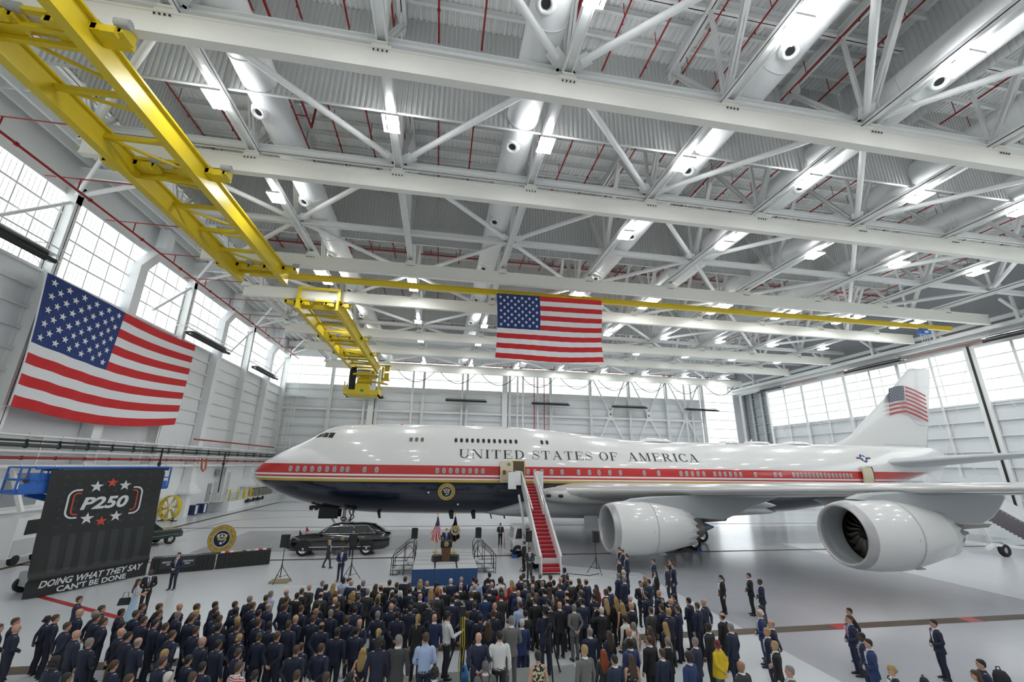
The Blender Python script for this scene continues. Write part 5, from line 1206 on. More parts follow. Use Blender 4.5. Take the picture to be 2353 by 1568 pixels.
for nm, a, b in (('left', 0, 0), ('right', 1, 0)):
    mb = MB(); s0 = -.06 if a == 0 else .06
    xA, xB = step_x(ya)[a] + s0, step_x(yb_)[a] + s0
    if a == 0: slab(mb, (xA, xB), ya, za, yb_, zb_, -.35, .95)
    else:
        ym, zm = pts[13]; xm = step_x(ym)[1] + s0; slab(mb, (xA, xm), ya, za, ym, zm, -.35, .95); slab(mb, (xm - .1, xB - .08), ym, zm, yb_, zb_, -.3, .95)
    obj('side_panel', mb, M_WHITE, t)
    mb = MB(); k = 1 if a else -1
    mb.path([(xA + k * .07, ya + .1, za + .95), (xA + k * .05 + (xB - xA) * .55, ya + (yb_ - ya) * .55, za + (zb_ - za) * .55 + .98)], .06, 8); mb.path([(xB - k * .04, ya + (yb_ - ya) * .5, za + (zb_ - za) * .5 + .85), (xB, yb_, zb_ + .95)], .055, 8)
    obj('handrail', mb, M_WHITE, t)
mb = MB(); mb.b2(6.9, 8.9, 37.6, 38.5, 5.05, 5.2); mb.b2(6.05, 6.75, 37.2, 37.3, 4.75, 6.15); mb.b2(6.75, 7.15, 37.2, 38.3, 5.1, 6.25); mb.b2(8.5, 8.9, 37.2, 38.3, 5.1, 6.25); mb.b2(8.9, 9.1, 37.1, 37.2, 4.8, 6.2)
obj('top_platform', mb, M_WHITE, t)
mb = MB(); mb.b2(6.65, 8.4, 29.6, 37.2, .55, .8)
for x in (6.85, 8.3): mb.bar((x, 32.5, .8), (x, 36.5, 4.3), .14, .2); mb.bar((x, 36, .8), (x, 33, 2.6), .12, .16)
mb.b2(6.9, 8.3, 34, 36.5, .8, 1.2); obj('chassis', mb, M_LGREY, t)
mb = MB(); sec = lambda x, y0, y1, z1: [(x, y0, .45), (x, y1, .45), (x, y1, 1.15), (x, y1 - .15, z1), (x, y0 + .1, z1), (x, y0, 1.1)]
mb.loft([sec(6.05, 34.6, 36.4, 1.2), sec(6.2, 34.6, 36.5, 2.15), sec(7.3, 34.6, 36.5, 2.2), sec(7.6, 34.6, 36.5, 1.9)], 0, True, False); cab = obj('cab', mb, M_WHITE, t)
mb = MB(); mb.add([(6.25, 34.58, 1.3), (6.75, 34.58, 1.3), (6.75, 34.62, 2.0), (6.4, 34.62, 2.0)], [(0, 1, 2, 3)]); mb.add([(6.95, 34.58, 1.3), (7.4, 34.58, 1.3), (7.35, 34.62, 2.0), (6.9, 34.62, 2.0)], [(0, 1, 2, 3)]); mb.add([(6.03, 34.75, 1.3), (6.16, 34.75, 2.0), (6.16, 36.3, 2.0), (6.03, 36.3, 1.3)], [(0, 1, 2, 3)]); obj('cab_window', mb, M_GLASS, cab)
for x, y in ((6.45, 34.7), (6.45, 36.3), (7.9, 31.0), (6.9, 31.0)):
    mb = MB(); mb.lathe([(-.12, .2), (-.12, .42), (.12, .42), (.12, .2), (.06, 0)], (x, y - .1, .42), (0, 1, 0), 20); obj('wheel', mb, M_RUB, t)
mb = MB(); mb.b2(5.55, 5.9, 34.6, 36.3, .5, .95); mb.b2(5.6, 5.75, 34.65, 34.75, 1.4, 2.0); mb.bar((5.65, 34.6, .9), (6.2, 34.6, 1.6), .06, .06); obj('bumper', mb, M_LGREY, t)
mb = MB(); mb.tube((5.45, 34.6, .6), (5.35, 34.6, 1.9), .02, 5); obj('marker_rod', mb, M_RED, t)
mb = MB(); mb.b2(6.0, 6.35, 34.3, 34.5, 0, .22); obj('wheel_chock', mb, M_BLUE, None, 'blue wheel chock under the stairs truck cab', 'chock')
mb = MB(); mb.b2(22.1, 22.5, 35.7, 36.1, 0, .25); obj('wheel_chock', mb, M_BLUE, None, 'blue wheel chock behind the airplane main wheel', 'chock')
# rear stairs by the tail
t = thing('boarding_stairs', 'white towable boarding stairs with a purple-grey carpet at the rear', 'stairs', (50.5, 33, 0), 0, None, True)
A_, B_ = (56.0, .15), (45.4, 5.3)
for y in (31.6, 34.2):
    mb = MB(); mb.add([(A_[0], y - .04, A_[1]), (B_[0], y - .04, B_[1]), (B_[0], y - .04, B_[1] + 1.1), (A_[0], y - .04, A_[1] + 1.1), (A_[0], y + .04, A_[1]), (B_[0], y + .04, B_[1]), (B_[0], y + .04, B_[1] + 1.1), (A_[0], y + .04, A_[1] + 1.1)], [(0, 1, 2, 3), (4, 7, 6, 5), (0, 4, 5, 1), (1, 5, 6, 2), (2, 6, 7, 3), (3, 7, 4, 0)])
    mb.bar((A_[0], y, A_[1] + 1.15), (B_[0], y, B_[1] + 1.15), .08, .08); obj('side_panel', mb, M_WHITE, t)
mb = MB()
for i in range(26):
    x0 = A_[0] + (B_[0] - A_[0]) * i / 26; z0 = A_[1] + (B_[1] - A_[1]) * (i + 1) / 26; mb.b2(x0 - .42, x0, 31.65, 34.15, z0 - .2, z0)
obj('steps', mb, mat('mauve_carpet', (.36, .33, .35), .9), t)
mb = MB()
for y in (30.9, 34.6): mb.bar((46.0, y, .95), (52.5, y, .35), .3, .22); mb.bar((46.0, y, .9), (45.2, y, .6), .25, .2)
mb.bar((46.5, 31, .8), (46.5, 34.5, .8), .25, .2); mb.bar((47.5, 32, .9), (46.5, 32, 4.2), .2, .2); mb.bar((47.5, 33.8, .9), (46.5, 33.8, 4.2), .2, .2); obj('undercarriage', mb, M_WHITE, t)
for y in (30.9, 34.6):
    mb = MB(); mb.lathe([(-.16, .22), (-.16, .46), (-.1, .5), (.1, .5), (.16, .46), (.16, .22)], (47.0, y, .5), (0, 1, 0), 22, 0); mb.lathe([(-.13, .24), (-.1, .1), (-.14, 0)], (47.0, y, .5), (0, 1, 0), 16, 1); obj('wheel', mb, [M_RUB, M_ALU], t)

# ---------------------------------------------------------------- left floor: seal, tables, truck, fan, dock
t = thing('seal_sign', 'large round gold and navy eagle seal standing on the floor', 'sign', (-15.85, 38.2, 0), 0, None, True)
seal(t, (-15.85, 38.05, 1.02), (1, 0, 0), (0, .06, 1), .98, .06)
mb = MB(); mb.bar((-16.3, 38.2, .05), (-15.4, 38.2, .05), .5, .1); mb.bar((-15.85, 38.2, 1.0), (-15.85, 38.9, .05), .08, .08); obj('stand', mb, M_BLACK, t)
def table(p, q, label, covered):
    p, q = Vector((p[0], p[1], 0)), Vector((q[0], q[1], 0)); c = (p + q) / 2; L = (q - p).length; a = math.atan2(q.y - p.y, q.x - p.x)
    t = thing('draped_table', label, 'table', c, a, 'black draped tables')
    mb = MB(); n = 40; 
    rim = [(-L / 2 + L * i / n, -.38 - .02 * math.sin(i * 2.3)) for i in range(n + 1)] + [(L / 2 + .02, .38), (-L / 2 - .02, .38)]
    k = len(rim); mb.add([(x, y * (1 if y > 0 else 1.0), .02) for x, y in rim] + [(x * .995, y * .97, .9) for x, y in rim], [(i, (i + 1) % k, k + (i + 1) % k, k + i) for i in range(k)] + [tuple(range(k, 2 * k))]); obj('tablecloth', mb, M_BLACK, t)
    for sx in (-1, 1):
        mb = MB(); mb.tube((sx * (L / 2 - .4), 0, 0), (sx * (L / 2 - .4), 0, .85), .03, 6); obj('leg', mb, M_GREYP, t)
    if covered:
        mb = MB()
        fn = lambda x, v: Vector((x, -.2 + .0 if v < 0 else 0, 0))
        M_ = lambda x, v: Vector((x, -.42 - .002, .9 - v)) if v > 0 else Vector((x, -.40 - v, .915))
        for xa, xb in ((-L / 2 + .45, L / 2 - 1.0),):
            mb.add([M_(xa, -.6), M_(xb, -.6), M_(xb, 0), M_(xa, 0)], [(0, 1, 2, 3)], 1); mb.add([M_(xa, .001), M_(xb, .001), M_(xb, .62), M_(xa, .62)], [(0, 1, 2, 3)], 0)
            m2 = (xb - xa) / 2
            for h in (0, 1):
                c0 = xa + .12 + h * m2; put_text(mb, 'DOING WHAT THEY SAY', lambda x, y: M_(x, y) + Vector((0, -.006, 0)), c0, c0 + m2 - .24, .30, .21, 2, .03, .2); put_text(mb, 'CAN\u2019T BE DONE', lambda x, y: M_(x, y) + Vector((0, -.006, 0)), c0 + .22, c0 + m2 - .42, .43, .34, 2, .03)
                for i_ in range(6): mb.add([M_(c0 + .12 + .17 * i_ + x, -.3 + y) + Vector((0, 0, .006)) for x, y in star(0, 0, .07)], [tuple(range(10))], 2)
        obj('printed_cover', mb, [mat('cover_dark', (.03, .034, .036), .6), mat('cover_top', (.12, .12, .13), .5), M_FW], t)
    return t, a, c, L
T1, a1, c1, L1 = table((-17.0, 31.95), (-13.95, 33.1), 'black draped table with printed slogan cover beside the banner', True)
T2, a2, c2, L2 = table((-13.85, 33.15), (-11.05, 34.35), 'black draped table with small flags laid out on it', False)
cols = [M_FW, M_FR, M_FW, M_GOLD, M_GREYP, M_BROWN, M_LGREY, M_GREYP, M_FW, M_FR, M_FW]
for i, m_ in enumerate(cols):
    d = Vector((math.cos(a2), math.sin(a2), 0)); o = c2 + d * (-L2 / 2 + .25 + i * (L2 - .4) / 11); mb = MB(); mb.box((o.x, o.y, .92), ((L2 - .5) / 11.5, .45, .03), 0, a2)
    obj('folded_flag', mb, m_, None, '%s folded cloth on the draped table, %s from left' % ({M_FW: 'white', M_FR: 'red', M_GOLD: 'gold', M_GREYP: 'grey', M_BROWN: 'brown', M_LGREY: 'pale grey'}[m_], ORD[i]), 'cloth', 'cloths on the draped table')
# pickup behind the banner
def pickup():
    t = thing('pickup_truck', 'dark green pickup truck half hidden behind the banner', 'car', (-23.3, 41.2, 0), 1.05)
    M_P = mat('pickup_dark_green', (.02, .035, .03), .25, coat=.6)
    rings = []
    for x, zt, w in [(-2.9, 1.0, .85), (-2.8, 1.15, .95), (-.6, 1.18, .98), (1.1, 1.18, .98), (2.6, 1.12, .95), (2.85, .95, .85)]: rings.append([(x, -w, .5), (x, -w, zt - .1), (x, -w * .9, zt), (x, w * .9, zt), (x, w, zt - .1), (x, w, .5)])
    mb = MB(); mb.loft(rings, 0, True, False); obj('body', mb, M_P, t)
    mb = MB(); mb.loft([[(x, -.88 + .16 * k, 1.1), (x, -.88 + .16 * k, zt), (x, .88 - .16 * k, zt), (x, .88 - .16 * k, 1.1)] for x, zt, k in [(-.9, 1.25, .3), (-.7, 1.8, 1), (.4, 1.85, 1), (1.2, 1.25, .3)]], 0, True, False); obj('cabin', mb, M_P, t)
    mb = MB(); mb.add([(-.6, -.78, 1.3), (.9, -.80, 1.3), (.4, -.74, 1.75), (-.6, -.74, 1.75)], [(0, 1, 2, 3)]); mb.v = [(x, y - .06, z) for x, y, z in mb.v]; obj('window', mb, M_GLASS, t)
    mb = MB(); mb.bar((-2.5, -.99, .75), (2.4, -.99, .75), .02, .03); obj('chrome_trim', mb, M_CHROME, t)
    for x in (-1.75, 1.85):
        for sg in (-1, 1): mb = MB(); mb.lathe([(-.12, .2), (-.12, .38), (.12, .38), (.12, .2)], (x, sg * .88, .4), (0, 1, 0), 22, 0); mb.lathe([(sg * .11, .25), (sg * .07, .1), (sg * .1, 0)], (x, sg * .88, .4), (0, 1, 0), 16, 1); obj('wheel', mb, [M_RUB, M_CHROME], t)
pickup()
t = thing('drum_fan', 'large round yellow drum fan standing by the left wall', 'fan', (-30.2, 57.8, 0), -.35)
mb = MB(); mb.lathe([(-.25, 1.28), (-.25, 1.34), (.25, 1.34), (.25, 1.28), (-.25, 1.28)], (0, 0, 1.45), (0, 1, 0), 36); obj('drum', mb, M_YEL, t)
mb = MB()
for r in (.25, .5, .75, 1.0, 1.2): mb.lathe([(-.27, r - .01), (-.29, r), (-.27, r + .01)], (0, 0, 1.45), (0, 1, 0), 32)
for k in range(4): a = PI * k / 4 + .3; mb.bar((-1.28 * math.cos(a), -.28, 1.45 - 1.28 * math.sin(a)), (1.28 * math.cos(a), -.28, 1.45 + 1.28 * math.sin(a)), .06, .04)
obj('guard', mb, M_YEL, t)
mb = MB()
for k in range(6): a = 2 * PI * k / 6; mb.loft([[(math.cos(a) * .2, -.08, 1.45 + math.sin(a) * .2), (math.cos(a + .3) * .2, .08, 1.45 + math.sin(a + .3) * .2)], [(math.cos(a) * 1.2, -.1, 1.45 + math.sin(a) * 1.2), (math.cos(a + .35) * 1.2, .1, 1.45 + math.sin(a + .35) * 1.2)]], 0, False, False, False)
obj('blades', mb, mat('pale_yellow', (.6, .52, .22), .5), t)
mb = MB(); mb.bar((-.7, 0, .06), (-.9, 0, .7), .08, .08); mb.bar((.7, 0, .06), (.9, 0, .7), .08, .08); mb.bar((-.9, -.4, .05), (-.9, .4, .05), .08, .08); mb.bar((.9, -.4, .05), (.9, .4, .05), .08, .08); mb.bar((-.9, 0, .1), (.9, 0, .1), .08, .08); obj('stand', mb, M_BLACK, t)
# loading dock
mb = MB(); mb.b2(-31.5, -28.4, 68.2, 88.4, 0, 1.25); struct('dock_platform', mb, M_WALL, label='white loading dock along the left wall')
t = thing('dock_stairs', 'grey metal steps up to the loading dock', 'stairs', (-29.9, 67, 0), 0, None, True)
for k in range(6): mb = MB(); mb.b2(-30.6, -29.2, 66.2 + .33 * k, 66.55 + .33 * k, .2 * k + .15, .2 * k + .2); obj('tread', mb, M_GREYP, t)
mb = MB()
for x in (-30.65, -29.15):
    mb.path([(x, 66.1, 0), (x, 66.1, 1.05), (x, 68.2, 2.3), (x, 69.2, 2.3)], .03, 6); mb.path([(x, 66.1, .55), (x, 68.2, 1.8)], .025, 6); mb.bar((x, 66.1, .1), (x, 68.2, 1.25), .04, .2)
obj('handrail', mb, M_GREYP, t)
def rail(label, y0, y1, x, z, m, n):
    mb = MB()
    for k in range(n + 1): y = y0 + (y1 - y0) * k / n; mb.tube((x, y, z), (x, y, z + 1.1), .03, 6)
    for h in (.4, .75, 1.1): mb.tube((x, y0, z + h), (x, y1, z + h), .03, 6)
    return obj('guard_railing', mb, m, None, label, 'railing', 'railings of the loading dock')
rail('grey railing on the loading dock left of the steps', 68.4, 71.5, -28.6, 1.25, M_GREYP, 5); rail('yellow railing on the loading dock right of the steps', 72.8, 76.5, -28.6, 1.25, M_YEL, 4); rail('long grey railing at the back of the loading dock', 77.0, 88, -28.6, 1.25, M_GREYP, 14); rail('grey ramp railing in front of the loading dock', 77.5, 88, -27.3, .2, M_GREYP, 14)
for i, y in enumerate([69.4, 72.0, 74.2, 76.6]):
    mb = MB(); mb.tube((-29.0, y, 1.25), (-29.0, y, 2.7), .13, 12); mb.sphere((-29.0, y, 2.7), (.13, .13, .06), 12, 6); obj('bollard', mb, mat('bollard_yellow', (.75, .58, .02), .5), None, 'yellow bollard on the loading dock, %s from the steps' % ORD[i], 'bollard', 'yellow bollards on the dock')
for i, y in enumerate([74.3, 78.0]):
    mb = MB(); mb.b2(-28.4, -27.9, y - .9, y + .9, .75, 1.1); mb.b2(-28.1, -27.8, y - 1.1, y - .9, .8, 1.3); mb.b2(-28.1, -27.8, y + .9, y + 1.1, .8, 1.3); obj('dock_bumper', mb, M_BLKG, None, 'black dock bumper under the yellow railing, %s from the camera' % ORD[i], 'bumper', 'dock bumpers')
for i, (y, w, h, z, m, lb) in enumerate([(68.6, 1.0, 2.4, 1.25, M_GREYP, 'dark narrow door beside the dock steps'), (70.6, 1.6, 2.6, 1.25, M_LGREY, 'pale double door on the loading dock'), (73.0, 2.4, 3.8, 1.25, M_LGREY, 'tall grey roll-up door on the loading dock'), (80.5, 2.2, 2.6, 1.25, M_GREYP, 'grey doorway at the back of the loading dock')]):
    mb = MB(); mb.b2(XL, XL + .12, y - w / 2, y + w / 2, z, z + h); d_ = struct('door_%d' % (10 + i), mb, m, label=lb)
    mb = MB(); mb.b2(XL + .12, XL + .2, y + w / 2 - .25, y + w / 2 - .15, z + 1.0, z + 1.15); obj('door_handle', mb, M_BLACK, d_)
mb = MB(); mb.b2(-31.3, -30.7, 69.2, 70.1, 4.6, 5.6); obj('unit_heater', mb, M_GREYP, None, 'grey box heater mounted above the dock doors', 'heater')
for i, y in enumerate([63.2, 65.3]):
    t = thing('utility_cart', 'blue and white utility cabinet beside the square duct base, %s from the camera' % ORD[i], 'cabinet', (-30.4, y, 0), 0, 'utility cabinets', True)
    mb = MB(); mb.b2(-30.9, -29.9, y - .45, y + .45, .12, 1.25); obj('body', mb, mat('cabinet_navy', (.02, .035, .12), .4), t)
    mb = MB(); mb.b2(-29.92, -29.88, y - .4, y + .1, .2, 1.2); obj('front_panel', mb, M_WHITE, t)
for i in range(5):
    mb = MB(); y = 80 + 1.5 * i; mb.box((-29.8, y, 1.25 + .45), (1.1, 1.1, .9)); mb.box((-29.8, y, 1.25 + 1.05), (.8, .8, .3)); obj('crate', mb, mat('crate_olive', (.20, .19, .13), .7, var=.2), None, 'olive crate stacked on the loading dock, %s from the camera' % ORD[i], 'crate', 'crates on the loading dock')
mb = MB(); mb.path([(-30.1, 62.2, 7.0), (-29.95, 62.3, 5.7), (-29.95, 62.8, 5.4), (-29.95, 63.3, 5.7), (-30.1, 63.4, 7.0)], .1, 8); obj('hose_loop', mb, mat('hose_orange', (.5, .09, .03), .5), None, 'orange hose loop hanging from the left wall pipe rack', 'hose')
for i, y in enumerate([53.5, 68.0]):
    mb = MB(); mb.tube((-30.0, y, 7.9), (-30.0, y + .1, 2.5), .08, 8); mb.box((-30, y, 6.3), (.2, .25, .4)); obj('drop_pipe', mb, M_BLACK, None, 'black vertical drop pipe from the left wall rack, %s from the camera' % ORD[i], 'pipe', 'black drop pipes')
# ground equipment at the left picture edge
t = thing('ground_power_unit', 'white ground power cart with dark screen by the left wall', 'cart', (-27.6, 37.2, 0), 0, None, True)
mb = MB(); mb.b2(-28.6, -26.8, 34.6, 37.4, .45, 2.9); mb.b2(-28.8, -26.6, 37.4, 39.2, .45, 2.3); obj('body', mb, M_WHITE, t)
mb = MB(); mb.b2(-26.8, -26.76, 35.3, 36.7, 1.8, 2.7); obj('screen', mb, M_BLACK, t)
mb = MB(); mb.b2(-26.6, -26.56, 37.6, 39.0, 1.0, 2.2); mb.b2(-26.8, -26.76, 34.7, 37.2, .6, 1.55); obj('panel', mb, M_LGREY, t)
mb = MB(); mb.b2(-26.62, -26.5, 36.9, 37.25, .8, 1.1); obj('warning_plate', mb, M_YEL, t)
for y in (35.2, 36.8, 38.6): mb = MB(); mb.tube((-27.0, y, .3), (-26.75, y, .3), .3, 16); obj('wheel', mb, M_RUB, t)
mb = MB(); mb.b2(XL, XL + .1, 38.5, 41.5, 3.2, 5.6); d_ = struct('window_30', mb, M_DGREY, label='grey indoor window above the ground power cart')
mb = MB(); mb.bar((-31, 38.2, 5.8), (-29.6, 38.2, 2.9), .25, .25); mb.bar((-31.2, 37.5, 2.9), (-31.2, 44, 2.9), .5, .25); struct('trim_17', mb, M_STEEL, label='white bracket and ledge on the lower left wall')
# ---------------------------------------------------------------- press riser and camera gear
t = thing('press_riser', 'low grey carpeted press riser at the bottom of the picture', 'platform', (1.6, 14.4, 0), 0, None, True)
mb = MB(); mb.b2(-1.5, 4.7, 13.55, 15.25, .52, .6); obj('deck', mb, mat('riser_carpet', (.22, .23, .23), .9, var=.08, vscale=20), t)
for x in (-1.3, .6, 2.6, 4.5):
    for y in (13.7, 15.1): mb = MB(); mb.tube((x, y, 0), (x, y, .53), .03, 6); obj('leg', mb, M_GREYP, t)
def tripod_camera(x, y, z, hh, label, rz):
    t = thing('video_camera', 'black broadcast video camera ' + label, 'camera', (x, y, z), rz, 'video cameras on tripods')
    for k in range(3):
        a = .6 + 2 * PI * k / 3; mb = MB(); mb.tube((0, 0, hh - .25), (.45 * math.cos(a), .45 * math.sin(a), .02), .026, 8); obj('leg', mb, M_BLACK, t)
    mb = MB(); mb.lathe([(0, .05), (.0, .09), (.12, .09), (.16, .06), (.22, .06), (.25, .1), (.28, .1)], (0, 0, hh - .28), (0, 0, 1), 14); mb.tube((0, 0, hh - .1), (-.2, -.55, hh - .25), .012, 5); obj('fluid_head', mb, M_BLKG, t)
    mb = MB(); mb.box((0, -.05, hh + .14), (.14, .42, .22)); mb.box((0, -.32, hh + .15), (.16, .14, .26)); mb.box((-.02, .0, hh + .28), (.06, .3, .05)); obj('body', mb, M_BLKG, t)
    mb = MB(); mb.lathe([(0, .05), (.16, .06), (.18, .085), (.3, .085), (.3, .0)], (0, .15, hh + .14), (0, 1, 0), 16); mb.box((0, .44, hh + .15), (.2, .06, .16)); obj('lens', mb, M_BLACK, t)
    mb = MB(); mb.box((-.14, -.02, hh + .3), (.12, .22, .10)); mb.box((-.13, -.15, hh + .3), (.16, .04, .12)); obj('viewfinder', mb, M_BLACK, t)
    return t
tripod_camera(-.02, 15.0, .6, 1.62, 'on a tripod beside the person in black jacket', .0)
tripod_camera(1.05, 15.0, .6, 1.65, 'on a tripod hung with yellow cables', -.05)
tripod_camera(3.72, 14.55, .6, 1.55, 'on a tripod beside the tall navy suit', -.1)
for k in range(3):
    mb = MB(); mb.path([(1.0 + .05 * k, 14.85, 2.3), (1.02 + .06 * k, 14.8, 1.5), (.98 + .05 * k, 14.78, .9), (1.05 + .12 * k, 14.6, .64), (1.3 + .1 * k, 14.2, .63)], .014, 5); obj('yellow_cable', mb, M_YEL if k else mat('cable_olive', (.3, .3, .05), .5), None, 'yellow cable hanging from the middle video camera, %s of three' % ORD[k], 'cable', 'cables of the middle video camera')
mb = MB(); mb.lathe([(-.04, .2), (-.04, .26), (.04, .26), (.04, .2), (-.04, .2)], (1.15, 14.3, .86), (1, .2, 0), 20); mb.box((1.15, 14.3, .75), (.2, .35, .3)); obj('cable_reel', mb, mat('reel_blue', (.02, .12, .28), .5), None, 'blue cable reel at the foot of the middle tripod', 'reel')
mb = MB(); mb.box((.15, 14.2, .75), (.34, .25, .3)); mb.box((.15, 14.2, .92), (.30, .2, .05)); obj('camera_bag', mb, mat('bag_blue', (.02, .10, .25), .7), None, 'blue camera bag on the riser behind the tripod legs', 'bag')
def backpack(x, y, rz, label, s=1.0):
    t = thing('backpack', label, 'bag', (x, y, 0), rz, 'black backpacks on the floor')
    M_BP = mat('backpack_black', (.008, .008, .009), .7, bump=.2, vscale=20)
    mb = MB(); mb.loft([[(s * w * math.cos(a), s * (d * math.sin(a) + o), s * z) for a in [2 * PI * j / 16 for j in range(16)]] for z, w, d, o in [(0, .13, .09, 0), (.03, .18, .13, 0), (.2, .19, .14, .01), (.38, .17, .12, .02), (.48, .12, .08, .03), (.5, .05, .04, .03)]]); obj('body', mb, M_BP, t)
    mb = MB(); mb.loft([[(s * w * math.cos(a), s * (d * math.sin(a) - .12), s * z) for a in [2 * PI * j / 12 for j in range(12)]] for z, w, d in [(.04, .1, .05), (.1, .14, .07), (.24, .13, .06), (.28, .06, .03)]]); obj('pocket', mb, M_BP, t)
    mb = MB(); mb.path([(-.05 * s, .04 * s, .49 * s), (-.04 * s, .05 * s, .56 * s), (.04 * s, .05 * s, .56 * s), (.05 * s, .04 * s, .49 * s)], .012 * s, 6); mb.path([(.1 * s, .12 * s, .45 * s), (.14 * s, .2 * s, .25 * s), (.2 * s, .22 * s, .02), (.45 * s, .1 * s, .02)], .018 * s, 6); obj('strap', mb, M_BP, t)
backpack(15.45, 13.15, .3, 'small black backpack at the feet of the dress uniform with white braid'); backpack(18.0, 12.85, -.2, 'large black backpack on the floor beside the lone navy suit at right', 1.35)
mb = MB(); mb.box((4.35, 13.2, .3), (.35, .25, .6)); mb.sphere((4.35, 13.2, .6), (.17, .12, .08)); obj('equipment_bag', mb, M_BLACK, None, 'black equipment bag standing beside the grey suit at the riser end', 'bag')
mb = MB(); mb.box((-1.05, 14.95, .63), (.28, .2, .04)); obj('notebook', mb, M_WHITE, None, 'white notebook lying on the front left of the press riser', 'notebook')

# ---------------------------------------------------------------- people
SKIN = {'l': (.50, .29, .20), 't': (.30, .16, .09), 'd': (.085, .045, .028)}
HAIRC = {'b': (.055, .032, .016), 'k': (.012, .010, .009), 'g': (.20, .19, .175), 'w': (.55, .54, .50), 'o': (.36, .24, .09), 'r': (.24, .05, .012), 's': (.13, .012, .012), 'c': (.10, .11, .12)}
def cm(pfx, c, rough=.75): return mat(pfx + '_%02x%02x%02x' % tuple(int(255 * x) for x in c), c, rough, var=.06, vscale=5)
UNI = (.010, .015, .036); SUITK = (.010, .010, .011); SHOE = (.008, .008, .008); WHT = (.72, .74, .78)
# cloth code: (cut, top, bottom, shirt, accent)
CLOTH = {'U': ('uni', UNI, (.009, .012, .026), UNI, (.55, .57, .62)), 'K': ('suit', SUITK, SUITK, WHT, (.05, .05, .06)), 'N': ('suit', (.012, .019, .044), (.012, .018, .040), WHT, (.10, .02, .03)),
 'G': ('suit', (.035, .036, .036), (.03, .031, .032), WHT, (.03, .05, .12)), 'B': ('suit', (.016, .034, .115), (.016, .032, .10), WHT, (.05, .05, .08)), 'D': ('suit', (.010, .018, .052), (.010, .018, .050), (.30, .40, .58), (.30, .05, .08)),
 'M': ('suit', (.13, .13, .125), (.10, .10, .10), WHT, (.05, .08, .15)), 'L': ('shirt', (.36, .46, .66), (.02, .025, .04), (.36, .46, .66), (.05, .05, .07)), 'R': ('shirt', (.50, .02, .02), SUITK, (.5, .02, .02), SUITK), 'W': ('shirt', (.66, .66, .64), (.014, .016, .02), (.66, .66, .64), SUITK),
 'S': ('shirt', (.45, .10, .12), SUITK, (.7, .68, .68), SUITK), 'E': ('sleeveless', (.010, .013, .03), (.010, .013, .03), (.01, .013, .03), SUITK), 'Q': ('dress', (.012, .05, .40), (.012, .05, .40), (.012, .05, .4), SUITK), 'J': ('suit', (.012, .024, .075), (.36, .28, .17), WHT, SUITK),
 'H': ('skirt', (.012, .014, .02), (.14, .14, .15), (.012, .014, .02), SUITK), 'Y': ('shirt', (.62, .58, .46), SUITK, (.62, .58, .46), SUITK), 'F': ('sleeveless', (.012, .012, .012), (.012, .012, .012), SUITK, SUITK), 'V': ('shirt', (.68, .67, .64), SUITK, (.68, .67, .64), SUITK), 'X1': ('sleeveless', (.70, .68, .64), (.66, .65, .62), WHT, SUITK),
 'Z': ('sleeveless', (.03, .035, .03), (.03, .035, .03), SUITK, SUITK), 'X': ('sleeveless', (.40, .23, .14), SUITK, (.4, .23, .14), SUITK), 'O': ('suit', (.050, .048, .020), (.05, .048, .02), (.12, .11, .06), SUITK), 'Z2': ('sleeveless', (.30, .27, .17), (.20, .18, .11), SUITK, SUITK), 'YE': ('blouse', (.66, .47, .012), (.10, .12, .2), (.66, .47, .012), SUITK), 'O2': ('suit', (.012, .012, .010), (.012, .012, .01), SUITK, (.6, .45, .05)), 'A': ('gown', (.36, .50, .62), (.36, .50, .62), (.36, .5, .62), SUITK)}
def catmull(pts, n):
    out = []; P = [pts[0]] + list(pts) + [pts[-1]]
    for i in range(1, len(P) - 2):
        for k in range(n):
            t = k / n; out.append(tuple(.5 * ((2 * b) + (-a + c) * t + (2 * a - 5 * b + 4 * c - d) * t * t + (-a + 3 * b - 3 * c + d) * t ** 3) for a, b, c, d in zip(P[i - 1], P[i], P[i + 1], P[i + 2])))
    return out + [tuple(pts[-1])]
def limb(mb, pts, m, n=14, k=5):
    """pts: (x, y, z, radius); a smooth tapering tube with rounded ends"""
    q = catmull(pts, k); P = [Vector(p[:3]) for p in q]; r = [p[3] for p in q]
    mb.path([P[0] - (P[1] - P[0]).normalized() * r[0] * .6] + P + [P[-1] + (P[-1] - P[-2]).normalized() * r[-1] * .6], 0, n, m, [r[0] * .5] + r + [r[-1] * .5])
def trunk(mb, secs, m, n=24, k=5):
    q = catmull(secs, k)          # (z, half width, half depth, y offset)
    mb.loft([[(w * math.copysign(abs(math.cos(a)) ** .85, math.cos(a)), o + d * math.copysign(abs(math.sin(a)) ** .85, math.sin(a)), z) for a in [2 * PI * j / n for j in range(n)]] for z, w, d, o in q], m)
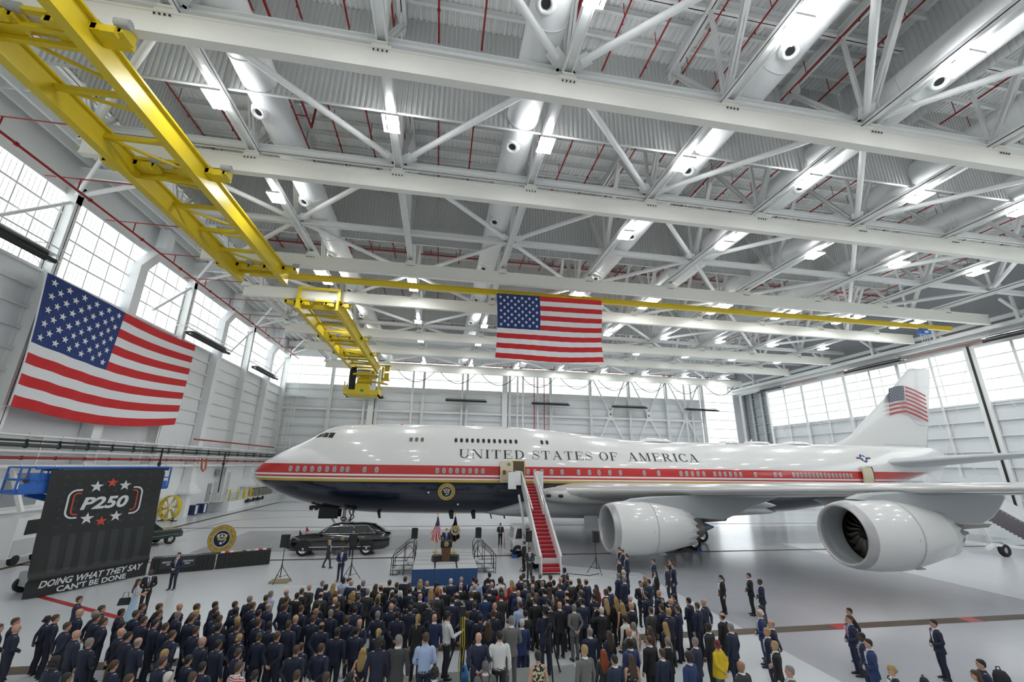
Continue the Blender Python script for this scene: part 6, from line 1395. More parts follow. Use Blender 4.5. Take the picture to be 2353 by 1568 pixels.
def hand(mb, wrist, direc, palm_n, m, curl=.5, side=1):
    w = Vector(wrist); d = Vector(direc).normalized(); nrm = Vector(palm_n).normalized(); s_ = d.cross(nrm).normalized() * side
    limb(mb, [tuple(w - d * .02) + (.026,), tuple(w + d * .03) + (.03,), tuple(w + d * .075) + (.031,)], m, 10, 3)
    mb.sphere(w + d * .055 + s_ * .012, .03, 10, 6, m); mb.sphere(w + d * .055 - s_ * .012, .03, 10, 6, m)
    for i, (o, L) in enumerate([(.030, .072), (.011, .082), (-.009, .076), (-.028, .060)]):
        b = w + d * .085 + s_ * o; c1 = b + (d * math.cos(curl * .6) + nrm * math.sin(curl * .6)) * L * .5; c2 = c1 + (d * math.cos(curl * 1.6) + nrm * math.sin(curl * 1.6)) * L * .5
        limb(mb, [tuple(b - d * .02) + (.0105,), tuple(c1) + (.0095,), tuple(c2) + (.0082,)], m, 7, 2)
    b = w + d * .03 + s_ * .028; limb(mb, [tuple(b) + (.013,), tuple(b + d * .03 + s_ * .022 + nrm * .012) + (.0115,), tuple(b + d * .062 + s_ * .022 + nrm * .026) + (.0095,)], m, 7, 2)
ARMS = {'A': lambda s: [(s * .195, 0, 1.435), (s * .262, -.02, 1.14), (s * .268, .045, .885)], 'B': lambda s: [(s * .195, 0, 1.435), (s * .275, -.10, 1.17), (s * .075, -.185, .985)], 'C': lambda s: [(s * .195, 0, 1.435), (s * .265, .0, 1.15), (s * .06, .20, 1.03)],
        'P': lambda s: [(s * .195, .02, 1.435), (s * .29, .20, 1.30), (s * .085, .30, 1.565)], 'W': lambda s: [(s * .195, 0, 1.435), (s * .255, -.03 + s * .10, 1.15), (s * .24, .06 + s * .17, .92)], 'F': lambda s: [(s * .195, .02, 1.435), (s * .26, .12, 1.17), (s * .13, .40, 1.22)],
        'L': lambda s: [(s * .195, .02, 1.435), (s * .29, .10, 1.18), (s * .27, .36, 1.13)], 'H': lambda s: [(s * .195, 0, 1.435), (s * .26, .02, 1.15), (s * .20, .26, 1.12 + .06 * s)]}
# material slots: 0 skin, 1 top, 2 bottom, 3 shoes, 4 shirt, 5 accent, 6 dark (eyes, brows, lips)
_BODY = {}
def body(cut, fem, pose):
    key = (cut, fem, pose)
    if key in _BODY: return _BODY[key]
    mb = MB(); fx = .90 if fem else 1.0; bare = cut in ('sleeveless',); skirt = cut in ('skirt', 'sleeveless', 'dress', 'gown')
    st = .26 if pose == 'W' else 0
    for s in (-1, 1):
        o = s * st; legm = 0 if skirt and cut != 'gown' else 2
        k = .72 if legm == 0 else 1
        limb(mb, [(s * .088, o * .05, .92, .098 * fx), (s * .095, .015 + o * .3, .70, .082 * k), (s * .10, .02 + o * .62, .49, .066 * k), (s * .104, -.012 + o * .85, .28, .062 * k), (s * .108, -.01 + o, .09, .056 * k)], legm, 16)
        y = o
        mb.loft([[(s * (.112 + .012 * t) + w * math.cos(a), y + yy, max(.004, z0 + h * math.sin(a))) for a in [2 * PI * j / 12 for j in range(12)]] for t, yy, w, z0, h in [(0, -.085, .02, .035, .03), (.1, -.07, .036, .045, .045), (.4, .0, .042, .05, .055), (.7, .09, .047, .036, .036), (.9, .15, .04, .03, .028), (1, .18, .015, .025, .018)]], 3)
    ch, wa, hi = (.165, .135, .168) if fem else (.185, .162, .165)
    top = [(.98, hi, .115, 0), (1.08, wa, .108, .0), (1.22, ch * .97, .12, .005), (1.34, ch * 1.04, .128, .0), (1.42, ch * .98, .112, -.008), (1.475, ch * .62, .085, -.01), (1.515, .075, .068, -.008)]
    if cut == 'suit': top = [(.80, .192 * (1 if not fem else .96), .145, .0), (.88, .188 * (.98 if fem else 1), .14, 0)] + [(z, w * 1.03, d * 1.05, o) for z, w, d, o in top]
    elif cut == 'uni': top = [(.93, .165, .118, 0), (.955, .178, .128, 0)] + [(z, w * 1.05, d * 1.08, o) for z, w, d, o in top]
    elif cut == 'blouse': top = [(.78, .25, .19, 0), (.9, .245, .18, 0), (1.08, .22, .16, 0), (1.25, .20, .14, 0)] + [(z, w * 1.06, d * 1.06, o) for z, w, d, o in top[3:]]
    else: top = [(.92, hi * 1.02, .122, 0)] + top
    trunk(mb, top, 1)
    if not cut == 'suit': trunk(mb, [(.86, .165, .118, 0), (.92, .168 * (1.02 if fem else 1), .118, 0), (.985, .166, .115, 0)], 2)
    if cut == 'skirt': trunk(mb, [(.62, .205, .16, 0), (.75, .20, .155, 0), (.9, .18, .13, 0), (1.0, .15, .11, 0)], 2)
    if cut in ('sleeveless', 'dress'): trunk(mb, [(.52, .215, .165, 0), (.7, .205, .155, 0), (.9, .178, .128, 0), (1.05, wa, .11, 0)], 1)
    if cut == 'gown': trunk(mb, [(.14, .26, .22, -.03), (.5, .22, .18, 0), (.8, .19, .14, 0), (1.05, wa, .11, 0)], 1)
    arm = ARMS[pose]
    for s in (-1, 1):
        if pose in ('F',) and s < 0: a = ARMS['A'](s)
        else: a = arm(s)
        a = [(x * fx, y, z) for x, y, z in a]; (sx, sy, sz), (ex, ey, ez), (wx, wy, wz) = a; k = .88 if fem else 1
        sm = 0 if bare else 1; th = .8 if bare else (1.25 if cut == 'blouse' else 1)
        mid = ((ex + wx) / 2, (ey + wy) / 2, (ez + wz) / 2)
        if cut == 'gown':
            limb(mb, [(sx * .82, sy, sz - .02, .07 * k), (sx, sy, sz - .02, .066 * k), ((sx + ex) / 2, (sy + ey) / 2, (sz + ez) / 2, .056 * k)], 1, 12); sm = 0; th = .75
        limb(mb, [(sx * .78, sy, sz - .015, .072 * k), (sx * 1.02, sy - .005, sz - .025, .070 * k * (th if bare else 1)), ((sx + ex) / 2, (sy + ey) / 2, (sz + ez) / 2, .060 * k * th), (ex, ey, ez, .053 * k * th), mid + (.047 * k * th,), (wx, wy, wz, .038 * k * (.8 if sm == 0 else 1))], sm, 14)
        dv = Vector((wx - ex, wy - ey, wz - ez)).normalized(); wv = Vector((wx, wy, wz))
        if sm and cut in ('suit',): limb(mb, [tuple(wv - dv * .005) + (.034,), tuple(wv + dv * .012) + (.033,)], 4, 12, 2)
        if pose in ('B', 'C'): dv = (dv + Vector((-s * .5, 0, -.5 if pose == 'B' else -.35))).normalized()
        pn = {'A': (-s, .1, 0), 'W': (-s, 0, 0), 'B': (0, 1, .3), 'C': (0, -1, .3), 'P': (-s, .6, 0), 'F': (-s, .2, 0), 'L': (-s * .3, .3, -1), 'H': (-s, .4, 0)}[pose]
        hand(mb, wv + dv * .012, dv, pn, 0, .9 if pose in 'BCP' else .45, 1 if s > 0 else -1)
        if cut == 'uni': mb.box((s * .135 * fx, .0, 1.478), (.06, .05, .024), 5); mb.box((s * .15, .135, 1.30), (.05, .01, .02), 5)
    # neck, collar, head
    limb(mb, [(0, -.012, 1.47, .062 * fx), (0, -.004, 1.53, .057 * fx), (0, .006, 1.60, .058 * fx)], 0, 14)
    if cut in ('suit', 'uni', 'shirt'): mb.lathe([(0, .080), (.0, .074), (.035, .067), (.045, .069), (.04, .074), (0, .086)], (0, -.008, 1.492), (0, .08, 1), 20, 4)
    if cut == 'suit':           # shirt front, tie and lapel edges
        n = 8
        for i in range(n):
            z = 1.08 + .40 * i / n; w = .012 + .055 * (i / n); y = .128 + .022 * math.sin(PI * min(1, (z - .98) / .5)) - (.075 * max(0, (z - 1.38) / .1))
            mb.box((0, y - .012, z + .025), (w * 2, .03, .052), 4)
            if not fem: mb.box((0, y + .004, z + .025), (.034, .016, .052), 5)
    hz = 1.665; hs = .96 if fem else 1
    prof = [(-.118, .028, .030, .030), (-.108, .045, .05, .028), (-.085, .058, .072, .016), (-.055, .066, .084, .006), (-.02, .0715, .092, .0), (.015, .075, .097, -.002), (.05, .0755, .096, -.006), (.08, .068, .086, -.008), (.103, .050, .064, -.010), (.116, .026, .034, -.012), (.119, .008, .01, -.012)]
    trunk(mb, [(hz + z * hs, w * hs, d * hs, o) for z, w, d, o in prof], 0, 24, 3)
    limb(mb, [(0, .088 * hs, hz + .02, .010), (0, .104 * hs, hz - .018, .013), (0, .098 * hs, hz - .032, .012)], 0, 8, 3)
    mb.sphere((0, .082 * hs, hz - .092), (.022, .018, .014), 8, 6, 0)
    for s in (-1, 1):
        mb.sphere((s * .077 * hs, -.008, hz - .012), (.011, .020, .034), 8, 6, 0); mb.sphere((s * .030, .085 * hs, hz + .012), (.013, .010, .008), 8, 6, 6); mb.box((s * .031, .092 * hs, hz + .034), (.030, .008, .008), 6)
    mb.sphere((0, .093 * hs, hz - .058), (.022, .007, .006), 8, 6, 6)
    _BODY[key] = finish(mb, 'person_body', .0085, 9000, 7); return _BODY[key]
def finish(mb, name, vox, faces, nslots, exact=True):
    """weld the shaped pieces into one continuous skin, keep each piece's material on the skin nearest to it"""
    src = mb.mesh('build', []); tmp = bpy.data.objects.new('build', src); C.objects.link(tmp)
    r = tmp.modifiers.new('r', 'REMESH'); r.mode = 'VOXEL'; r.voxel_size = vox; r.use_smooth_shade = True
    s = tmp.modifiers.new('s', 'SMOOTH'); s.factor = .4; s.iterations = 1
    dg = bpy.context.evaluated_depsgraph_get(); me = bpy.data.meshes.new_from_object(tmp.evaluated_get(dg)); n0 = len(me.polygons)
    tmp.modifiers.clear(); tmp.data = me; d = tmp.modifiers.new('d', 'DECIMATE'); d.ratio = min(1, faces / max(1, 2 * n0))
    dg = bpy.context.evaluated_depsgraph_get(); out = bpy.data.meshes.new_from_object(tmp.evaluated_get(dg)); out.name = name
    bpy.data.objects.remove(tmp)
    cents = [src.polygons[i].center.copy() for i in range(len(src.polygons))]; pts = []
    for i, p in enumerate(src.polygons):
        pts.append((cents[i], mb.m[i]))
        if p.area > 4e-4:
            for v in p.vertices: pts.append(((src.vertices[v].co + cents[i]) / 2, mb.m[i]))
    kd = kdtree.KDTree(len(pts))
    for i, (c, m) in enumerate(pts): kd.insert(c, i)
    kd.balance(); out.materials.clear()
    base = mat('skin_base', SKIN['l'], .55)
    for i in range(nslots): out.materials.append(base)
    idx = [pts[kd.find(p.center)[1]][1] for p in out.polygons]
    out.polygons.foreach_set('material_index', idx); out.polygons.foreach_set('use_smooth', [True] * len(idx)); out.update()
    bpy.data.meshes.remove(src); bpy.data.meshes.remove(me); return out
_HAIR = {}
def hair(style, fem):
    key = (style, fem)
    if key in _HAIR: return _HAIR[key]
    mb = MB(); hz = 1.665; hs = .96 if fem else 1
    def cap(g, zlow, yfront, thick=1.0, zbald=9, zside=-.02):
        n = 28; rings = []
        prof = [(-.085, .060, .074, .004), (-.055, .067, .085, .0), (-.02, .0725, .093, -.002), (.015, .076, .097, -.004), (.05, .0765, .096, -.007), (.08, .069, .087, -.009), (.103, .052, .066, -.010), (.117, .028, .036, -.012), (.1205, .006, .008, -.012)]
        q = catmull(prof, 3)
        for z, w, d, o in q:
            ring = []
            for j in range(n):
                a = 2 * PI * j / n; c, s = math.cos(a), math.sin(a); yy = s
                front = max(0, s); lim = (zside + (yfront - zside) * front ** .6) if s > 0 else zside + (zlow - zside) * min(1, -s * 1.6)
                k = g if (z > lim and z < zbald) else -.012
                ring.append(((w + k) * hs * c, o + (d + k) * hs * s, hz + (z + (k if z > .1 else 0)) * hs))
            rings.append(ring)
        mb.loft(rings, 0)
    if style == 'short': cap(.008, -.062, .066, 1, 9, .0)
    elif style == 'r': cap(.007, -.062, .2, 1, .055, -.0)
    elif style == 'curly':
        cap(.02, -.06, .06)
        for i in range(60):
            a = random.uniform(0, 2 * PI); z = random.uniform(-.07, .12); s = math.sin(a)
            if s > .35 and z < .06: continue
            r = math.sqrt(max(.05, 1 - (z / .13) ** 2)); mb.sphere((.085 * r * math.cos(a), -.01 + .10 * r * s, hz + z), .034, 8, 6)
    else:
        cap(.015, -.075, .055)
        if style in ('long', 'curlylong'):
            L = .42 if style == 'long' else .36
            for s in (-1, -.5, 0, .5, 1):
                limb(mb, [(s * .06, -.055 + .02 * abs(s), hz + .03, .045), (s * .075, -.085 + .035 * abs(s), hz - .10, .046), (s * .085, -.115 + .045 * abs(s), hz - .22, .044), (s * .075, -.135 + .04 * abs(s), hz - L * .8, .036), (s * .05, -.14 + .03 * abs(s), hz - L - .02, .014)], 0, 10, 3)
            if style == 'curlylong':
                for i in range(70): mb.sphere((random.uniform(-.12, .12), random.uniform(-.16, -.06), hz + random.uniform(-.34, .03)), random.uniform(.022, .036), 8, 5)
        elif style == 'bun': mb.sphere((0, -.115, hz - .01), (.042, .038, .04), 12, 8)
        elif style == 'pony': mb.sphere((0, -.108, hz + .02), .026, 10, 6); limb(mb, [(0, -.115, hz + .02, .022), (0, -.15, hz - .05, .03), (.01, -.16, hz - .16, .028), (.0, -.15, hz - .27, .010)], 0, 10, 3)
        elif style == 'bob': limb(mb, [(-.08, .0, hz - .02, .03), (-.07, -.08, hz - .05, .04), (.07, -.08, hz - .05, .04), (.08, 0, hz - .02, .03)], 0, 10, 3)
        elif style == 'capblack':
            mb.loft([[(.072 * (1 + .12 * t) * math.cos(a), .085 + .095 * t * max(0, math.sin(a)) + .0, hz + .045 - .02 * t + .006 * sg) for a, sg in [(PI * i / 10, 1) for i in range(11)] + [(PI * (10 - i) / 10, -1) for i in range(11)]] for t in (0, .5, 1)])
    _HAIR[key] = finish(mb, 'hair_shape', .007, 1500 if style in ('curly', 'curlylong', 'long') else 900, 1); return _HAIR[key]
HS = {'b': ('short', 'b'), 'k': ('short', 'k'), 'g': ('short', 'g'), 'w': ('short', 'w'), 'o': ('short', 'o'), 'rg': ('r', 'g'), 'rk': ('r', 'k'), 'lb': ('long', 'b'), 'lo': ('long', 'o'), 'lk': ('long', 'k'), 'lr': ('long', 'r'), 'pb': ('pony', 'b'), 'po': ('pony', 'o'), 'pk': ('pony', 'k'), 'pg': ('pony', 'g'), 'nb': ('bun', 'b'), 'no': ('bun', 'o'), 'nk': ('bun', 'k'), 'sr': ('bob', 's'), 'ck': ('curly', 'k'), 'co': ('curlylong', 'o'), 'cg': ('capblack', 'k'), 'cl': ('capblack', 'c')}
M_DARKF = mat('face_dark', (.03, .018, .014), .5)
PEOPLE = [
(-13.02,17.33,0.0,-50,1.77,'U','b','l','C',0,'person in navy uniform, hands clasped, first from left, fifth uniform row from camera'),
(-13.04,17.89,0.0,-60,1.77,'U','b','l','A',0,'person in navy uniform, arms at sides, first from left, sixth uniform row from camera'),
(-12.47,17.21,0.0,-40,1.78,'U','x','l','C',0,'person in navy uniform, hands clasped, second from left, fifth uniform row from camera'),
(-12.50,18.38,0.0,-37,1.66,'U','nk','d','B',1,'person in navy uniform, hands behind back, first from left, eighth uniform row from camera'),
(-12.92,20.26,0.0,-60,1.76,'U','b','l','A',0,'person in navy uniform, arms at sides, first from left, ninth uniform row from camera'),
(-12.05,18.05,0.0,-42,1.78,'U','b','l','A',0,'person in navy uniform, arms at sides, first from left, seventh uniform row from camera'),
(-11.65,18.44,0.0,-41,1.82,'U','x','l','C',0,'person in navy uniform, hands clasped, second from left, eighth uniform row from camera'),
(-11.06,17.13,0.0,-36,1.81,'U','b','l','B',0,'person in navy uniform, hands behind back, third from left, fifth uniform row from camera'),
(-10.27,16.37,0.0,-35,1.81,'U','x','l','A',0,'person in navy uniform, arms at sides, first from left, third uniform row from camera'),
(-11.10,18.34,0.0,-37,1.77,'U','g','l','B',0,'person in navy uniform, hands behind back, third from left, eighth uniform row from camera'),
(-11.27,18.87,0.0,-49,1.79,'U','b','l','A',0,'person in navy uniform, arms at sides, second from left, ninth uniform row from camera'),
(-10.77,17.89,0.0,-33,1.78,'U','b','l','A',0,'person in navy uniform, arms at sides, second from left, sixth uniform row from camera'),
(-10.32,17.55,0.0,-42,1.77,'U','b','l','B',0,'person in navy uniform, hands behind back, third from left, sixth uniform row from camera'),
(-10.40,18.46,0.0,-40,1.77,'U','k','t','A',0,'person in navy uniform, arms at sides, fourth from left, eighth uniform row from camera'),
(-9.76,17.50,0.0,-30,1.66,'U','nk','l','A',1,'person in navy uniform, arms at sides, fourth from left, sixth uniform row from camera'),
(-9.72,18.06,0.0,-35,1.82,'U','b','l','B',0,'person in navy uniform, hands behind back, second from left, seventh uniform row from camera'),
(-10.00,18.85,0.0,-46,1.81,'U','b','l','A',0,'person in navy uniform, arms at sides, third from left, ninth uniform row from camera'),
(-9.11,16.39,0.0,-40,1.81,'U','x','l','B',0,'person in navy uniform, hands behind back, second from left, third uniform row from camera'),
(-8.69,16.02,0.0,-36,1.81,'U','k','l','A',0,'person in navy uniform, arms at sides, third from left, third uniform row from camera'),
(-8.20,15.65,0.0,-28,1.77,'U','rg','l','C',0,'person in navy uniform, hands clasped, third from left, second uniform row from camera'),
(-9.50,15.75,0.0,-24,1.78,'U','g','l','C',0,'person in navy uniform, hands clasped, second from left, second uniform row from camera'),
(-9.38,14.44,0.0,-24,1.80,'U','ck','d','A',0,'person in navy uniform, arms at sides, first from left, second uniform row from camera'),
(-8.39,13.43,0.0,-30,1.80,'U','k','t','A',0,'person in navy uniform, arms at sides, first from left, nearest uniform row'),
(-7.94,14.32,0.0,-30,1.70,'U','pb','l','A',1,'person in navy uniform, arms at sides, second from left, nearest uniform row'),
(-9.10,17.41,0.0,-30,1.81,'U','b','l','A',0,'person in navy uniform, arms at sides, fourth from left, fifth uniform row from camera'),
(-6.96,13.25,0.0,-28,1.77,'U','b','l','A',0,'person in navy uniform, arms at sides, third from left, nearest uniform row'),
(-9.44,18.82,0.0,-42,1.80,'U','b','l','B',0,'person in navy uniform, hands behind back, fifth from left, eighth uniform row from camera'),
(-9.04,18.09,0.0,-47,1.80,'U','b','l','A',0,'person in navy uniform, arms at sides, third from left, seventh uniform row from camera'),
(-8.61,17.13,0.0,-41,1.79,'U','k','l','A',0,'person in navy uniform, arms at sides, fifth from left, fifth uniform row from camera'),
(-8.14,16.83,0.0,-32,1.77,'U','b','l','C',0,'person in navy uniform, hands clasped, first from left, fourth uniform row from camera'),
(-8.78,18.80,0.0,-35,1.79,'U','x','l','B',0,'person in navy uniform, hands behind back, sixth from left, eighth uniform row from camera'),
(-8.40,17.97,0.0,-33,1.77,'U','g','l','A',0,'person in navy uniform, arms at sides, fourth from left, seventh uniform row from camera'),
(-8.12,18.58,0.0,-39,1.82,'U','b','t','B',0,'person in navy uniform, hands behind back, seventh from left, eighth uniform row from camera'),
(-7.70,17.42,0.0,-23,1.81,'U','b','l','A',0,'person in navy uniform, arms at sides, sixth from left, fifth uniform row from camera'),
(-7.84,17.96,0.0,-31,1.79,'U','o','l','A',0,'person in navy uniform, arms at sides, fifth from left, seventh uniform row from camera'),
(-7.66,18.89,0.0,-42,1.78,'U','k','t','A',0,'person in navy uniform, arms at sides, fourth from left, ninth uniform row from camera'),
(-7.34,18.20,0.0,-41,1.81,'U','b','l','B',0,'person in navy uniform, hands behind back, sixth from left, seventh uniform row from camera'),
(-7.08,17.70,0.0,-21,1.79,'U','k','d','A',0,'person in navy uniform, arms at sides, fifth from left, sixth uniform row from camera'),
(-6.78,17.23,0.0,-19,1.81,'U','b','l','A',0,'person in navy uniform, arms at sides, seventh from left, fifth uniform row from camera'),
(-6.45,16.45,0.0,-18,1.81,'U','k','l','B',0,'person in navy uniform, hands behind back, sixth from left, third uniform row from camera'),
(-7.03,16.33,0.0,-26,1.79,'U','b','l','B',0,'person in navy uniform, hands behind back, fifth from left, third uniform row from camera'),
(-7.55,16.09,0.0,-33,1.78,'U','b','l','B',0,'person in navy uniform, hands behind back, fourth from left, third uniform row from camera'),
(-6.40,15.39,0.0,-33,1.80,'U','x','l','A',0,'person in navy uniform, arms at sides, fifth from left, second uniform row from camera'),
(-5.86,15.13,0.0,-28,1.79,'U','k','t','A',0,'person in navy uniform, arms at sides, sixth from left, second uniform row from camera'),
(-7.00,18.90,0.0,-39,1.77,'U','b','l','A',0,'person in navy uniform, arms at sides, fifth from left, ninth uniform row from camera'),
(-6.66,18.16,0.0,-22,1.78,'U','k','d','B',0,'person in navy uniform, hands behind back, seventh from left, seventh uniform row from camera'),
(-6.69,19.37,0.0,-25,1.81,'U','g','l','A',0,'person in navy uniform, arms at sides, sixth from left, ninth uniform row from camera'),
(-6.20,19.63,0.0,-26,1.76,'U','b','l','B',0,'person in navy uniform, hands behind back, seventh from left, ninth uniform row from camera'),
(-6.23,20.19,0.0,-40,1.76,'L','g','l','B',0,'person, hands behind back, first from left wearing light blue shirt'),
(-6.28,18.58,0.0,-35,1.80,'U','b','l','B',0,'person in navy uniform, hands behind back, eighth from left, eighth uniform row from camera'),
(-5.73,18.51,0.0,-32,1.78,'U','rg','l','A',0,'person in navy uniform, arms at sides, ninth from left, eighth uniform row from camera'),
(-5.77,17.75,0.0,-18,1.79,'U','k','l','A',0,'person in navy uniform, arms at sides, sixth from left, sixth uniform row from camera'),
(-5.42,16.79,0.0,-31,1.79,'U','b','l','A',0,'person in navy uniform, arms at sides, second from left, fourth uniform row from camera'),
(-6.19,17.14,0.0,-21,1.78,'U','o','l','B',0,'person in navy uniform, hands behind back, eighth from left, fifth uniform row from camera'),
(-5.89,16.41,0.0,-21,1.82,'U','b','l','A',0,'person in navy uniform, arms at sides, seventh from left, third uniform row from camera'),
(-5.61,15.92,0.0,-22,1.66,'U','no','l','B',1,'person in navy uniform, hands behind back, eighth from left, third uniform row from camera'),
(-5.05,15.90,0.0,-12,1.67,'U','nb','l','A',1,'person in navy uniform, arms at sides, ninth from left, third uniform row from camera'),
(-4.45,15.61,0.0,-24,1.77,'U','b','l','B',0,'person in navy uniform, hands behind back, eighth from left, second uniform row from camera'),
(-4.97,16.45,0.0,-22,1.80,'U','k','d','A',0,'person in navy uniform, arms at sides, third from left, fourth uniform row from camera'),
(-5.17,14.78,0.0,-27,1.67,'U','nb','l','A',1,'person in navy uniform, arms at sides, seventh from left, second uniform row from camera'),
(-4.67,13.54,0.0,-26,1.78,'S','b','l','A',0,'person in red and white striped top behind the uniformed rows'),
(-4.17,13.28,0.0,-25,1.69,'K','nk','t','A',1,'person in black suit, arms at sides, first from left, nearest black-suit row'),
(-6.97,14.65,0.0,-29,1.78,'U','o','l','A',0,'person in navy uniform, arms at sides, fourth from left, second uniform row from camera'),
(-6.73,14.14,0.0,-32,1.79,'U','b','l','A',0,'person in navy uniform, arms at sides, fourth from left, nearest uniform row'),
(-6.24,14.40,0.0,-32,1.70,'U','nk','l','A',1,'person in navy uniform, arms at sides, fifth from left, nearest uniform row'),
(-5.59,13.72,0.0,-11,1.77,'U','k','l','A',0,'person in navy uniform, arms at sides, seventh from left, nearest uniform row'),
(-6.13,13.28,0.0,-26,1.76,'N','w','l','A',0,'person in navy suit, arms at sides, first from left, nearest navy-suit row'),
(-5.54,13.16,0.0,-12,1.77,'U','b','l','A',0,'person in navy uniform, arms at sides, sixth from left, nearest uniform row'),
(-5.63,20.11,0.0,-27,1.81,'G','rg','l','A',0,'person, arms at sides, first from left wearing charcoal suit'),
(-5.34,19.22,0.0,-23,1.80,'U','b','l','A',0,'person in navy uniform, arms at sides, eighth from left, ninth uniform row from camera'),
(-5.12,18.42,0.0,-22,1.77,'U','b','l','B',0,'person in navy uniform, hands behind back, tenth from left, eighth uniform row from camera'),
(-5.11,20.33,0.0,-20,1.78,'K','b','l','B',0,'person in black suit, hands behind back, second from left, third black-suit row from camera'),
(-5.12,19.77,0.0,-21,1.77,'K','k','l','A',0,'person in black suit, arms at sides, first from left, third black-suit row from camera'),
(-4.98,20.87,0.0,-26,1.79,'G','x','l','B',0,'person, hands behind back, second from left wearing charcoal suit'),
(-4.62,21.55,0.0,-29,1.76,'N','g','l','A',0,'person in navy suit, arms at sides, first from left, fourth navy-suit row from camera'),
(-4.29,20.77,0.0,-23,1.80,'N','k','l','B',0,'person in navy suit, hands behind back, first from left, third navy-suit row from camera'),
(-4.09,21.29,0.0,-23,1.70,'N','lo','l','A',1,'person in navy suit, arms at sides, second from left, fourth navy-suit row from camera'),
(-3.80,21.77,0.0,-26,1.82,'L','k','d','P',0,'person, holding up a camera, second from left wearing light blue shirt'),
(-3.39,21.38,0.0,-24,1.80,'N','x','l','A',0,'person in navy suit, arms at sides, third from left, fourth navy-suit row from camera'),
(-3.60,20.13,0.0,-29,1.82,'G','g','l','A',0,'person, arms at sides, fourth from left wearing charcoal suit'),
(-4.24,19.80,0.0,-18,1.76,'G','rk','l','A',0,'person, arms at sides, third from left wearing charcoal suit'),
(-3.65,19.57,0.0,-22,1.78,'K','b','l','A',0,'person in black suit, arms at sides, third from left, third black-suit row from camera'),
(-3.51,18.84,0.0,-29,1.82,'K','x','l','A',0,'person in black suit, arms at sides, first from left, second black-suit row from camera'),
(-3.05,20.04,0.0,-26,1.70,'K','co','l','A',1,'person in black suit, arms at sides, fourth from left, third black-suit row from camera'),
(-2.94,20.61,0.0,-13,1.78,'N','k','l','A',0,'person in navy suit, arms at sides, second from left, third navy-suit row from camera'),
(-2.85,21.17,0.0,-26,1.82,'N','g','l','A',0,'person in navy suit, arms at sides, third from left, third navy-suit row from camera'),
(-2.30,21.04,0.0,-20,1.69,'K','lb','l','A',1,'person in black suit, arms at sides, first from left, fourth black-suit row from camera'),
(-2.02,20.38,0.0,-12,1.81,'K','rk','t','A',0,'person in black suit, arms at sides, sixth from left, third black-suit row from camera'),
(-1.76,21.29,0.0,-8,1.78,'K','b','l','B',0,'person in black suit, hands behind back, second from left, fourth black-suit row from camera'),
(-1.41,20.86,0.0,-16,1.77,'W','b','l','A',0,'person, arms at sides, first from left wearing white shirt'),
(-1.12,21.76,0.0,-15,1.79,'N','b','l','A',0,'person in navy suit, arms at sides, fourth from left, fourth navy-suit row from camera'),
(-2.49,19.99,0.0,-19,1.77,'G','g','l','A',0,'person, arms at sides, fifth from left wearing charcoal suit'),
(-2.00,19.60,0.0,-24,1.67,'K','lo','l','A',1,'person in black suit, arms at sides, fifth from left, third black-suit row from camera'),
(-1.96,18.93,0.0,-6,1.71,'U','nk','d','B',1,'person in navy uniform, hands behind back, tenth from left, ninth uniform row from camera'),
(-2.72,19.23,0.0,-27,1.78,'U','b','l','B',0,'person in navy uniform, hands behind back, ninth from left, ninth uniform row from camera'),
(-1.36,20.00,0.0,-2,1.76,'U','k','l','A',0,'person in navy uniform, arms at sides, twelfth from left, ninth uniform row from camera'),
(-1.46,19.45,0.0,-18,1.76,'U','k','l','A',0,'person in navy uniform, arms at sides, eleventh from left, ninth uniform row from camera'),
(-1.30,18.54,0.0,-17,1.77,'U','k','l','A',0,'person in navy uniform, arms at sides, twelfth from left, eighth uniform row from camera'),
(-1.34,17.85,0.0,-3,1.81,'U','x','l','B',0,'person in navy uniform, hands behind back, tenth from left, sixth uniform row from camera'),
(-3.30,18.32,0.0,-12,1.78,'U','b','l','A',0,'person in navy uniform, arms at sides, ninth from left, seventh uniform row from camera'),
(-4.02,18.43,0.0,-27,1.78,'U','k','l','A',0,'person in navy uniform, arms at sides, eleventh from left, eighth uniform row from camera'),
(-3.89,17.72,0.0,-19,1.77,'U','x','t','A',0,'person in navy uniform, arms at sides, seventh from left, sixth uniform row from camera'),
(-4.46,17.96,0.0,-23,1.82,'U','b','l','B',0,'person in navy uniform, hands behind back, eighth from left, seventh uniform row from camera'),
(-4.42,16.52,0.0,-16,1.79,'U','b','t','A',0,'person in navy uniform, arms at sides, fourth from left, fourth uniform row from camera'),
(-4.37,17.08,0.0,-27,1.77,'U','x','l','B',0,'person in navy uniform, hands behind back, ninth from left, fifth uniform row from camera'),
(-3.81,17.04,0.0,-12,1.76,'U','b','l','A',0,'person in navy uniform, arms at sides, fifth from left, fourth uniform row from camera'),
(-3.36,16.33,0.0,-6,1.76,'U','rk','t','B',0,'person in navy uniform, hands behind back, tenth from left, third uniform row from camera'),
(-3.36,17.54,0.0,-13,1.77,'U','g','l','A',0,'person in navy uniform, arms at sides, eighth from left, sixth uniform row from camera'),
(-2.58,17.72,0.0,-6,1.80,'U','k','l','A',0,'person in navy uniform, arms at sides, ninth from left, sixth uniform row from camera'),
(-2.68,16.82,0.0,-5,1.77,'U','b','l','A',0,'person in navy uniform, arms at sides, sixth from left, fourth uniform row from camera'),
(-2.21,16.47,0.0,-14,1.76,'U','x','l','B',0,'person in navy uniform, hands behind back, seventh from left, fourth uniform row from camera'),
(-1.72,17.11,0.0,-4,1.79,'U','g','l','B',0,'person in navy uniform, hands behind back, tenth from left, fifth uniform row from camera'),
(-1.05,17.04,0.0,-1,1.77,'U','k','t','B',0,'person in navy uniform, hands behind back, eighth from left, fourth uniform row from camera'),
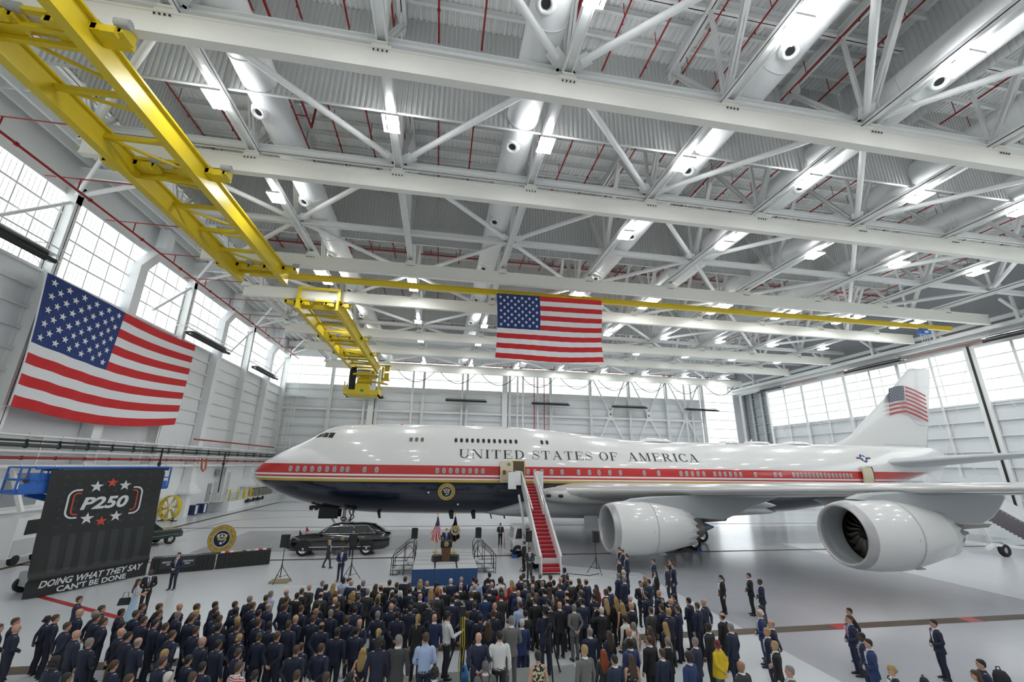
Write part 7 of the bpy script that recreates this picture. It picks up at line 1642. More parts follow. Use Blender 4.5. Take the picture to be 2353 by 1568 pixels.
(-2.72,15.55,0.0,-11,1.82,'U','k','t','A',0,'person in navy uniform, arms at sides, eleventh from left, second uniform row from camera'),
(-2.18,15.73,0.0,-19,1.77,'U','k','l','A',0,'person in navy uniform, arms at sides, twelfth from left, second uniform row from camera'),
(-1.51,15.76,0.0,-7,1.68,'U','po','l','A',1,'person in navy uniform, arms at sides, thirteenth from left, second uniform row from camera'),
(-1.19,12.88,0.6,0,1.81,'U','ck','d','A',0,'person in navy uniform, arms at sides, eleventh from left, nearest uniform row'),
(-1.75,14.37,0.0,-13,1.67,'E','lo','l','B',1,'person in sleeveless navy dress, hands clasped behind the back'),
(-0.72,12.94,0.6,-3,1.82,'G','g','l','A',0,'person, arms at sides, sixth from left wearing charcoal suit'),
(-3.56,14.43,0.0,-7,1.79,'U','b','l','B',0,'person in navy uniform, hands behind back, eighth from left, nearest uniform row'),
(-3.58,14.99,0.0,-14,1.66,'U','nb','l','A',1,'person in navy uniform, arms at sides, ninth from left, second uniform row from camera'),
(-2.92,14.51,0.0,-22,1.78,'U','b','l','B',0,'person in navy uniform, hands behind back, tenth from left, second uniform row from camera'),
(-3.10,12.96,0.0,-10,1.76,'U','b','l','A',0,'person in navy uniform, arms at sides, ninth from left, nearest uniform row'),
(-2.35,12.67,0.0,-15,1.79,'U','b','l','A',0,'person in navy uniform, arms at sides, tenth from left, nearest uniform row'),
(-1.79,12.65,0.0,-1,1.77,'K','k','l','P',0,'person in black suit, holding up a camera, second from left, nearest black-suit row'),
(-0.44,21.57,0.0,-5,1.70,'K','lo','l','A',1,'person in black suit, arms at sides, fourth from left, fourth black-suit row from camera'),
(-0.43,20.38,0.0,-11,1.81,'N','g','l','A',0,'person in navy suit, arms at sides, fourth from left, third navy-suit row from camera'),
(-0.13,20.89,0.0,2,1.79,'N','x','l','A',0,'person in navy suit, arms at sides, fifth from left, third navy-suit row from camera'),
(0.30,21.30,0.0,-1,1.65,'R','lk','l','A',1,'person, arms at sides, first from left wearing red top'),
(0.34,20.48,0.0,-6,1.67,'R','lo','l','A',1,'person, arms at sides, second from left wearing red top'),
(0.91,21.28,0.0,7,1.77,'N','w','l','A',0,'person in navy suit, arms at sides, sixth from left, third navy-suit row from camera'),
(1.40,21.55,0.0,11,1.77,'N','x','l','A',0,'person in navy suit, arms at sides, fifth from left, fourth navy-suit row from camera'),
(0.61,19.97,0.0,6,1.77,'K','b','l','A',0,'person in black suit, arms at sides, seventh from left, third black-suit row from camera'),
(0.05,19.96,0.0,3,1.70,'Q','lo','l','A',1,'person in bright royal blue dress in front of the stage'),
(1.30,20.27,0.0,5,1.77,'K','rg','l','A',0,'person in black suit, arms at sides, eighth from left, third black-suit row from camera'),
(1.96,21.54,0.0,10,1.76,'N','k','l','A',0,'person in navy suit, arms at sides, sixth from left, fourth navy-suit row from camera'),
(2.02,20.98,0.0,8,1.82,'L','b','l','A',0,'person, arms at sides, third from left wearing light blue shirt'),
(1.88,20.16,0.0,6,1.79,'K','x','l','A',0,'person in black suit, arms at sides, ninth from left, third black-suit row from camera'),
(-0.35,18.90,0.0,4,1.82,'G','x','l','A',0,'person, arms at sides, seventh from left wearing charcoal suit'),
(-0.80,19.96,0.0,-12,1.78,'N','k','l','A',0,'person in navy suit, arms at sides, first from left, second navy-suit row from camera'),
(-0.88,21.01,0.0,-18,1.70,'K','lb','l','A',1,'person in black suit, arms at sides, third from left, fourth black-suit row from camera'),
(0.31,19.27,0.0,1,1.80,'G','b','l','A',0,'person, arms at sides, eighth from left wearing charcoal suit'),
(1.08,18.88,0.0,1,1.81,'N','rk','l','A',0,'person in navy suit, arms at sides, third from left, second navy-suit row from camera'),
(0.88,18.36,0.0,1,1.80,'N','k','l','A',0,'person in navy suit, arms at sides, second from left, second navy-suit row from camera'),
(0.11,18.58,0.0,-2,1.68,'K','lb','l','A',1,'person in black suit, arms at sides, second from left, second black-suit row from camera'),
(2.77,22.18,0.0,7,1.77,'N','k','l','A',0,'person in navy suit, arms at sides, seventh from left, fourth navy-suit row from camera'),
(2.58,21.20,0.0,4,1.77,'N','k','l','A',0,'person in navy suit, arms at sides, seventh from left, third navy-suit row from camera'),
(2.65,20.32,0.0,1,1.81,'N','x','l','A',0,'person in navy suit, arms at sides, eighth from left, third navy-suit row from camera'),
(2.44,19.45,0.0,13,1.81,'K','b','l','A',0,'person in black suit, arms at sides, tenth from left, third black-suit row from camera'),
(1.66,18.93,0.0,12,1.82,'N','b','l','A',0,'person in navy suit, arms at sides, fourth from left, second navy-suit row from camera'),
(2.20,18.77,0.0,10,1.78,'B','k','l','A',0,'person, arms at sides, first from left wearing bright blue suit'),
(3.26,21.70,0.0,7,1.69,'K','lb','l','A',1,'person in black suit, arms at sides, fifth from left, fourth black-suit row from camera'),
(3.10,20.97,0.0,22,1.81,'W','k','l','A',0,'person, arms at sides, third from left wearing white shirt'),
(3.65,21.04,0.0,22,1.69,'R','lo','l','A',1,'person, arms at sides, fourth from left wearing red top'),
(4.14,21.32,0.0,19,1.81,'N','b','l','A',0,'person in navy suit, arms at sides, eighth from left, fourth navy-suit row from camera'),
(4.36,21.83,0.0,11,1.79,'N','b','l','A',0,'person in navy suit, arms at sides, ninth from left, fourth navy-suit row from camera'),
(4.09,20.14,0.0,23,1.80,'N','g','l','A',0,'person in navy suit, arms at sides, ninth from left, third navy-suit row from camera'),
(4.57,20.79,0.0,22,1.80,'K','b','l','A',0,'person in black suit, arms at sides, sixth from left, fourth black-suit row from camera'),
(4.70,21.33,0.0,24,1.78,'K','b','l','A',0,'person in black suit, arms at sides, seventh from left, fourth black-suit row from camera'),
(4.31,19.63,0.0,7,1.82,'M','rg','l','A',0,'person, arms at sides, first from left wearing light grey suit'),
(3.54,19.71,0.0,18,1.82,'N','x','t','A',0,'person in navy suit, arms at sides, fifth from left, second navy-suit row from camera'),
(3.61,19.15,0.0,4,1.76,'B','x','l','A',0,'person, arms at sides, second from left wearing bright blue suit'),
(2.98,19.76,0.0,10,1.71,'R','lb','l','A',1,'person, arms at sides, third from left wearing red top'),
(2.82,18.67,0.0,2,1.82,'G','b','l','A',0,'person, arms at sides, ninth from left wearing charcoal suit'),
(4.13,18.82,0.0,12,1.80,'K','b','l','A',0,'person in black suit, arms at sides, fifth from left, second black-suit row from camera'),
(3.47,18.18,0.0,19,1.76,'K','w','l','A',0,'person in black suit, arms at sides, fourth from left, second black-suit row from camera'),
(3.38,17.50,0.0,15,1.81,'L','b','l','A',0,'person, arms at sides, fourth from left wearing light blue shirt'),
(4.07,18.09,0.0,20,1.77,'K','b','l','A',0,'person in black suit, arms at sides, sixth from left, second black-suit row from camera'),
(2.40,17.44,0.0,2,1.82,'K','x','l','A',0,'person in black suit, arms at sides, third from left, second black-suit row from camera'),
(1.68,17.71,0.0,1,1.80,'U','b','l','B',0,'person in navy uniform, hands behind back, twelfth from left, sixth uniform row from camera'),
(1.35,16.80,0.0,4,1.76,'U','b','l','A',0,'person in navy uniform, arms at sides, ninth from left, fourth uniform row from camera'),
(1.78,16.44,0.0,-6,1.77,'U','k','l','A',0,'person in navy uniform, arms at sides, eleventh from left, third uniform row from camera'),
(2.26,16.72,0.0,4,1.80,'U','b','l','A',0,'person in navy uniform, arms at sides, tenth from left, fourth uniform row from camera'),
(3.38,16.58,0.0,19,1.79,'K','k','l','A',0,'person in black suit, arms at sides, third from left, nearest black-suit row'),
(-0.65,17.60,0.0,-2,1.80,'U','k','l','A',0,'person in navy uniform, arms at sides, eleventh from left, sixth uniform row from camera'),
(-0.65,18.16,0.0,0,1.82,'U','k','l','A',0,'person in navy uniform, arms at sides, tenth from left, seventh uniform row from camera'),
(0.06,17.96,0.0,-8,1.77,'U','k','l','A',0,'person in navy uniform, arms at sides, eleventh from left, seventh uniform row from camera'),
(0.22,16.66,0.0,1,1.76,'J','x','l','A',0,'person in navy blazer and khaki trousers beside the tripod camera'),
(-0.29,14.84,0.6,-15,1.71,'K','po','l','F',1,'person in black jacket working the nearest tripod camera on the riser'),
(0.60,14.82,0.6,-75,1.76,'W','cg','t','F',0,'person in white shirt and dark cap holding yellow cables'),
(-0.02,13.03,0.6,0,1.81,'L','b','l','C',0,'person in light blue shirt crouching behind a camera tripod'),
(1.37,12.98,0.6,8,1.77,'N','x','l','B',0,'person in navy suit, hands behind back, second from left, nearest navy-suit row'),
(1.99,15.92,0.0,8,1.70,'H','lb','l','P',1,'person in black cardigan and grey skirt holding up a phone'),
(2.44,14.02,0.6,0,1.81,'M','g','l','C',0,'person in grey tweed suit standing on the press riser'),
(3.08,15.65,0.0,7,1.81,'B','w','l','A',0,'person, arms at sides, third from left wearing bright blue suit'),
(1.94,12.97,0.6,-2,1.79,'W','k','l','A',0,'person, arms at sides, second from left wearing white shirt'),
(1.54,12.70,0.0,0,1.81,'M','cl','l','A',0,'person in grey shirt and grey cap with black backpack straps'),
(0.25,12.63,0.0,0,1.77,'K','ck','d','A',0,'person in black top below the press riser, in front of the tripod'),
(5.13,21.68,0.0,15,1.80,'K','g','l','A',0,'person in black suit, arms at sides, eighth from left, fourth black-suit row from camera'),
(4.91,20.34,0.0,28,1.78,'K','g','l','A',0,'person in black suit, arms at sides, eleventh from left, third black-suit row from camera'),
(5.53,21.29,0.0,34,1.81,'K','b','l','A',0,'person in black suit, arms at sides, ninth from left, fourth black-suit row from camera'),
(6.59,22.56,0.0,30,1.81,'N','k','d','A',0,'person in navy suit, arms at sides, tenth from left, fourth navy-suit row from camera'),
(5.91,20.88,0.0,31,1.79,'N','x','l','A',0,'person in navy suit, arms at sides, tenth from left, third navy-suit row from camera'),
(6.32,21.26,0.0,27,1.79,'U','b','l','A',0,'person in navy uniform, arms at sides, thirteenth from left, ninth uniform row from camera'),
(5.48,20.52,0.0,26,1.76,'K','k','l','A',0,'person in black suit, arms at sides, twelfth from left, third black-suit row from camera'),
(5.60,19.98,0.0,30,1.76,'N','b','l','A',0,'person in navy suit, arms at sides, seventh from left, second navy-suit row from camera'),
(6.23,20.41,0.0,23,1.80,'G','rk','l','A',0,'person, arms at sides, tenth from left wearing charcoal suit'),
(6.82,21.01,0.0,33,1.68,'K','lb','l','A',1,'person in black suit, arms at sides, tenth from left, fourth black-suit row from camera'),
(6.57,19.97,0.0,22,1.70,'N','nb','l','A',1,'person in navy suit, arms at sides, ninth from left, second navy-suit row from camera'),
(6.96,20.39,0.0,30,1.80,'N','rk','t','A',0,'person in navy suit, arms at sides, eleventh from left, third navy-suit row from camera'),
(4.74,19.26,0.0,9,1.77,'N','k','l','A',0,'person in navy suit, arms at sides, sixth from left, second navy-suit row from camera'),
(5.07,19.80,0.0,16,1.67,'Y','lb','l','A',1,'person in cream top among dark suits below the red stairs'),
(5.54,18.71,0.0,16,1.81,'K','rk','l','A',0,'person in black suit, arms at sides, ninth from left, second black-suit row from camera'),
(6.09,18.62,0.0,31,1.79,'K','b','l','A',0,'person in black suit, arms at sides, tenth from left, second black-suit row from camera'),
(5.03,18.46,0.0,11,1.65,'K','lb','l','A',1,'person in black suit, arms at sides, eighth from left, second black-suit row from camera'),
(5.29,17.86,0.0,24,1.81,'N','rk','l','A',0,'person in navy suit, arms at sides, eighth from left, second navy-suit row from camera'),
(4.84,17.30,0.0,8,1.81,'K','x','l','A',0,'person in black suit, arms at sides, fourth from left, nearest black-suit row'),
(4.53,17.77,0.0,25,1.77,'K','k','l','A',0,'person in black suit, arms at sides, seventh from left, second black-suit row from camera'),
(5.86,17.67,0.0,14,1.79,'N','k','l','A',0,'person in navy suit, arms at sides, third from left, nearest navy-suit row'),
(6.53,18.25,0.0,16,1.78,'U','k','l','A',0,'person in navy uniform, arms at sides, twelfth from left, seventh uniform row from camera'),
(7.22,19.82,0.0,24,1.70,'R','lb','l','A',1,'person, arms at sides, fifth from left wearing red top'),
(6.97,19.31,0.0,36,1.67,'K','lb','l','A',1,'person in black suit, arms at sides, eleventh from left, second black-suit row from camera'),
(7.60,19.24,0.0,33,1.77,'N','k','l','A',0,'person in navy suit, arms at sides, eleventh from left, second navy-suit row from camera'),
(7.26,18.79,0.0,35,1.79,'N','b','t','A',0,'person in navy suit, arms at sides, tenth from left, second navy-suit row from camera'),
(6.86,17.80,0.0,24,1.71,'K','lo','l','A',1,'person in black suit, arms at sides, twelfth from left, second black-suit row from camera'),
(7.37,18.02,0.0,19,1.66,'K','lo','l','A',1,'person in black suit, arms at sides, thirteenth from left, second black-suit row from camera'),
(7.36,17.42,0.0,22,1.66,'F','lo','l','A',1,'person in sleeveless black dress behind the dress uniforms'),
(7.90,17.83,0.0,27,1.80,'K','w','l','A',0,'person in black suit, arms at sides, fourteenth from left, second black-suit row from camera'),
(7.51,16.88,0.0,35,1.81,'K','x','l','A',0,'person in black suit, arms at sides, sixth from left, nearest black-suit row'),
(6.21,16.59,0.0,14,1.79,'K','w','l','P',0,'person in black suit, holding up a camera, fifth from left, nearest black-suit row'),
(5.31,17.01,0.0,12,1.79,'M','g','l','B',0,'person, hands behind back, second from left wearing light grey suit'),
(3.64,14.70,0.6,0,1.81,'N','b','l','C',0,'tall person in navy suit standing beside the black video camera'),
(6.81,15.92,0.0,28,1.70,'V','nk','l','A',1,'person in black waistcoat over loose white blouse'),
(6.87,15.37,0.0,13,1.65,'X1','pg','l','A',1,'person in sleeveless white top beside the black waistcoat'),
(6.29,14.45,0.0,27,1.81,'G','x','l','A',0,'person, arms at sides, twelfth from left wearing charcoal suit'),
(5.10,14.73,0.0,10,1.77,'N','g','l','A',0,'person in navy suit, arms at sides, fourth from left, nearest navy-suit row'),
(5.72,14.71,0.0,18,1.67,'N','lb','l','A',1,'person in navy suit, arms at sides, fifth from left, nearest navy-suit row'),
(5.95,13.63,0.0,19,1.81,'B','k','d','A',0,'person, arms at sides, fourth from left wearing bright blue suit'),
(3.92,11.78,0.6,19,1.79,'M','o','l','A',0,'person, arms at sides, third from left wearing light grey suit'),
(4.98,13.29,0.0,4,1.70,'G','lr','l','A',1,'person, arms at sides, eleventh from left wearing charcoal suit'),
(5.08,12.74,0.0,20,1.77,'N','k','l','A',0,'person in navy suit, arms at sides, sixth from left, nearest navy-suit row'),
(5.62,12.88,0.0,8,1.70,'Z','lb','l','A',1,'person in black dress with pale flower print at picture bottom'),
(6.68,13.87,0.0,23,1.77,'K','b','l','A',0,'person in black suit, arms at sides, seventh from left, nearest black-suit row'),
(8.06,16.44,0.0,17,1.77,'G','b','l','A',0,'person, arms at sides, thirteenth from left wearing charcoal suit'),
(7.20,14.87,0.0,27,1.68,'X','lb','l','A',1,'person in backless tan top standing behind the navy uniforms'),
(9.35,19.89,0.0,180,1.78,'K','b','l','C',0,'person in black suit, hands clasped, thirteenth from left, third black-suit row from camera'),
(8.92,21.34,0.0,33,1.79,'D','g','l','A',0,'person, arms at sides, first from left wearing dark blue dress uniform'),
(9.39,21.85,0.0,37,1.81,'N','w','l','A',0,'person in navy suit, arms at sides, eleventh from left, fourth navy-suit row from camera'),
(8.90,20.61,0.0,28,1.80,'N','g','l','A',0,'person in navy suit, arms at sides, twelfth from left, third navy-suit row from camera'),
(10.09,20.93,0.0,39,1.76,'O','x','l','A',0,'person in olive green dress uniform behind the agent'),
(9.88,20.15,0.0,36,1.78,'D','b','l','A',0,'person, arms at sides, third from left wearing dark blue dress uniform'),
(11.25,22.17,0.0,95,1.68,'K','lk','l','A',1,'person in black suit, arms at sides, thirteenth from left, fourth black-suit row from camera'),
(8.77,18.22,0.0,41,1.79,'U','k','l','C',0,'person in navy uniform, hands clasped, thirteenth from left, seventh uniform row from camera'),
(2.74,11.84,0.6,9,1.69,'Z2','nk','l','A',1,'person in black and cream patterned sleeveless dress below the riser'),
(11.74,27.74,0.0,71,1.79,'K','b','l','C',0,'person in black suit, hands clasped, twelfth from left, fourth black-suit row from camera'),
(11.69,27.15,0.0,80,1.76,'D','b','l','A',0,'person, arms at sides, second from left wearing dark blue dress uniform'),
(11.34,25.76,0.0,57,1.77,'N','b','l','A',0,'person in navy suit, arms at sides, twelfth from left, fourth navy-suit row from camera'),
(10.36,24.56,0.0,50,1.81,'K','b','l','A',0,'person in black suit, arms at sides, eleventh from left, fourth black-suit row from camera'),
(12.27,24.29,0.0,69,1.78,'D','b','l','A',0,'person, arms at sides, fourth from left wearing dark blue dress uniform'),
(13.17,24.08,0.0,70,1.81,'K','b','l','A',0,'person in black suit, arms at sides, fourteenth from left, fourth black-suit row from camera'),
(12.20,22.69,0.0,57,1.82,'N','b','l','A',0,'person in navy suit, arms at sides, thirteenth from left, fourth navy-suit row from camera'),
(12.75,23.05,0.0,66,1.80,'D','b','l','A',0,'person, arms at sides, fifth from left wearing dark blue dress uniform'),
(9.40,18.34,0.0,25,1.80,'U','x','l','A',0,'person in navy uniform, arms at sides, thirteenth from left, eighth uniform row from camera'),
(9.76,17.75,0.0,42,1.80,'U','k','l','B',0,'person in navy uniform, hands behind back, thirteenth from left, sixth uniform row from camera'),
(9.33,17.28,0.0,36,1.78,'U','x','l','P',0,'person in navy uniform, holding up a camera, eleventh from left, fifth uniform row from camera'),
(9.09,16.40,0.0,33,1.81,'U','b','l','C',0,'person in navy uniform, hands clasped, thirteenth from left, third uniform row from camera'),
(8.59,16.65,0.0,35,1.79,'U','b','l','A',0,'person in navy uniform, arms at sides, eleventh from left, fourth uniform row from camera'),
(8.57,16.08,0.0,19,1.81,'U','o','l','A',0,'person in navy uniform, arms at sides, twelfth from left, third uniform row from camera'),
(10.10,17.30,0.0,28,1.78,'U','k','l','C',0,'person in navy uniform, hands clasped, twelfth from left, fifth uniform row from camera'),
(10.01,16.58,0.0,25,1.81,'U','b','l','A',0,'person in navy uniform, arms at sides, twelfth from left, fourth uniform row from camera'),
(10.55,16.97,0.0,34,1.81,'U','x','l','B',0,'person in navy uniform, hands behind back, thirteenth from left, fourth uniform row from camera'),
(7.89,15.13,0.0,25,1.69,'K','lo','l','A',1,'person in black suit, arms at sides, eighth from left, nearest black-suit row'),
(7.31,13.94,0.0,21,1.68,'K','pg','l','A',1,'person in black suit, arms at sides, ninth from left, nearest black-suit row'),
(6.59,12.94,0.0,15,1.77,'N','b','l','A',0,'person in navy suit, arms at sides, seventh from left, nearest navy-suit row'),
(7.16,12.52,0.0,24,1.81,'B','ck','l','A',0,'person, arms at sides, fifth from left wearing bright blue suit'),
(8.00,13.55,0.0,29,1.78,'N','g','l','A',0,'person in navy suit, arms at sides, eighth from left, nearest navy-suit row'),
(9.10,14.54,0.0,32,1.80,'K','k','d','A',0,'person in black suit, arms at sides, tenth from left, nearest black-suit row'),
(10.31,15.54,0.0,22,1.77,'K','rk','l','A',0,'person in black suit, arms at sides, eleventh from left, nearest black-suit row'),
(9.92,14.55,0.0,22,1.76,'N','g','l','A',0,'person in navy suit, arms at sides, ninth from left, nearest navy-suit row'),
(8.75,13.60,0.0,19,1.66,'YE','sr','l','B',1,'person in loose bright yellow top, hands held behind back'),
(8.23,11.83,0.0,16,1.81,'G','x','t','A',0,'person, arms at sides, fourteenth from left wearing charcoal suit'),
(14.06,20.95,0.0,85,1.66,'K','pk','l','A',1,'person in black suit, arms at sides, fifteenth from left, fourth black-suit row from camera'),
(15.31,20.56,0.0,65,1.81,'K','k','l','C',0,'person in black suit, hands clasped, fourteenth from left, third black-suit row from camera'),
(15.10,19.56,0.0,65,1.78,'N','k','d','C',0,'person in navy suit, hands clasped, twelfth from left, second navy-suit row from camera'),
(12.29,16.05,0.0,60,1.79,'G','k','l','A',0,'person, arms at sides, fifteenth from left wearing charcoal suit'),
(11.91,15.64,0.0,60,1.78,'B','w','l','C',0,'person, hands clasped, sixth from left wearing bright blue suit'),
(11.46,14.57,0.0,60,1.80,'N','rg','l','B',0,'person in navy suit, hands behind back, eleventh from left, nearest navy-suit row'),
(10.83,14.02,0.0,60,1.77,'N','o','l','A',0,'person in navy suit, arms at sides, tenth from left, nearest navy-suit row'),
(10.23,12.99,0.0,60,1.78,'K','o','l','A',0,'person in black suit, arms at sides, twelfth from left, nearest black-suit row'),
(9.29,11.38,0.0,60,1.82,'M','g','l','A',0,'person, arms at sides, fourth from left wearing light grey suit'),
(15.46,15.43,0.0,70,1.77,'O2','k','l','B',0,'person in black uniform with yellow braid on the shoulder'),
(14.61,14.64,0.0,70,1.80,'D','b','l','C',0,'person, hands clasped, sixth from left wearing dark blue dress uniform'),
(13.53,13.24,0.0,60,1.78,'D','k','d','A',0,'person, arms at sides, seventh from left wearing dark blue dress uniform'),
(13.24,12.76,0.0,60,1.78,'B','k','l','C',0,'person, hands clasped, seventh from left wearing bright blue suit'),
(17.29,13.98,0.0,65,1.76,'N','k','l','C',0,'person in navy suit, hands clasped, twelfth from left, nearest navy-suit row'),
(15.05,11.17,0.0,55,1.76,'U','k','l','A',0,'person in navy uniform, arms at sides, twelfth from left, nearest uniform row'),
(14.24,10.76,0.0,50,1.71,'K','lb','l','A',1,'person in black suit, arms at sides, fourteenth from left, nearest black-suit row'),
(12.31,11.32,0.0,70,1.70,'K','no','l','A',1,'person in black suit, arms at sides, thirteenth from left, nearest black-suit row'),
(-12.58,22.99,0.0,-60,1.70,'A','lb','l','H',1,'person in long pale blue dress carrying a black handbag'),
(-12.80,24.18,0.0,-150,1.82,'K','x','d','C',0,'person in black suit and striped tie beside the pale blue dress'),
(-13.76,28.20,0.0,175,1.82,'N','k','l','C',0,'person in navy suit, hands clasped, in front of the draped tables'),
(-6.83,32.48,0.0,-90,1.70,'G','no','l','W',1,'person in charcoal trouser suit walking between limousine and crowd'),
(-5.28,28.94,0.0,175,1.82,'N','x','d','C',0,'person in navy suit and bright blue tie facing the crowd'),
(-5.95,36.00,0.0,178,1.82,'N','b','l','A',0,'person in navy suit and red tie standing beside the limousine'),
(5.78,39.41,0.0,172,1.82,'K','k','l','C',0,'person in black suit and red tie standing under the airplane'),
(6.05,30.19,0.0,60,1.82,'K','b','l','A',0,'person in black suit seen side-on beside the boarding stairs'),
(5.95,27.94,0.0,172,1.82,'G','k','t','C',0,'person in dark green suit, hands clasped, at foot of boarding stairs'),
(0.86,30.00,0.9,178,1.86,'N','w','l','L',0,'person in navy suit and long blue tie standing behind the lectern'),
]
GRP = {'U': 'audience in navy uniforms', 'K': 'people in black suits', 'N': 'people in navy suits', 'G': 'people in charcoal suits', 'B': 'people in bright blue suits', 'D': 'people in dress uniforms', 'M': 'people in grey suits', 'L': 'people in light blue shirts'}
CAMS = []
for (x, y, zb, yaw, h, cl, ha, sk, po, fem, lab) in PEOPLE:
    cut, ct, cb, cs, ca = CLOTH[cl]; fem = bool(fem)
    if cl == 'K' and ca == (.05, .05, .06) and 'red tie' in lab: ca = (.4, .02, .03)
    if 'bright blue tie' in lab or 'long blue tie' in lab: ca = (.03, .10, .55)
    if 'red tie' in lab: ca = (.4, .02, .03)
    me = body(cut, fem, po)
    o = bpy.data.objects.new('person', me); C.objects.link(o)
    o.location = (x, y, zb); k = h / 1.785; wid = k * random.uniform(.97, 1.05)
    o.scale = (wid, wid, k); o.rotation_euler = (0, 0, math.radians(yaw))
    jit = random.uniform(.85, 1.2)
    cols = [cm('skin', SKIN[sk], .5), cm('cloth', tuple(c * (1.15 if jit > 1 else .9) if cl in 'UKNG' else c for c in ct)), cm('cloth', cb), cm('shoe', SHOE, .3), cm('cloth', cs), cm('cloth', ca), M_DARKF]
    for i, mm in enumerate(cols): o.material_slots[i].link = 'OBJECT'; o.material_slots[i].material = mm
    if 'patterned' in lab or 'flower print' in lab:
        pm = mat('print_' + cl, ct, .7)
        if not pm.get('printed'):
            pm['printed'] = 1; n = pm.node_tree.nodes; v = n.new('ShaderNodeTexNoise'); v.inputs['Scale'].default_value = 16; tcn = n.new('ShaderNodeTexCoord'); r = n.new('ShaderNodeValToRGB'); r.color_ramp.interpolation = 'CONSTANT'
            r.color_ramp.elements[0].color = (.012, .012, .012, 1); r.color_ramp.elements[1].position = .50 if cl == 'Z2' else .60; r.color_ramp.elements[1].color = (.55, .48, .30, 1) if cl == 'Z2' else (.5, .5, .42, 1)
            pm.node_tree.links.new(tcn.outputs['Object'], v.inputs[0]); pm.node_tree.links.new(v.outputs['Fac'], r.inputs[0]); pm.node_tree.links.new(r.outputs[0], n['Principled BSDF'].inputs['Base Color'])
        o.material_slots[1].material = pm
    if cl == 'S':
        pm = mat('striped_top', ct, .7); n = pm.node_tree.nodes; v = n.new('ShaderNodeTexWave'); v.bands_direction = 'Z'; v.inputs['Scale'].default_value = 9; tcn = n.new('ShaderNodeTexCoord'); r = n.new('ShaderNodeValToRGB'); r.color_ramp.interpolation = 'CONSTANT'
        r.color_ramp.elements[0].color = (.35, .02, .04, 1); r.color_ramp.elements[1].position = .5; r.color_ramp.elements[1].color = (.7, .68, .68, 1)
        pm.node_tree.links.new(tcn.outputs['Object'], v.inputs[0]); pm.node_tree.links.new(v.outputs['Fac'], r.inputs[0]); pm.node_tree.links.new(r.outputs[0], n['Principled BSDF'].inputs['Base Color']); o.material_slots[1].material = pm
    props(o, lab, 'person', GRP.get(cl) if cl in GRP else None)
    if ha != 'x':
        stl, hc = HS[ha]; hh = bpy.data.objects.new('cap' if stl == 'capblack' else 'hair', hair(stl, fem)); C.objects.link(hh); hh.parent = o
        hh.material_slots[0].link = 'OBJECT'; hh.material_slots[0].material = cm('hair', HAIRC[hc], .6)
    if po == 'P': CAMS.append((o, cl, h))
    if cl in ('D', 'O2') or cl == 'O':       # ribbons and braid
        mb = MB(); mb.box((-.09, .148, 1.32), (.09, .012, .05), 0); mb.box((.09, .148, 1.33), (.06, .012, .02), 1); mb.box((.0, .156, 1.15), (.02, .01, .02), 1)
        if cl == 'O2' or yaw == 70: mb.path([(.14, .0, 1.48), (.20, .09, 1.38), (.2, .13, 1.24), (.12, .145, 1.2)], .014, 6, 2)
        rb = bpy.data.objects.new('ribbons', mb.mesh('ribbons', [mat('ribbon_mix', (.35, .08, .06), .6, var=.6, vscale=60), M_GOLD, M_GOLD if cl == 'O2' else M_FW])); C.objects.link(rb); rb.parent = o
    if cl == 'V':
        mb = MB(); trunk(mb, [(.93, .175, .128, 0), (1.08, .15, .124, 0), (1.22, .172, .134, .004), (1.34, .182, .141, 0), (1.40, .15, .13, 0)], 0); wc = bpy.data.objects.new('waistcoat', mb.mesh('waistcoat', [M_BLACK])); C.objects.link(wc); wc.parent = o
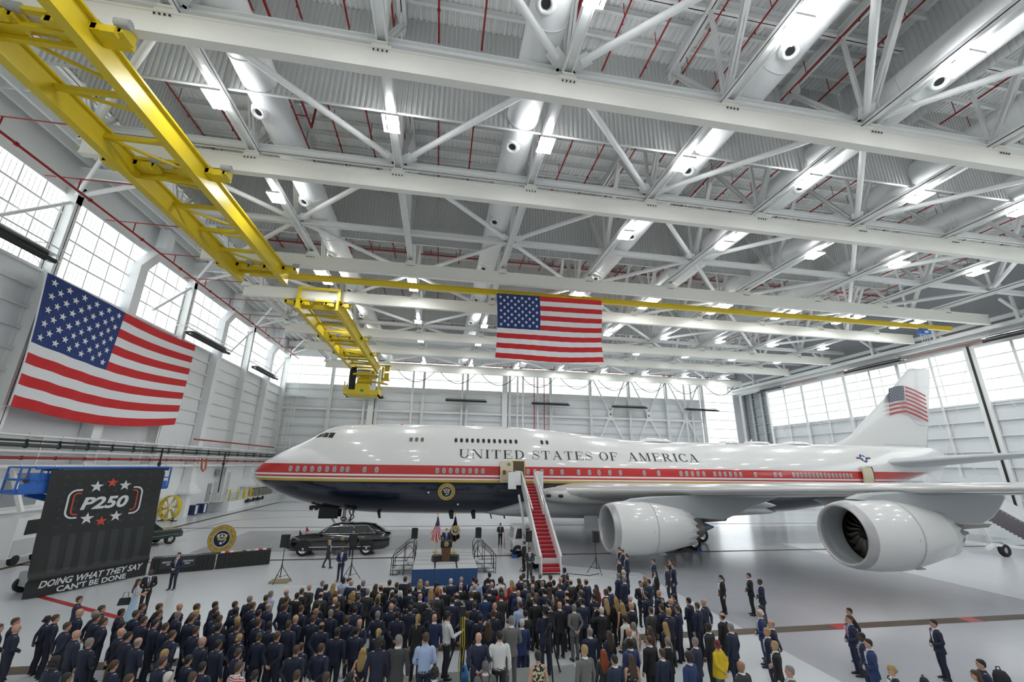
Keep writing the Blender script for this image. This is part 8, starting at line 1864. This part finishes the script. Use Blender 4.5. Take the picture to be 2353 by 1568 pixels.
    if 'backpack straps' in lab:
        mb = MB()
        for s in (-1, 1): mb.path([(s * .09, .12, 1.2), (s * .115, .06, 1.475), (s * .10, -.08, 1.47), (s * .05, -.15, 1.3), (-s * .05, -.15, 1.12)], .022, 6)
        bp_ = bpy.data.objects.new('straps', mb.mesh('straps', [M_BLACK])); C.objects.link(bp_); bp_.parent = o
for (o, cl, h) in CAMS:      # cameras and phones held in front of the face are things of their own
    M4 = Matrix.Translation(o.location) @ o.rotation_euler.to_matrix().to_4x4() @ Matrix.Diagonal((*o.scale, 1))
    c = M4 @ Vector((0, .36, 1.60)); t = thing('phone' if cl == 'H' else 'hand_camera', ('phone held up by the person in black cardigan and grey skirt' if cl == 'H' else 'black hand-held camera raised by a person ' + {'K': 'in black suit', 'L': 'in light blue shirt', 'U': 'in navy uniform'}.get(cl, 'in the crowd') + ' ' + ('near the picture bottom' if o.location.y < 13.6 else 'by the stage' if o.location.y > 24 else 'right of centre' if cl == 'K' else 'right of the riser')), 'phone' if cl == 'H' else 'camera', c, o.rotation_euler.z)
    if cl == 'H': mb = MB(); mb.box((0, 0, 0), (.16, .012, .08)); mb.box((0, -.008, 0), (.15, .004, .07), 1); obj('body', mb, [M_BLACK, mat('phone_screen', (.5, .55, .6), .3, emit=.6)], t)
    else:
        mb = MB(); mb.box((0, -.03, 0), (.15, .07, .10)); mb.box((0, -.03, .06), (.06, .06, .03)); obj('body', mb, M_BLKG, t); mb = MB(); mb.lathe([(0, .035), (.1, .04), (.16, .045), (.16, 0)], (0, 0, 0), (0, 1, 0), 14); obj('lens', mb, M_BLACK, t)
hb = [o for o in C.objects if o.name.startswith('person') and 'pale blue dress' in o.get('label', '') and 'handbag' in o.get('label', '')][0]
t = thing('handbag', 'black handbag carried by the person in pale blue dress', 'bag', hb.location + Vector((-.33, -.05, .72)), .2)
mb = MB(); mb.loft([[(s_ * w, d, z) for s_, d in ((-1, -.07), (1, -.07), (1, .07), (-1, .07))] for z, w in ((0, .22), (.26, .17))], 0, True, False); mb.path([(-.1, 0, .26), (-.08, 0, .48), (.08, 0, .48), (.1, 0, .26)], .012, 6); obj('body', mb, M_BLACK, t)
